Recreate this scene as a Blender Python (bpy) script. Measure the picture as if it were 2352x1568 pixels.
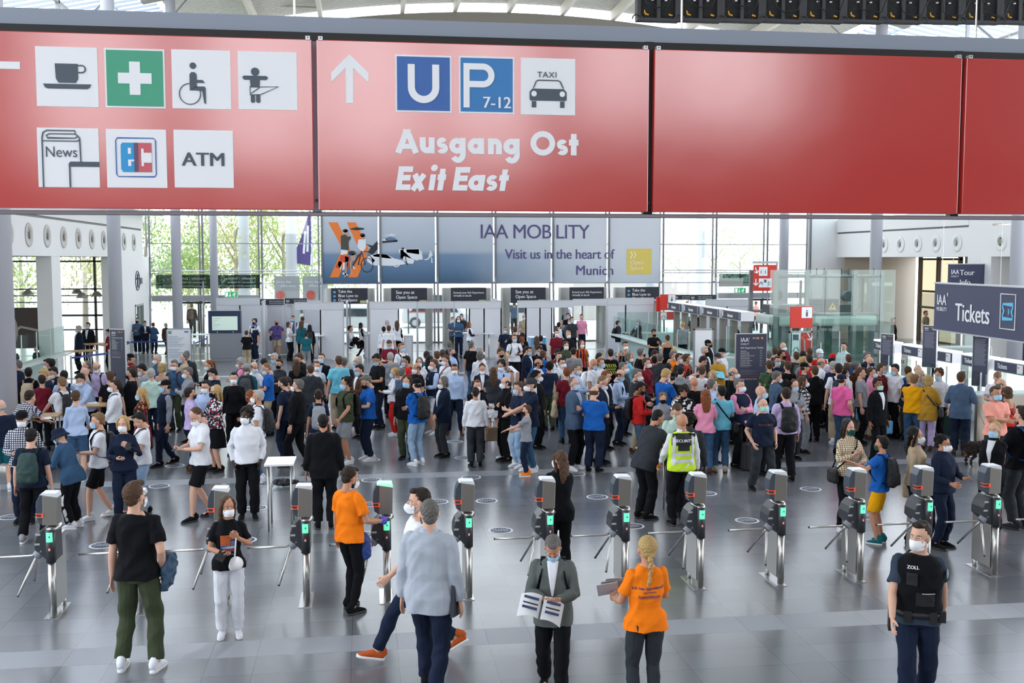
import bpy, bmesh, math, random
import numpy as np
from mathutils import Vector as V, Matrix as MX, noise as NZ, Euler
from mathutils.bvhtree import BVHTree
random.seed(7)
for _o in list(bpy.data.objects): bpy.data.objects.remove(_o)
SC=bpy.context.scene; COL=SC.collection; PI=math.pi; R=math.radians
sin,cos,sqrt=math.sin,math.cos,math.sqrt
# ---------------------------------------------------------------- camera
FPX=2414.0; CZ=4.1; YAW=R(7.97); PIT=R(4.477)
cd=bpy.data.cameras.new('camera'); cam=bpy.data.objects.new('camera',cd); COL.objects.link(cam)
cd.sensor_width=36; cd.lens=FPX/2352*36; cd.clip_end=400
cam.location=(0,0,CZ); cam.rotation_euler=(PI/2-PIT,0,-YAW); SC.camera=cam
# ---------------------------------------------------------------- daylight
W=bpy.data.worlds.new('World'); SC.world=W; W.use_nodes=True
nt=W.node_tree; bg=nt.nodes['Background']
tc=nt.nodes.new('ShaderNodeTexCoord'); sp=nt.nodes.new('ShaderNodeSeparateXYZ'); rp=nt.nodes.new('ShaderNodeValToRGB')
nt.links.new(tc.outputs['Generated'],sp.inputs[0]); nt.links.new(sp.outputs['Z'],rp.inputs[0]); nt.links.new(rp.outputs[0],bg.inputs[0])
rp.color_ramp.elements[0].position=0.0; rp.color_ramp.elements[0].color=(.97,.98,1,1)
rp.color_ramp.elements[1].position=.8; rp.color_ramp.elements[1].color=(.72,.84,1,1)
bg.inputs[1].default_value=4.5
sl=bpy.data.lights.new('sun','SUN'); sl.energy=1; sl.angle=R(1.5); sl.color=(1,.95,.87)
so=bpy.data.objects.new('sun',sl); COL.objects.link(so); so.rotation_euler=(R(38),0,R(158))
SC.view_settings.view_transform='Standard'; SC.view_settings.look='None'; SC.view_settings.gamma=1
SC.view_settings.use_curve_mapping=False; SC.view_settings.exposure=-.22
# ---------------------------------------------------------------- pixel -> place helpers (measuring the photograph)
cF=V((sin(YAW)*cos(PIT),cos(YAW)*cos(PIT),-sin(PIT))); cR=V((cos(YAW),-sin(YAW),0)); cU=cR.cross(cF); cC=V((0,0,CZ))
def ray(x,y): return cF+cR*((x-1176)/FPX)-cU*((y-784)/FPX)
def gp(x,y,z=0.):
    r=ray(x,y); return cC+r*((z-CZ)/r.z)
def yp(x,y,Y):
    r=ray(x,y); return cC+r*(Y/r.y)
def xp(x,y,X):
    r=ray(x,y); return cC+r*(X/r.x)
# ---------------------------------------------------------------- materials
MT={}
def mat(n,c=(.8,.8,.8),ro=.5,me=0,em=0,sp=.5,tr=0,al=1,bump=0,bs=60,objc=False,coat=0):
    if n in MT: return MT[n]
    m=bpy.data.materials.new(n); m.use_nodes=True; t=m.node_tree; b=t.nodes['Principled BSDF']
    b.inputs['Base Color'].default_value=(*c,1); b.inputs['Roughness'].default_value=ro; b.inputs['Metallic'].default_value=me
    b.inputs['Specular IOR Level'].default_value=sp
    if coat: b.inputs['Coat Weight'].default_value=coat; b.inputs['Coat Roughness'].default_value=.12
    if tr: b.inputs['Transmission Weight'].default_value=tr; b.inputs['IOR'].default_value=1.1
    if al<1: b.inputs['Alpha'].default_value=al
    if em: b.inputs['Emission Color'].default_value=(*c,1); b.inputs['Emission Strength'].default_value=em
    if objc:
        o=t.nodes.new('ShaderNodeObjectInfo'); x=t.nodes.new('ShaderNodeTexNoise'); x.inputs['Scale'].default_value=7
        g=t.nodes.new('ShaderNodeTexCoord'); t.links.new(g.outputs['Object'],x.inputs['Vector'])
        h=t.nodes.new('ShaderNodeHueSaturation'); r=t.nodes.new('ShaderNodeMapRange'); r.inputs[3].default_value=.86; r.inputs[4].default_value=1.14
        t.links.new(x.outputs[0],r.inputs[0]); t.links.new(r.outputs[0],h.inputs['Value']); t.links.new(o.outputs['Color'],h.inputs['Color']); t.links.new(h.outputs[0],b.inputs['Base Color'])
    if bump:
        x=t.nodes.new('ShaderNodeTexNoise'); x.inputs['Scale'].default_value=bs; x.inputs['Detail'].default_value=3
        g=t.nodes.new('ShaderNodeTexCoord'); t.links.new(g.outputs['Object'],x.inputs['Vector'])
        u=t.nodes.new('ShaderNodeBump'); u.inputs['Strength'].default_value=bump; u.inputs['Distance'].default_value=.01
        t.links.new(x.outputs[0],u.inputs['Height']); t.links.new(u.outputs[0],b.inputs['Normal'])
    MT[n]=m; return m
def nn(m,k): return m.node_tree.nodes.new(k)
def lk(m,a,b): m.node_tree.links.new(a,b)
# ---------------------------------------------------------------- mesh builder
class B:
    def __init__(s): s.v=[]; s.f=[]; s.m=[]; s.k=0
    def add(s,vs,fs):
        o=len(s.v); s.v+=[tuple(v) for v in vs]; s.f+=[tuple(i+o for i in f) for f in fs]; s.m+=[s.k]*len(fs); return s
    def box(s,x0,y0,z0,x1,y1,z1):
        return s.add([(x0,y0,z0),(x1,y0,z0),(x1,y1,z0),(x0,y1,z0),(x0,y0,z1),(x1,y0,z1),(x1,y1,z1),(x0,y1,z1)],
          [(0,3,2,1),(4,5,6,7),(0,1,5,4),(1,2,6,5),(2,3,7,6),(3,0,4,7)])
    def rot(s,M,i=0):
        s.v[i:]=[tuple(M@V(v)) for v in s.v[i:]]; return s
    def obox(s,c,sz,rz=0,rx=0,ry=0):
        i=len(s.v); x,y,z=[a/2 for a in sz]; s.box(-x,-y,-z,x,y,z); return s.rot(MX.Translation(c)@Euler((rx,ry,rz)).to_matrix().to_4x4(),i)
    def loft(s,pts,rad,n=10,up=None,caps=True):
        pts=[V(p) for p in pts]; vs=[]; N=len(pts)
        ref=V(up) if up else V((0,1,0.01))
        for i,p in enumerate(pts):
            d=(pts[min(i+1,N-1)]-pts[max(i-1,0)]).normalized()
            a=ref-d*ref.dot(d)
            if a.length<.05: a=V((1,0,0))-d*d.x
            a.normalize(); b=d.cross(a); ref=a if not up else ref
            r=rad[i] if isinstance(rad,(list,tuple)) else rad
            ra,rb=(r if isinstance(r,(list,tuple)) else (r,r))
            for k in range(n):
                t=2*PI*k/n; vs.append(p+b*(cos(t)*ra)+a*(sin(t)*rb))
        fs=[(i*n+k,i*n+(k+1)%n,(i+1)*n+(k+1)%n,(i+1)*n+k) for i in range(N-1) for k in range(n)]
        if caps: fs+=[tuple(range(n))[::-1],tuple((N-1)*n+k for k in range(n))]
        return s.add(vs,fs)
    def cyl(s,a,b,r,n=16,r2=None): return s.loft([a,b],[r,r if r2 is None else r2],n)
    def torso(s,rs,n=20,f=None):
        vs=[]; f=f or (lambda p:p)
        for z,yc,rx,ry in rs:
            for k in range(n):
                t=2*PI*k/n; c,q=cos(t),sin(t)
                vs.append(f(V((rx*math.copysign(abs(c)**.85,c),yc+ry*math.copysign(abs(q)**.85,q),z))))
        N=len(rs); fs=[(i*n+k,i*n+(k+1)%n,(i+1)*n+(k+1)%n,(i+1)*n+k) for i in range(N-1) for k in range(n)]
        fs+=[tuple(range(n))[::-1],tuple((N-1)*n+k for k in range(n))]
        return s.add(vs,fs)
    def ell(s,c,r,n=14,M=None):
        vs=[];h=n//2
        for i in range(h+1):
            a=PI*i/h
            for k in range(n):
                t=2*PI*k/n; vs.append(V((r[0]*sin(a)*cos(t),r[1]*sin(a)*sin(t),-r[2]*cos(a))))
        if M: vs=[M@v for v in vs]
        vs=[v+V(c) for v in vs]
        return s.add(vs,[(i*n+k,i*n+(k+1)%n,(i+1)*n+(k+1)%n,(i+1)*n+k) for i in range(h) for k in range(n)])
    def prism(s,poly,y0,y1):
        "polygon of (x,z) extruded between y0 and y1"
        n=len(poly); vs=[(x,y0,z) for x,z in poly]+[(x,y1,z) for x,z in poly]
        return s.add(vs,[tuple(range(n)),tuple(range(2*n-1,n-1,-1))]+[(i,i+n,(i+1)%n+n,(i+1)%n) for i in range(n)])
    def lathe(s,prof,c=(0,0,0),n=24):
        vs=[(c[0]+r*cos(2*PI*k/n),c[1]+r*sin(2*PI*k/n),c[2]+z) for r,z in prof for k in range(n)]; N=len(prof)
        return s.add(vs,[(i*n+k,i*n+(k+1)%n,(i+1)*n+(k+1)%n,(i+1)*n+k) for i in range(N-1) for k in range(n)]+[tuple(range(n))[::-1],tuple((N-1)*n+k for k in range(n))])
    def mesh(s,name,smooth=False):
        me=bpy.data.meshes.new(name); me.from_pydata(s.v,[],s.f); me.validate()
        if smooth: me.shade_smooth()
        if s.k: me.polygons.foreach_set('material_index',s.m[:len(me.polygons)])
        return me
    def build(s,name,mats,parent=None,smooth=False,bevel=0,kind=None):
        if not isinstance(mats,(list,tuple)): mats=[mats]
        me=s.mesh(name,smooth)
        bm=bmesh.new(); bm.from_mesh(me); bmesh.ops.recalc_face_normals(bm,faces=bm.faces); bm.to_mesh(me); bm.free()
        for m in mats: me.materials.append(m)
        o=bpy.data.objects.new(name,me); COL.objects.link(o)
        if parent: o.parent=parent
        if bevel:
            b=o.modifiers.new('bevel','BEVEL'); b.width=bevel; b.segments=2; b.limit_method='ANGLE'
        if kind: o['kind']=kind
        return o
def tag(o,label=None,cat=None,group=None,kind=None):
    if label: o['label']=label
    if cat: o['category']=cat
    if group: o['group']=group
    if kind: o['kind']=kind
    return o
def thing(name,label,cat,loc=(0,0,0),rz=0,group=None):
    o=bpy.data.objects.new(name,None); COL.objects.link(o); o.location=loc; o.rotation_euler=(0,0,rz); o.empty_display_size=.1
    return tag(o,label,cat,group)
def ctree(o,parent=None):
    c=o.copy(); COL.objects.link(c)
    if parent: c.parent=parent
    for ch in list(o.children): ctree(ch,c)
    return c
FT={}
def textmesh(s,size=1,al='LEFT',bold=0,shear=0,sx=1,sp=1,ex=.0):
    k=(s,size,al,bold,shear,sx,sp,ex)
    if k in FT: return FT[k]
    cu=bpy.data.curves.new('lettering','FONT'); cu.body=s; cu.size=size; cu.align_x=al; cu.shear=shear; cu.space_character=sp; cu.resolution_u=4 if size>.05 else 2; cu.extrude=ex
    o=bpy.data.objects.new('lettering',cu); COL.objects.link(o)
    dg=bpy.context.evaluated_depsgraph_get(); me=bpy.data.meshes.new_from_object(o.evaluated_get(dg)); bpy.data.objects.remove(o); bpy.data.curves.remove(cu)
    me.transform(MX(((sx,0,0,0),(0,0,-1,0),(0,1,0,0),(0,0,0,1)))); me.name='lettering'
    if bold:
        bm=bmesh.new()
        for k_ in (-1,0,1):
            c_=me.copy(); c_.transform(MX.Translation((k_*bold*size*1.1,k_*.0006-.0006,0))); bm.from_mesh(c_); bpy.data.meshes.remove(c_)
        bm.to_mesh(me); bm.free()
    FT[k]=me; return me
def text(s,x,y,z,size,m,parent=None,name='lettering',**k):
    "lettering on a plane facing -Y, baseline start at x,z"
    me=textmesh(s,size,**k).copy(); me.materials.clear(); me.materials.append(m)
    o=bpy.data.objects.new(name,me); COL.objects.link(o); o.location=(x,y,z)
    if parent: o.parent=parent
    return o
# ================================================================ people
M_CL=mat('cloth',ro=.9,objc=True,bump=.25,bs=22,sp=.2); M_SK=mat('skin',ro=.55,objc=True,sp=.35); M_HR=mat('hair_strands',ro=.6,objc=True,bump=.8,bs=90,sp=.3)
M_MSK=mat('mask_fleece',ro=.9,objc=True,sp=.2); M_EYE=mat('eye_white',(.75,.73,.7),.3); M_IR=mat('iris_dark',(.03,.02,.015),.2); M_SOLE=mat('white_rubber',(.75,.74,.72),.6); M_SOLK=mat('dark_rubber',(.03,.03,.03),.6)
def pat(n,kind,a,b,sc=18,c=None):
    m=mat(n,a,.9,sp=.2,bump=.25,bs=22); bs=m.node_tree.nodes['Principled BSDF']; g=nn(m,'ShaderNodeTexCoord')
    if kind=='plaid':
        s=nn(m,'ShaderNodeSeparateXYZ'); lk(m,g.outputs['Object'],s.inputs[0]); ms=[]
        for ax,w in (('X',.5),('Z',.5)):
            q=nn(m,'ShaderNodeMath'); q.operation='MULTIPLY'; q.inputs[1].default_value=sc; lk(m,s.outputs[ax],q.inputs[0])
            fr=nn(m,'ShaderNodeMath'); fr.operation='FRACT'; lk(m,q.outputs[0],fr.inputs[0])
            gt=nn(m,'ShaderNodeMath'); gt.operation='GREATER_THAN'; gt.inputs[1].default_value=.62; lk(m,fr.outputs[0],gt.inputs[0]); ms.append(gt)
        x=nn(m,'ShaderNodeMath'); x.operation='MAXIMUM'; lk(m,ms[0].outputs[0],x.inputs[0]); lk(m,ms[1].outputs[0],x.inputs[1]); f=x.outputs[0]
    elif kind=='stripe':
        s=nn(m,'ShaderNodeSeparateXYZ'); lk(m,g.outputs['Object'],s.inputs[0])
        q=nn(m,'ShaderNodeMath'); q.operation='MULTIPLY'; q.inputs[1].default_value=sc; lk(m,s.outputs['X'],q.inputs[0])
        fr=nn(m,'ShaderNodeMath'); fr.operation='FRACT'; lk(m,q.outputs[0],fr.inputs[0])
        x=nn(m,'ShaderNodeMath'); x.operation='GREATER_THAN'; x.inputs[1].default_value=.5; lk(m,fr.outputs[0],x.inputs[0]); f=x.outputs[0]
    else:
        x=nn(m,'ShaderNodeTexVoronoi'); x.inputs['Scale'].default_value=sc; lk(m,g.outputs['Object'],x.inputs['Vector'])
        r=nn(m,'ShaderNodeValToRGB'); r.color_ramp.interpolation='CONSTANT'; lk(m,x.outputs['Color'],r.inputs[0])
        e=r.color_ramp.elements; e[0].color=(*a,1); e[1].position=.55; e[1].color=(*b,1)
        if c: q=e.new(.75); q.color=(*c,1)
        lk(m,r.outputs[0],bs.inputs['Base Color']); return m
    x=nn(m,'ShaderNodeMix'); x.data_type='RGBA'; lk(m,f,x.inputs['Factor']); x.inputs['A'].default_value=(*a,1); x.inputs['B'].default_value=(*b,1); lk(m,x.outputs['Result'],bs.inputs['Base Color']); return m
PAT={'1':('navy and white checked',pat('checked_cotton','plaid',(.7,.7,.72),(.03,.035,.07),30)),
 '2':('tan checked',pat('houndstooth_wool','plaid',(.75,.7,.6),(.33,.22,.1),34)),
 '3':('dark floral',pat('floral_print','vor',(.015,.015,.02),(.35,.03,.02),26,(.35,.28,.04))),
 '4':('white and red floral',pat('floral_blouse','vor',(.02,.02,.035),(.7,.68,.68),34,(.4,.03,.04))),
 '5':('black and white patterned',pat('bold_print','vor',(.01,.01,.012),(.75,.75,.75),22,(.02,.02,.02))),
 '6':('white and black tartan',pat('tartan_flannel','plaid',(.72,.7,.68),(.03,.03,.04),12)),
 '7':('black, red and yellow striped',pat('striped_jersey','stripe',(.02,.02,.02),(.5,.05,.03),11)),
 '8':('red checked',pat('red_check','plaid',(.02,.02,.02),(.35,.03,.03),22)),
 '9':('green camouflage',pat('camouflage_print','vor',(.05,.1,.05),(.03,.04,.03),14,(.15,.22,.1)))}
LIN=lambda h:tuple(((int(h[i:i+2],16)/255)**2.2) for i in (0,2,4))
CO={k:(w,LIN(h)) for k,w,h in [('K','black','141519'),('N','navy','1c2538'),('W','white','dcdee4'),('G','grey','8a8d93'),('D','dark grey','34373c'),('B','blue','1f5aa8'),('C','light blue','a9bcdc'),('T','turquoise','6fbfd6'),('O','orange','f07a18'),('Y','yellow','e8a414'),('R','red','bd2a28'),('M','maroon','6e1f2c'),('P','pink','e391ae'),('V','lavender','b7a6cb'),('L','olive','3f4634'),('E','beige','b09e84'),('U','brown','4b3325'),('Q','mint green','b9d5c8'),('J','blue denim','3a5674'),('I','light denim','8fa9c4'),('S','salmon','f0a090'),('X','mustard','b58a34'),('Z','slate blue','4a5d74'),('F','purple','5a4a7c'),('A','bright pink','e0609a'),('H','teal','20606a'),('g','grey tweed','5c615f'),('i','dark slate','333f4d'),('y','lime yellow','c6e83a'),('a','pale grey','a4abb5'),('r','rust orange','b4552a'),('e','dark green','1f3a38')]}
HC={k:(w,LIN(h)) for k,w,h in [('k','black','15120f'),('d','dark brown','2c211a'),('b','brown','4f3a2a'),('l','light brown','7d6146'),('y','blond','b0925f'),('r','reddish brown','7a4526'),('g','grey','65625f'),('w','white','aaa6a1')]}
SKN={'a':LIN('cfa18a'),'b':LIN('b98569'),'c':LIN('8a5d44'),'e':LIN('3c281f')}
_tmp=[]
def grown(b,vox,sm=5,name='m',disp=0,df=7,seed=0,dec=0):
    me=b.mesh(name); o=bpy.data.objects.new('t',me); COL.objects.link(o)
    bm=bmesh.new(); bm.from_mesh(me); bmesh.ops.recalc_face_normals(bm,faces=bm.faces); bm.to_mesh(me); bm.free()
    r=o.modifiers.new('r','REMESH'); r.mode='VOXEL'; r.voxel_size=vox
    if sm: s=o.modifiers.new('s','SMOOTH'); s.factor=.5; s.iterations=sm
    if dec: d=o.modifiers.new('d','DECIMATE'); d.ratio=dec
    dg=bpy.context.evaluated_depsgraph_get(); out=bpy.data.meshes.new_from_object(o.evaluated_get(dg)); bpy.data.objects.remove(o); bpy.data.meshes.remove(me)
    out.name=name
    if disp:
        n=len(out.vertices); c=np.empty(n*3,'f'); out.vertices.foreach_get('co',c); c=c.reshape(-1,3)
        nr=np.empty(n*3,'f'); out.vertex_normals.foreach_get('vector',nr); nr=nr.reshape(-1,3)
        x,y,z=c.T*df; sd=seed*1.7
        a=np.sin(1.9*x+1.3*z+1.1*np.sin(2.3*y+sd)+sd)*np.sin(1.7*y-2.1*z+1.3*np.sin(1.9*x+2*sd)); w=np.sin(4.1*z+2.7*x+1.5*np.sin(3.1*y+sd))*np.sin(3.7*x-3.3*y+sd+np.sin(2*z))
        q=disp*((1-2.6*np.abs(a))*.55+w*.45-.15); out.vertices.foreach_set('co',(c+nr*q[:,None]).ravel())
    out.shade_smooth(); return out
def ik(s,t,l1,l2,h):
    d=t-s; L=d.length; L2=min(L,(l1+l2)*.995); d=d.normalized(); t=s+d*L2
    a=(l1*l1-l2*l2+L2*L2)/(2*L2); q=sqrt(max(l1*l1-a*a,0)); h=V(h); h=(h-d*h.dot(d)); h=h.normalized() if h.length>1e-4 else V((0,1,0))
    return s+d*a+h*q,t
# arm targets for the left side: wrist, elbow hint, palm normal, finger curl
ARM={'s':((.25,-.03,.86),(.2,1,0),(-1,0,0),.25),'p':((.07,-.29,1.13),(.7,.2,-1),(-.4,0,.9),.7),'h':((.07,-.27,1.26),(.7,.1,-1),(-.5,.3,.7),.7),
 'c':((-.11,-.215,1.19),(.6,-.3,-1),(0,1,0),.3),'C':((-.08,-.17,1.14),(.6,-.3,-1),(0,1,0),.3),'k':((.205,-.07,.93),(.5,1,0),(-1,0,0),.3),'w':((.185,-.03,1.05),(1,.5,0),(-1,0,0),.5),
 'f':((.04,-.19,1.42),(.5,-.1,-1),(0,1,0),.6),'o':((.16,-.52,1.14),(.3,.3,-1),(0,0,-1),.25),'u':((.34,-.5,1.48),(.4,.2,-1),(0,0,-1),.15),'U':((.55,-.25,1.36),(.2,.4,-1),(0,0,-1),.2),
 'b':((.05,.17,.98),(1,.4,0),(0,1,0),.5),'t':((.2,-.40,1.0),(.5,.4,-.6),(0,0,-1),.2),'g':((.13,-.15,1.27),(.5,.2,-1),(0,1,0),.9),'a':((.24,-.26,.96),(.2,1,-.2),(-1,0,0),.4),'z':((.26,.26,.93),(.3,1,.2),(-1,0,0),.4),
 'v':((.03,-.19,.93),(.8,.4,0),(0,1,0),.5),'e':((.24,-.28,1.08),(.4,1,-1),(-1,0,0),.8),'y':((.10,-.26,1.30),(.7,.2,-1),(-.2,.9,0),.8),'r':((.16,-.1,1.56),(1,-.3,-.4),(0,1,0),.5)}
LEG={'n':((.095,0,0),(-.095,0,0)),'w':((.16,0,0),(-.16,.02,0)),'r':((.10,-.09,0),(-.12,.06,0)),'R':((.12,.06,0),(-.10,-.09,0)),
 'm':((.09,-.2,0),(-.09,.17,.02)),'M':((.09,.17,.02),(-.09,-.2,0)),'W':((.07,-.42,.02),(-.07,.36,.10)),'X':((.07,.36,.10),(-.07,-.42,.02)),'q':((.1,-.42,.42),(-.1,-.38,.40))}
def hand(curl,left=True):
    k='h%s%d'%(curl,left)
    if k in MC: return MC[k]
    b=B(); b.loft([(0,0,.02),(0,0,-.015),(0,-.002,-.05),(0,0,-.09)],[(.021,.027),(.015,.031),(.014,.041),(.011,.039)],12,up=(0,1,0))
    for y,L,r in ((-.030,.074,.0088),(-.0105,.082,.009),(.0095,.077,.0086),(.0285,.060,.0078)):
        p=V((0,y,-.084)); a=curl*.5+.05*abs(y)*20; pts=[p]; ln=(L*.45,L*.32,L*.25)
        for q in ln: p=p+V((-sin(a)*q,y*.06,-cos(a)*q)); pts.append(p); a+=curl*.95
        b.loft(pts,[r,r*.95,r*.9,r*.7],8)
    c=min(curl,.6); b.loft([(0,-.012,-.018),(-.014,-.040,-.045),(-.022-.02*c,-.055+.015*c,-.072),(-.03-.03*c,-.058+.03*c,-.098)],[.014,.0125,.0105,.0085],8)
    me=grown(b,.0042,2,'hand')
    if not left: me.transform(MX.Scale(-1,4,(1,0,0))); me.flip_normals()
    MC[k]=me; return me
MC={}
def headmesh():
    if 'head' in MC: return MC['head']
    b=B(); b.ell((0,.012,.122),(.077,.097,.101),20); b.ell((0,-.026,.062),(.061,.069,.078),18); b.ell((0,-.071,.008),(.026,.022,.020),12)
    b.loft([(0,.028,-.09),(0,.020,-.02),(0,.012,.06)],[.060,.053,.055],16)
    b.loft([(0,-.088,.108),(0,-.102,.082),(0,-.112,.066)],[.010,.012,.014],8); b.ell((0,-.1,.062),(.017,.014,.010),10)
    for s in (-1,1): b.ell((s*.079,.008,.088),(.010,.019,.031),10,MX.Rotation(s*.25,3,'Z')); b.ell((s*.042,-.068,.066),(.024,.02,.022),10)
    me=grown(b,.0052,3,'head')
    for v in me.vertices:
        c=v.co
        if c.y<-.05:
            for s in (-1,1): c.y+=.013*math.exp(-((c.x-s*.031)**2/.00026+(c.z-.103)**2/.00016))
            c.y-=.006*math.exp(-(c.x**2/.0005+(c.z-.034)**2/.00006)); c.y+=.004*math.exp(-(c.x**2/.0008+(c.z-.021)**2/.00003)); c.y-=.005*math.exp(-(c.x**2/.002+(c.z-.125)**2/.00008))
    MC['head']=me; return me
def frame(g): # shoulder half width, hip half width
    return (.175,.165) if g=='m' else (.152,.17)
TB={'m':[(.88,.0,.155,.10),(.97,.0,.163,.108),(1.07,-.005,.150,.105),(1.2,-.005,.160,.112),(1.33,0,.176,.112),(1.41,.01,.160,.092),(1.455,.018,.105,.072),(1.49,.022,.062,.06)],
    'f':[(.88,.0,.160,.105),(.97,.0,.168,.108),(1.08,-.003,.125,.09),(1.2,-.01,.142,.105),(1.31,-.02,.152,.118),(1.40,.01,.138,.085),(1.45,.018,.09,.066),(1.49,.022,.055,.055)],
    'b':[(.88,.0,.165,.115),(.97,-.015,.180,.135),(1.07,-.035,.182,.150),(1.2,-.025,.180,.142),(1.33,0,.185,.125),(1.41,.01,.163,.095),(1.455,.018,.108,.075),(1.49,.022,.066,.064)]}
def rig(g,arms,legs,lean,seat=0):
    P={}; ls=R(lean); piv=V((0,0,.95)); lr=MX.Rotation(ls,3,'X')
    up=lambda p:(lr@(V(p)-piv))+piv
    P['up']=up; drop={'W':-.055,'X':-.055,'m':-.012,'M':-.012,'q':-.42}.get(legs,0); P['drop']=drop
    sw=frame('f' if g=='f' else 'm')[0]
    for i,s in enumerate((1,-1)):
        sh=up(V((s*(sw-.005),.012,1.40))); A=ARM[arms[i]]; tg=V(A[0]); tg.x*=s
        if sw<.16: tg.x*=.93
        tg=up(tg) if arms[i] in 'phcCkwfgbvyerUuo' else tg+V((0,(up(V((0,0,1.4))).y),0))*.9
        h=V(A[1]); h.x*=s; el,wr=ik(sh,tg,.285,.255,h); n=V(A[2]); n.x*=s
        P['s%d'%i],P['e%d'%i],P['w%d'%i],P['n%d'%i],P['c%d'%i]=sh,el,wr,n,A[3]
        q=LEG[legs][i]; hp=V((s*.088,0,.90+drop)); an=V((q[0],q[1]+.02,.085+q[2])); kn,an=ik(hp,an,.425,.41,(s*.08,-1,.15)); P['h%d'%i],P['k%d'%i],P['a%d'%i]=hp,kn,an
    P['head']=up(V((0,.01,1.53)))
    if drop:
        for k in list(P):
            if k[0] in 'sewh' and len(k)==2 and k[0]!='h': P[k]=P[k]+V((0,0,drop))
        P['head']=P['head']+V((0,0,drop)); P['up']=lambda p:up(p)+V((0,0,drop))
    return P
def handM(P,i):
    d=(P['w%d'%i]-P['e%d'%i]).normalized(); n=P['n%d'%i]; n=(n-d*n.dot(d)).normalized(); s=1 if i==0 else -1
    xa=-n*s if False else None
    # local -Z -> d ; palm normal local (-s,0,0) -> n
    Z=-d; X=-n*s; Y=Z.cross(X); return MX.Translation(P['w%d'%i])@MX((X,Y,Z)).transposed().to_4x4()
def headM(P,tilt,turn): return MX.Translation(P['head'])@MX.Rotation(R(turn),4,'Z')@MX.Rotation(R(tilt),4,'X')
def limb(b,a,m,c,ra,rm,rc,t0=0,t1=1,n=12):
    pts=[a,a.lerp(m,.33),a.lerp(m,.7),m,m.lerp(c,.3),m.lerp(c,.7),c]; rr=[ra,ra*.98,(ra+rm)*.5,rm,rm*1.03 if rc<rm else rm,(rm+rc)*.5,rc]
    ls=[0,.165,.35,.5,.65,.85,1]; P2=[];R2=[]
    for p,r,l in zip(pts,rr,ls):
        if l<=t1+1e-6: P2.append(p);R2.append(r)
        else:
            pl=ls[ls.index(l)-1]; f=(t1-pl)/(l-pl)
            if f>.02: P2.append(P2[-1].lerp(p,f)); R2.append(r)
            break
    if t0==0: b.ell(P2[0]+V((0,0,-.006)),(ra*.97,ra*.97,ra*.97),12); P2[0]=P2[0].lerp(P2[1],.25)
    b.loft(P2,R2,n)
def bodymesh(g,arms,legs,lean,tilt,turn,hq=0):
    k=('body',g,arms,legs,lean,tilt,turn,hq)
    if k in MC: return MC[k]
    P=rig(g,arms,legs,lean); b=B(); b.torso([(z,y,a*(.93 if z<1.42 else 1),c*(.93 if z<1.42 else 1)) for z,y,a,c in TB[g]],18,P['up']); fs=.92 if g=='f' else 1
    for i in (0,1):
        limb(b,P['s%d'%i],P['e%d'%i],P['w%d'%i],.045*fs,.038*fs,.026); limb(b,P['h%d'%i],P['k%d'%i],P['a%d'%i],.083,.055,.036); b.ell(P['h%d'%i]+V((0,.01,0)),(.078,.09,.085),12)
        a=P['a%d'%i]; b.loft([a+V((0,.02,-.03)),a+V((0,-.05,-.045)),a+V((0,-.14,-.06))],[.033,.032,.022],8)
    me=grown(b,.011 if not hq else .008,4,'person'); bm=bmesh.new(); bm.from_mesh(me)
    for src,M in ((headmesh(),headM(P,tilt,turn)),(hand(P['c0'],True),handM(P,0)),(hand(P['c1'],False),handM(P,1))):
        c=src.copy(); c.transform(M); bm.from_mesh(c); bpy.data.meshes.remove(c)
    bm.to_mesh(me); bm.free(); me.shade_smooth(); me.materials.append(M_SK); MC[k]=me; return me
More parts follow.
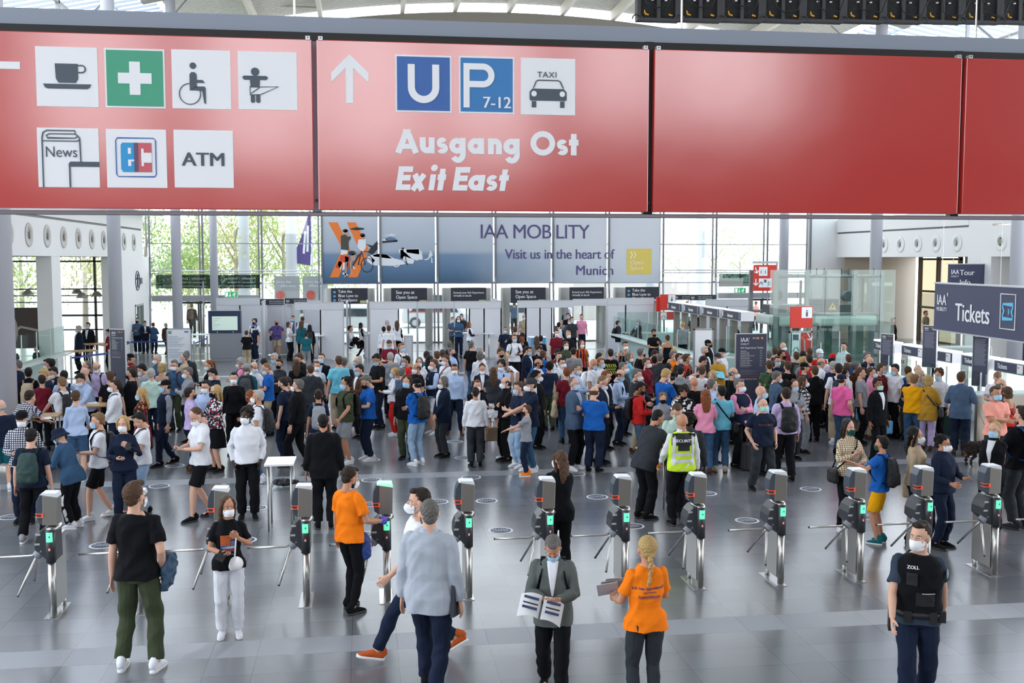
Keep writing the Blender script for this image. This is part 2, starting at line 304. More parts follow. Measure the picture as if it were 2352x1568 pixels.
def topmesh(g,arms,legs,lean,ty,hq=0):
    k=('top',g,arms,legs,lean,ty,hq)
    if k in MC: return MC[k]
    P=rig(g,arms,legs,lean); b=B(); up=P['up']; o={'t':.017,'p':.017,'s':.019,'w':.024,'h':.030,'j':.030,'c':.034,'v':.032,'k':.010,'d':.02,'x':.024,'V':.036}[ty]
    hem={'t':.87,'p':.87,'s':.90,'w':.90,'h':.86,'j':.78,'c':.72,'v':.88,'k':.93,'d':.55,'x':.84,'V':.985}[ty]; T=[list(r) for r in TB[g] if r[0]>=.97]
    r0=TB[g][1]; fl=.016 if ty in 'tpsw' else .0
    rows=[[hem,r0[1],r0[2]*1.0+.012+fl,r0[3]+.016+fl]]
    if hem<.9: rows.append([.92,r0[1],r0[2]+.020,r0[3]+.020])
    if ty=='d': rows=[[.5,0,.24,.2],[.75,0,.2,.16],[.92,0,.172,.13]]
    wst=.35 if g=='m' and ty in 'tpsw' else .0
    for r in T:
        if r[0]<=1.46: rows.append([r[0],r[1],r[2]+(.014 if r[0]<1 else .006 if r[0]<1.25 and g!='f' else 0),r[3]+(.012 if r[0]<1 else .004 if r[0]<1.25 else 0)])
    if ty in 'jch': rows[-1][2]+=.004
    if ty=='k': rows=[r for r in rows if r[0]<1.38]
    if ty not in 'k': rows.append([1.478 if ty!='h' else 1.50,.022,.066,.062])
    b.torso([(z,y,rx+o,ry+o) for z,y,rx,ry in rows],22,up)
    if ty in 'jc' or ty in 's':
        b.loft([up(V((0,.022,1.45))),up(V((0,.02,1.515)))],[.078,.066],14)
    if ty=='p': b.loft([up(V((0,.022,1.45))),up(V((0,.02,1.505)))],[.074,.064],14)
    if ty=='h': b.ell(up(V((0,.085,1.47))),(.10,.055,.06),12)
    sh={'t':.36,'p':.36,'v':.0,'V':0,'k':0,'d':.36,'x':.34}.get(ty,.97); rr={'t':(.070,.066,.06),'p':(.068,.063,.06),'s':(.064,.052,.037),'w':(.066,.052,.042),'h':(.072,.060,.046),'j':(.072,.060,.046),'c':(.074,.062,.05),'d':(.066,.06,.06),'x':(.074,.07,.06)}.get(ty,(.06,.05,.04))
    fs=.9 if g=='f' else 1.04
    for i in (0,1):
        if sh: limb(b,P['s%d'%i]+V((-.01 if i==0 else .01,0,0)),P['e%d'%i],P['w%d'%i],rr[0]*fs,rr[1]*fs,rr[2]*fs,0,sh)
    me=grown(b,.0105 if not hq else .0075,3 if ty in 'tk' else 4,'top',disp={'j':.007,'k':.002,'v':.006}.get(ty,.011),df=6.5,seed=len(MC)); me.materials.append(M_CL); MC[k]=me; return me
def botmesh(g,legs,ty,hq=0):
    k=('bot',g,legs,ty,hq)
    if k in MC: return MC[k]
    P=rig(g,'ss',legs,0); b=B(); dr=P['drop']; r0=TB[g][1]
    rr={'t':(.098,.078,.072),'j':(.096,.072,.060),'l':(.091,.063,.045),'s':(.102,.094,.09),'w':(.104,.092,.09)}.get(ty,(.1,.08,.07))
    b.torso([(.84+dr,0,r0[2]-.01,r0[3]+.0),(.90+dr,0,r0[2]+.0,r0[3]+.006),(.95+dr,r0[1],r0[2]+.002,r0[3]+.004),(1.0+dr,r0[1],r0[2]-.004,r0[3]-.002)],20)
    if ty=='k': b.torso([(.50+dr,0,.215,.17),(.7+dr,0,.205,.16),(.9+dr,0,.18,.125)],20)
    else:
        for i in (0,1): limb(b,P['h%d'%i],P['k%d'%i],P['a%d'%i],rr[0],rr[1],rr[2],0,.44 if ty=='s' else (.97 if ty!='c' else .8)); b.ell(P['h%d'%i]+V((0,.015,.01)),(.086,.104,.095),12)
    me=grown(b,.0105 if not hq else .0075,4,'trousers',disp=.008 if ty!='l' else .005,df=7,seed=len(MC)); me.materials.append(M_CL); MC[k]=me; return me
def shoemesh(ty):
    k='shoe'+ty
    if k in MC: return MC[k]
    b=B(); hi=.045 if ty=='s' else .035
    b.loft([(0,.075,-.03),(0,.07,-.005),(0,.03,hi-.01),(0,0,hi)],[.03,.036,.042,.042],12)
    b.loft([(0,.078,-.048),(0,.04,-.035),(0,-.03,-.03),(0,-.09,-.043),(0,-.15,-.055),(0,-.178,-.06)],[(.028,.026),(.038,.038),(.042,.040),(.045,.030),(.038,.020),(.018,.013)],14,up=(0,0,1))
    me=grown(b,.006,4,'shoe'); b2=B()
    pr=[(.0,.088),(.026,.078),(.036,.04),(.034,-.02),(.044,-.09),(.038,-.15),(.018,-.187),(0,-.192)]; pl=[(x,y) for x,y in pr]+[(-x,y) for x,y in pr[1:-1][::-1]]; n=len(pl)
    b2.add([(x,y,-.086) for x,y in pl]+[(x*1.02,y*1.01,-.060) for x,y in pl],[tuple(range(n))[::-1],tuple(range(n,2*n))]+[(i,(i+1)%n,(i+1)%n+n,i+n) for i in range(n)])
    m2=b2.mesh('x'); bm=bmesh.new(); bm.from_mesh(me); nf=len(bm.faces); bm.from_mesh(m2); bm.faces.ensure_lookup_table()
    for f in bm.faces[nf:]: f.material_index=1
    bm.to_mesh(me); bm.free(); me.shade_smooth(); me.materials.append(M_CL); me.materials.append(M_SOLE if ty=='s' else M_SOLK); MC[k]=me; return me
def hairmesh(st):
    k='hair'+st
    if k in MC: return MC[k]
    b=B(); mats=[M_HR]; d=.0042; df=46
    cap=lambda e=0:(b.ell((0,.033,.139),(.0845+e,.098+e,.0985+e),20),b.ell((0,.055,.085),(.070+e,.062+e,.070),16))
    if st=='s': cap(); b.ell((0,-.036,.203),(.056,.05,.028),12)
    elif st=='z': cap(-.006)
    elif st=='q': cap(.002); b.ell((0,-.055,.212),(.05,.05,.03),12); b.ell((0,0,.215),(.06,.07,.03),12)
    elif st=='c':
        cap(.006); d=.012; df=38
        for i in range(26):
            a=i*2.4; z=.1+.12*((i*7)%13)/13; r=.085*sqrt(max(.1,1-((z-.13)/.115)**2))
            if sin(a)*r>-.03 or z>.17: b.ell((cos(a)*r,.025+sin(a)*r*1.1,z),(.03,.03,.03),8)
    elif st in 'lL':
        cap(.003); b.loft([(0,.06,.16),(0,.085,.08),(0,.095,-.02),(0,.105,-.13),(0,.10,-.24)],[(.06,.04),(.088,.042),(.092,.035),(.085,.028),(.05,.015)],14,up=(0,1,0))
        for s in (-1,1): b.loft([(s*.05,-.04,.2),(s*.082,-.02,.12),(s*.085,.01,.02),(s*.08,.03,-.08)],[.02,.022,.024,.018],8)
        df=18
    elif st=='o':
        cap(.004); b.loft([(0,.06,.14),(0,.075,.06),(0,.07,-.01)],[(.07,.04),(.09,.045),(.075,.035)],14,up=(0,1,0))
        for s in (-1,1): b.loft([(s*.05,-.045,.2),(s*.085,-.02,.12),(s*.085,.01,.01)],[.02,.024,.022],8)
    elif st=='p': cap(); b.loft([(0,.11,.16),(0,.15,.15),(0,.165,.08),(0,.15,-.05),(0,.135,-.13)],[.018,.03,.034,.026,.01],10)
    elif st=='B':
        cap(.002)
        for i in range(7): b.ell((.006*(-1)**i,.10+.008*i if i<3 else .118-.002*(i-3),.10-.036*i),(.026-.0015*i,.022,.026),10)
        b.loft([(0,.115,-.14),(.01,.11,-.19),(.03,.1,-.235)],[.02,.02,.005],8)
    elif st=='b': cap(); b.ell((0,.10,.19),(.04,.04,.036),12)
    elif st=='f':
        b.ell((0,.045,.085),(.081,.068,.062),16)
        for s in (-1,1): b.ell((s*.066,.01,.115),(.018,.05,.035),10)
    elif st in 'kK':
        b.ell((0,.045,.085),(.080,.066,.062),16)
    elif st in 'hv': return None
    elif st=='x': return None
    me=grown(b,.0055,2,'hair',disp=d,df=df); me.materials.append(M_HR); MC[k]=me; return me
def hatmesh(st):
    k='hat'+st
    if k in MC: return MC[k]
    b=B()
    if st in 'kK':
        b.torso([(.118,.018,.088,.105),(.15,.018,.088,.104),(.185,.02,.080,.094),(.212,.02,.058,.068),(.226,.02,.02,.025)],20); s=1 if st=='k' else -1
        b.loft([(0,.02-s*.07,.125),(0,.02-s*.12,.128),(0,.02-s*.165,.118)],[(.078,.008),(.070,.007),(.035,.005)],14,up=(0,0,1))
        if st=='k': b.ell((0,.02,.228),(.01,.01,.006),8)
    if st=='h': b.torso([(.06,.015,.135,.15),(.075,.015,.132,.148),(.125,.015,.096,.112),(.19,.015,.085,.1),(.222,.015,.06,.07)],22)
    if st=='v': b.ell((0,.02,.125),(.09,.108,.108),18); b.loft([(0,.05,.1),(0,.05,0),(0,.03,-.07)],[(.085,.075),(.08,.075),(.12,.09)],16,up=(0,1,0))
    me=grown(b,.005,3,'hat'); me.materials.append(M_CL); MC[k]=me; return me
def maskmesh(ty):
    k='mask'+ty
    if k in MC: return MC[k]
    b=B(); nu,nv=13,8; vs=[]
    for s,o in ((1,.004),(1,0)):
        for j in range(nv+1):
            t=j/nv; z=-.012+.094*t
            for i in range(nu+1):
                u=-1+2*i/nu; a=u*R(74); w=max(0,1-u*u)
                bl=.030*w*(1-abs(2*t-1)**2.2*.75) if ty=='w' else .014*w*(1-abs(2*t-1)**4*.6)
                rx=.066-.010*(1-t)**2*abs(u); ry=.074+.018*t*0
                y=-.016-(ry+.012*w*(1 if t>.5 else t*2)+bl+o)*cos(a)-.006
                vs.append((((rx+o)*1.04)*sin(a),y,z+(.006*(1-w) if t<.5 else -.012*(1-w))))
    n=nu+1; F=[(j*n+i,j*n+i+1,(j+1)*n+i+1,(j+1)*n+i) for j in range(nv) for i in range(nu)]; q=(nv+1)*n
    F+=[(a+q,d+q,c+q,bb+q) for a,bb,c,d in F[:nu*nv]]
    b.add(vs,F)
    for s in (-1,1):
        for z in (.006,.062): b.loft([(s*.062,-.036,z),(s*.076,-.012,.5*z+.04),(s*.082,.012,.085)],.0018,6)
    me=b.mesh('mask',True); me.materials.append(M_MSK); MC[k]=me; return me
def eyemesh():
    if 'eyes' in MC: return MC['eyes']
    b=B(); b.ell((0,-.0715,.1025),(.0135,.012,.0085),12)
    b.k=1; b.ell((0,-.0815,.1025),(.0055,.003,.0062),10); b.loft([(-.016,-.0848,.1190),(0,-.0865,.1235),(.016,-.0800,.119)],[.0022,.0034,.0016],6)
    me=b.mesh('eye',True); me.materials.append(M_EYE); me.materials.append(M_IR); MC['eyes']=me; return me
def glassmesh():
    if 'gl' in MC: return MC['gl']
    b=B()
    for s in (-1,1):
        pts=[(s*.032+.022*cos(t),-.097,.100+.017*sin(t)) for t in [k*PI/6 for k in range(13)]]; b.loft(pts,.0018,5,caps=False); b.loft([(s*.054,-.096,.105),(s*.078,-.05,.104),(s*.083,.012,.1)],.0017,5)
    b.loft([(-.01,-.098,.105),(.01,-.098,.105)],.0018,5)
    me=b.mesh('glasses',True); me.materials.append(mat('dark_frame',(.02,.02,.02),.3)); MC['gl']=me; return me
def part(me,name,par,color=None,M=None,m=None):
    o=bpy.data.objects.new(name,me); COL.objects.link(o); o.parent=par
    if color: o.color=(*color,1)
    if M: o.matrix_local=M
    if m: o.material_slots[0].link='OBJECT'; o.material_slots[0].material=m
    return o
TW={'t':'t-shirt','p':'polo shirt','s':'shirt','w':'sweater','h':'hoodie','j':'suit jacket','c':'coat','v':'quilted vest','k':'sleeveless top','d':'dress','x':'t-shirt','V':'protective vest'}
BW={'t':'trousers','j':'jeans','s':'shorts','k':'skirt','l':'slim trousers','w':'wide trousers','c':'cropped trousers'}
HW={'s':'short %s hair','z':'cropped %s hair','q':'swept %s hair','c':'curly %s hair','l':'long %s hair','o':'chin-length %s hair','p':'%s ponytail','B':'%s braid','b':'%s hair bun','f':'balding %s hair','x':'a bald head'}
MW={'w':('white mask',LIN('e6e8ec'),'w'),'b':('light blue mask',LIN('a5d0ea'),'s'),'k':('black mask',LIN('17181b'),'s'),'g':('green mask',LIN('1f4a44'),'s'),'n':None,'m':('mint mask',LIN('a8ddd0'),'s'),'N':('navy mask',LIN('24304e'),'s')}
V_SH=LIN('d8dce6')
def vfront(g,legs,lean,col,par,tie=None,off=.034):
    P=rig(g,'ss',legs,lean); up=P['up']; b=B(); T=TB[g]
    def fr(x,z):
        for a,c in zip(T,T[1:]):
            if a[0]<=z<=c[0]:
                t=(z-a[0])/(c[0]-a[0]); rx=a[2]+(c[2]-a[2])*t+off; ry=a[3]+(c[3]-a[3])*t+off; yc=a[1]+(c[1]-a[1])*t; q=min(.95,abs(x)/rx)
                return yc-ry*(1-q**2.35)**(1/2.35)
        return -.1
    def strip(w,d,nm,cc):
        b=B(); vs=[];N=12
        for i in range(N+1):
            z=1.12+.355*i/N; h=w(i/N)
            for x in (-h,-h/2,0,h/2,h): vs.append(up(V((x,fr(x,z)-d,z))))
            for x in (h,-h): vs.append(up(V((x,fr(x,z)+.03,z))))
        b.add(vs,[(i*7+k,i*7+(k+1)%7,(i+1)*7+(k+1)%7,(i+1)*7+k) for i in range(N) for k in range(7)]); me=b.mesh(nm,True); me.materials.append(M_CL); part(me,nm,par,cc)
    strip(lambda t:.008+.052*t**.9,.004,'shirt_front',col)
    if tie: strip(lambda t:.026-.012*t,.009,'necktie',tie)
NP=[0]; PEOPLE=[]
def person(x,yt,yf,h,arms='ss',legs='n',tilt=0,turn=0,lean=0,hair='sd',top='tK',bot='tK',shoe='K',mask='w',g='m',H=None,sk='a',wd=1,ex='',at='',hq=0,lab=None,inner=None,X=None):
    Hn={'m':1.765,'f':1.69,'b':1.765}[g]
    # height normalisation: model is 1.76 tall upright
    P=rig(g,arms,legs,lean); htop=(headM(P,tilt,turn)@V((0,.02,.222))).z
    if X is not None: loc=V((X[0],X[1],0)); Ht=H or Hn; s=Ht/1.755
    elif yf:
        g0=gp(x,yf); w=yp(x,yt,g0.y); s=max(.55,min(1.16,w.z/htop)); loc=V((w.x,g0.y,0))
        if ex and 'F' in ex: s=(H or Hn)/1.755
    else:
        Ht=(H or Hn-.055); s=Ht/1.755; w=gp(x,yt,htop*s); loc=V((w.x,w.y,0))
    # head sits a bit forward of the feet when leaning
    hx=(headM(P,tilt,turn)@V((0,0,.1))); off=MX.Rotation(R(h),3,'Z')@V((hx.x,hx.y,0))*s; loc-=V((off.x,off.y*.0,0))
    bm=bodymesh(g,arms,legs,lean,tilt,turn,hq); me=bm
    root=bpy.data.objects.new('person',me); COL.objects.link(root); root.location=loc; root.rotation_euler=(0,0,R(h)); root.scale=(s*wd,s*wd,s)
    root.color=(*SKN[sk],1); HM=headM(P,tilt,turn)
    hc=HC.get(hair[1],HC['d'])[1]
    hm=hairmesh(hair[0])
    if hm: part(hm,'hair',root,hc,HM)
    hatm=hatmesh(hair[0]) if hair[0] in 'kKhv' else None
    hatc=None
    if hatm: hatc=CO[hair[2]] if len(hair)>2 else CO['K']; part(hatm,{'k':'cap','K':'cap','h':'bucket_hat','v':'headscarf'}[hair[0]],root,hatc[1],HM)
    for sg in (-1,1): part(eyemesh(),'eye',root,None,HM@MX.Translation((sg*.031,0,0))@MX.Rotation(sg*-.25*0,4,'Z'))
    mk=MW[mask]
    if mk: part(maskmesh(mk[2]),'mask',root,mk[1],HM)
    if 'g' in ex: part(glassmesh(),'glasses',root,None,HM)
    def col(c):
        if c not in CO and c not in PAT: c='K'
        return ((CO[c][0],CO[c][1],None) if c in CO else (PAT[c][0],(1,1,1),PAT[c][1]))
    tw,tcol,tp=col(top[1]); ty=top[0]
    nm={'t':'t_shirt','p':'polo_shirt','s':'shirt','w':'sweater','h':'hoodie','j':'suit_jacket','c':'coat','v':'vest','k':'tank_top','d':'dress','x':'t_shirt','V':'protective_vest'}[ty]
    if ty in 'vV':
        ic=col(top[2] if len(top)>2 else 'C'); part(topmesh(g,arms,legs,lean,'s' if len(top)<4 else top[3],hq),'shirt',root,ic[1],m=ic[2])
    tm=topmesh(g,arms,legs,lean,ty,hq); part(tm,nm,root,tcol,m=tp)
    if ty in 'jc' and (inner or abs(((h+180)%360)-180)<120): vfront(g,legs,lean,CO[inner[0] if inner else 'W'][1],root,(LIN(inner[1:]) if inner and len(inner)>1 else None))
    bt=bot[0]; bw,bcol,bp=col(bot[1])
    if ty!='d' or bt!='n': part(botmesh(g,legs,bt,hq),{'s':'shorts','k':'skirt'}.get(bt,'trousers'),root,bcol,m=bp)
    st='s' if shoe[0] in 'WGROBHQZYre' or len(shoe)>1 else 'f'; sm=shoemesh(st)
    for i,sgn in enumerate((1,-1)):
        q=LEG[legs][i]; pitch={'W':(12,-32),'X':(-32,12),'m':(0,-8),'M':(-8,0)}.get(legs,(0,0))[i]
        part(sm,'shoe',root,CO[shoe[0]][1],MX.Translation(P['a%d'%i]+V((0,0,.0)))@MX.Rotation(R(8*sgn),4,'Z')@MX.Rotation(R(-pitch),4,'X'))
    if 'F' not in ex or True:
        pass
    fam={'K':'black','N':'dark'}
    desc='person'
    hw=HW.get(hair[0]); 
    if hair[0] in 'kKhv': hd='%s %s'%(hatc[0],{'k':'cap','K':'backwards cap','h':'bucket hat','v':'headscarf'}[hair[0]])
    elif hair[0]=='x': hd='a bald head'
    else: hd=hw%HC[hair[1]][0]
    tword=TW[ty]; 
    if ty=='v': tword='quilted vest over a %s shirt'%(col(top[2] if len(top)>2 else 'C')[0])
    view={0:'facing forward',1:'facing right',2:'seen from behind',3:'facing left'}[int(((h%360)+45)//90)%4]
    PEOPLE.append(dict(o=root,hd=hd,tp='%s %s'%(tw,tword),bt=('%s %s'%(bw,BW[bt]) if bt!='n' else ''),mk=(mk[0] if mk else ''),view=view,at=at,lab=lab,x=loc.x,y=loc.y,bag=''))
    PR=PEOPLE[-1]; fr=MX.Translation(loc)@MX.Rotation(R(h),4,'Z')@MX.Diagonal((s*wd,s*wd,s,1)); PR['fr']=fr; PR['top']=tm; PR['args']=(tilt,turn); PR['P']=P; PR['s']=s
    def own(me,name,color,label,cat,M=None,grp=None):
        o=bpy.data.objects.new(name,me); COL.objects.link(o); o.matrix_world=fr@(M or MX()); o.color=(*color,1); tag(o,label,cat,grp); PR.setdefault('own',[]).append((o,label)); return o
    ex=ex+'~'; i=0
    while i<len(ex):
        c=ex[i]
        if c=='P': # backpack + colour
            i+=1; w,cl,_=col(ex[i]); PR['bag']=w+' backpack'
            bo=own(packmesh(g,lean,legs),'backpack',cl,w+' backpack','backpack'); part(strapmesh(g,lean,legs),'strap',bo,tuple(v*.6 for v in cl))
        elif c=='C': # phone
            wr=(P['w0']+P['w1'])/2 if arms[0]==arms[1] else (P['w0'] if arms[0] in 'phey' else P['w1'])
            own(boxmesh('phone',.075,.008,.15),'phone',(.01,.01,.012),'black phone','phone',MX.Translation(wr+V((0,-.085,.03)))@MX.Rotation(R(-50),4,'X'))
        elif c=='M': # strap bag
            i+=1; w,cl,_=col(ex[i]); PR['bag']=w+' shoulder bag'; bo=own(bagmesh(),'shoulder_bag',cl,w+' shoulder bag','bag'); part(slingmesh(g,lean),'strap',bo,cl)
        elif c=='T': # tote hanging from hand/shoulder
            i+=1; w,cl,_=col(ex[i]); PR['bag']=w+' tote bag'; bo=own(totemesh(),'tote_bag',cl,w+' tote bag','bag')
        elif c=='D': # folder
            wr=P['w0'] if arms[0] not in 's' else P['w1']; i+=1; w,cl,_=col(ex[i]); PR['bag']=w+' folder'
            own(boxmesh('folder',.23,.012,.31),'folder',cl,w+' folder','folder',MX.Translation(wr+V((0,-.05,-.12 if arms=='ss' else .02)))@MX.Rotation(R(-15 if arms=='ss' else -60),4,'X')@MX.Rotation(.3,4,'Y'))
        elif c=='A': # paper
            wr=(P['w0']+P['w1'])/2 if arms[0]==arms[1] else P['w0']; own(boxmesh('paper',.21,.004,.29),'paper',(.8,.8,.82),'white paper','paper',MX.Translation(wr+V((0,-.1,.04)))@MX.Rotation(R(-55),4,'X'))
        i+=1
    return root
def boxmesh(n,a,b_,c):
    k=(n,a,b_,c)
    if k in MC: return MC[k]
    me=B().box(-a/2,-b_/2,-c/2,a/2,b_/2,c/2).mesh(n); me.materials.append(mat('cloth_flat',ro=.6,objc=True)); MC[k]=me; return me
def packmesh(g,lean,legs):
    k=('pack',g,lean,legs in 'WX')
    if k in MC: return MC[k]
    P=rig(g,'ss',legs,lean); b=B(); b.torso([(.96,.205,.11,.055),(1.0,.225,.145,.085),(1.2,.225,.150,.09),(1.36,.205,.135,.07),(1.43,.185,.09,.04)],16,P['up']); b.torso([(1.0,.30,.10,.035),(1.17,.30,.10,.035)],12,P['up'])
    me=grown(b,.012,5,'backpack',disp=.007,df=8); me.materials.append(mat('nylon',ro=.7,objc=True,bump=.2,bs=60)); MC[k]=me; return me
def strapmesh(g,lean,legs):
    k=('pst',g,lean,legs in 'WX')
    if k in MC: return MC[k]
    P=rig(g,'ss',legs,lean); u=P['up']; b=B(); w=.105 if g=='m' else .095; e=.03 if g=='b' else 0
    for s in (-1,1): b.loft([u(V(p)) for p in ((s*.09,.15,1.39),(s*w,.08,1.475),(s*w,.01,1.482),(s*w,-.07,1.43),(s*(w+.015),-.125-e,1.33),(s*(w+.04),-.12-e,1.18),(s*(w+.06),-.02,1.06),(s*.11,.15,1.02))],[(.024,.006)]*8,8,up=(0,.3,1))
    me=b.mesh('strap',True); me.materials.append(M_CL); MC[k]=me; return me
def bagmesh():
    if 'bag' in MC: return MC['bag']
    b=B(); b.torso([(.80,-.02,.05,.12),(.84,-.02,.06,.14),(.98,-.02,.055,.135),(1.02,-.02,.03,.12)],14); 
    for i in range(len(b.v)): v=b.v[i]; b.v[i]=(v[0]-.27,v[1],v[2])
    me=grown(b,.01,4,'bag',disp=.005); me.materials.append(mat('nylon')); MC['bag']=me; return me
def slingmesh(g,lean):
    k=('sl',g,lean)
    if k in MC: return MC[k]
    u=rig(g,'ss','n',lean)['up']; b=B(); pts=[(-.25,-.06,1.0),(-.17,-.125,1.10),(-.06,-.15,1.22),(.05,-.145,1.36),(.105,-.06,1.465),(.11,.02,1.485),(.09,.11,1.42),(-.02,.145,1.26),(-.14,.135,1.10),(-.25,.04,1.0)]
    b.loft([u(V(p)) for p in pts],[(.013,.003)]*10,6); me=b.mesh('strap',True); me.materials.append(M_CL); MC[k]=me; return me
def totemesh():
    if 'tote' in MC: return MC['tote']
    b=B(); b.torso([(.62,0,.06,.17),(.66,0,.08,.19),(.9,0,.05,.18),(1.0,0,.02,.15)],14)
    for s in (-1,1): b.loft([(s*.02,-.1,1.0),(s*.015,-.04,1.3),(0,0,1.45),(s*.015,.04,1.3),(s*.02,.1,1.0)],.012,6)
    for i in range(len(b.v)): v=b.v[i]; b.v[i]=(v[0]+.27,v[1]+.02,v[2])
    me=grown(b,.011,4,'tote_bag',disp=.008); me.materials.append(M_CL); MC['tote']=me; return me
# ================================================================ the hall
def gls(n,c,f,ro=.02):
    m=bpy.data.materials.new(n); m.use_nodes=True; t=m.node_tree; t.nodes.remove(t.nodes['Principled BSDF']); o=t.nodes['Material Output']
    a=nn(m,'ShaderNodeBsdfTransparent'); a.inputs[0].default_value=(*c,1); g=nn(m,'ShaderNodeBsdfGlossy'); g.inputs['Roughness'].default_value=ro; x=nn(m,'ShaderNodeMixShader'); x.inputs[0].default_value=f
    lk(m,a.outputs[0],x.inputs[1]); lk(m,g.outputs[0],x.inputs[2]); lk(m,x.outputs[0],o.inputs[0]); return m
G_CL=gls('clear_glass',(.97,.985,.98),.06); G_GR=gls('green_glass',(.86,.93,.905),.055); G_DK=gls('dark_film',(.20,.27,.25),.08)
m_fr=bpy.data.materials.new('frosted_green_glass'); m_fr.use_nodes=True; _b=m_fr.node_tree.nodes['Principled BSDF']; _b.inputs['Base Color'].default_value=(.45,.6,.56,1); _b.inputs['Roughness'].default_value=.25; _b.inputs['Alpha'].default_value=.8
WHT=mat('white_wall',(.80,.80,.79),.6); ALU=mat('aluminium',(.62,.63,.65),.35,me=.6); STL=mat('brushed_steel',(.55,.54,.51),.3,me=1); GRM=mat('grey_metal',(.36,.37,.39),.45,me=.5); COLM=mat('column_paint',(.50,.51,.56),.35)
DRK=mat('dark_metal',(.05,.05,.055),.4); NAV=mat('navy_print',(.050,.055,.095),.5); BLK=mat('black_print',(.02,.022,.035),.5); WHP=mat('white_print',(.80,.81,.83),.5); GRP=mat('grey_print',(.10,.12,.15),.5)
def floormat():
    m=mat('granite_floor',(.2,.2,.2),.2); t=m.node_tree; b=t.nodes['Principled BSDF']; g=nn(m,'ShaderNodeTexCoord'); s=nn(m,'ShaderNodeSeparateXYZ'); lk(m,g.outputs['Object'],s.inputs[0])
    def mt(op,a,bv=None,c=None):
        q=nn(m,'ShaderNodeMath'); q.operation=op
        for i,v in enumerate((a,bv,c)):
            if v is None: continue
            if isinstance(v,(int,float)): q.inputs[i].default_value=v
            else: lk(m,v,q.inputs[i])
        return q.outputs[0]
    T=.4835
    yr=mt('DIVIDE',mt('SUBTRACT',s.outputs['Y'],10.86),T); yi=mt('FLOOR',yr); yf=mt('FRACT',yr)
    xr=mt('DIVIDE',mt('ADD',s.outputs['X'],.18),T*3); xi=mt('FLOOR',xr); xf=mt('FRACT',xr)
    jy=mt('LESS_THAN',yf,.012); jx=mt('LESS_THAN',xf,.004); jx2=mt('LESS_THAN',mt('ABSOLUTE',mt('SUBTRACT',xf,1/3)),.002)
    jt=mt('MAXIMUM',jy,mt('MAXIMUM',jx,jx2))
    cb=nn(m,'ShaderNodeCombineXYZ'); lk(m,mt('ADD',mt('MULTIPLY',xi,2),mt('GREATER_THAN',xf,1/3)),cb.inputs[0]); lk(m,yi,cb.inputs[1])
    wn=nn(m,'ShaderNodeTexWhiteNoise'); wn.noise_dimensions='2D'; lk(m,cb.outputs[0],wn.inputs['Vector'])
    band=mt('LESS_THAN',mt('FRACT',mt('DIVIDE',mt('ADD',yi,.5),18.4)),1/18.4) # every ~8.9 m one pale row
    n1=nn(m,'ShaderNodeTexNoise'); n1.inputs['Scale'].default_value=90; n1.inputs['Detail'].default_value=2; lk(m,g.outputs['Object'],n1.inputs['Vector'])
    n2=nn(m,'ShaderNodeTexNoise'); n2.inputs['Scale'].default_value=.9; n2.inputs['Detail'].default_value=4; lk(m,g.outputs['Object'],n2.inputs['Vector'])
    v=mt('ADD',.128,mt('MULTIPLY',wn.outputs['Value'],.032)); v=mt('ADD',v,mt('MULTIPLY',mt('SUBTRACT',n1.outputs[0],.5),.06)); v=mt('ADD',v,mt('MULTIPLY',band,.10)); v=mt('ADD',v,mt('MULTIPLY',mt('SUBTRACT',n2.outputs[0],.5),.015))
    v=mt('MULTIPLY',v,mt('SUBTRACT',1,mt('MULTIPLY',jt,.55)))
    c=nn(m,'ShaderNodeCombineColor'); lk(m,mt('MULTIPLY',v,.98),c.inputs[0]); lk(m,v,c.inputs[1]); lk(m,mt('MULTIPLY',v,1.08),c.inputs[2]); lk(m,c.outputs[0],b.inputs['Base Color'])
    r=mt('ADD',.2,mt('ADD',mt('MULTIPLY',n2.outputs[0],.05),mt('MULTIPLY',band,.2))); lk(m,r,b.inputs['Roughness']); b.inputs['Specular IOR Level'].default_value=1.0
    return m
B().box(-22,-16,-.3,34,51.55,0).build('floor',floormat(),kind='structure')
B().box(-60,51.56,-.35,80,120,-.03).build('plaza_ground',mat('pale_paving',(.62,.61,.58),.8),kind='structure')
B().box(-60,-16,-.35,-22.01,51.5,-.03).build('garden_ground',mat('grass_ground',(.12,.2,.06),.9),kind='structure')
YF=51.5
# round columns, two rows
for i,(x,y) in enumerate([(-7,21.75),(-7,31.1),(-7,41.0),(-7,50.9),(21,50.9),(21,41.2),(21,31.6)]):
    r=.185 if x<0 else .24
    c=thing('column',['tall round grey column at the left edge of the picture','tall round grey column behind the black price board on the left','tall round grey column left of the information kiosk, behind the white notice stand','slim round grey column directly behind the navy screen kiosk','round grey column right of the hanging red direction sign','round pale column at the end of the white wall, beside the glass lift','round pale column at the right edge above the big ticket banner'][i],'column',(x,y,0),0,'round hall columns')
    B().cyl((0,0,0),(0,0,14.6),r,28).build('shaft',COLM,c,smooth=True); B().cyl((0,0,0),(0,0,.06),r+.04,28).build('base_ring',STL,c); 
    b=B(); b.cyl((0,0,14.6),(0,0,14.85),.14,16); b.ell((0,0,14.95),(.2,.2,.14),14); b.loft([(0,0,15),(0,0,15.5)],[.25,.55],16); b.build('capital',WHT,c,smooth=True)
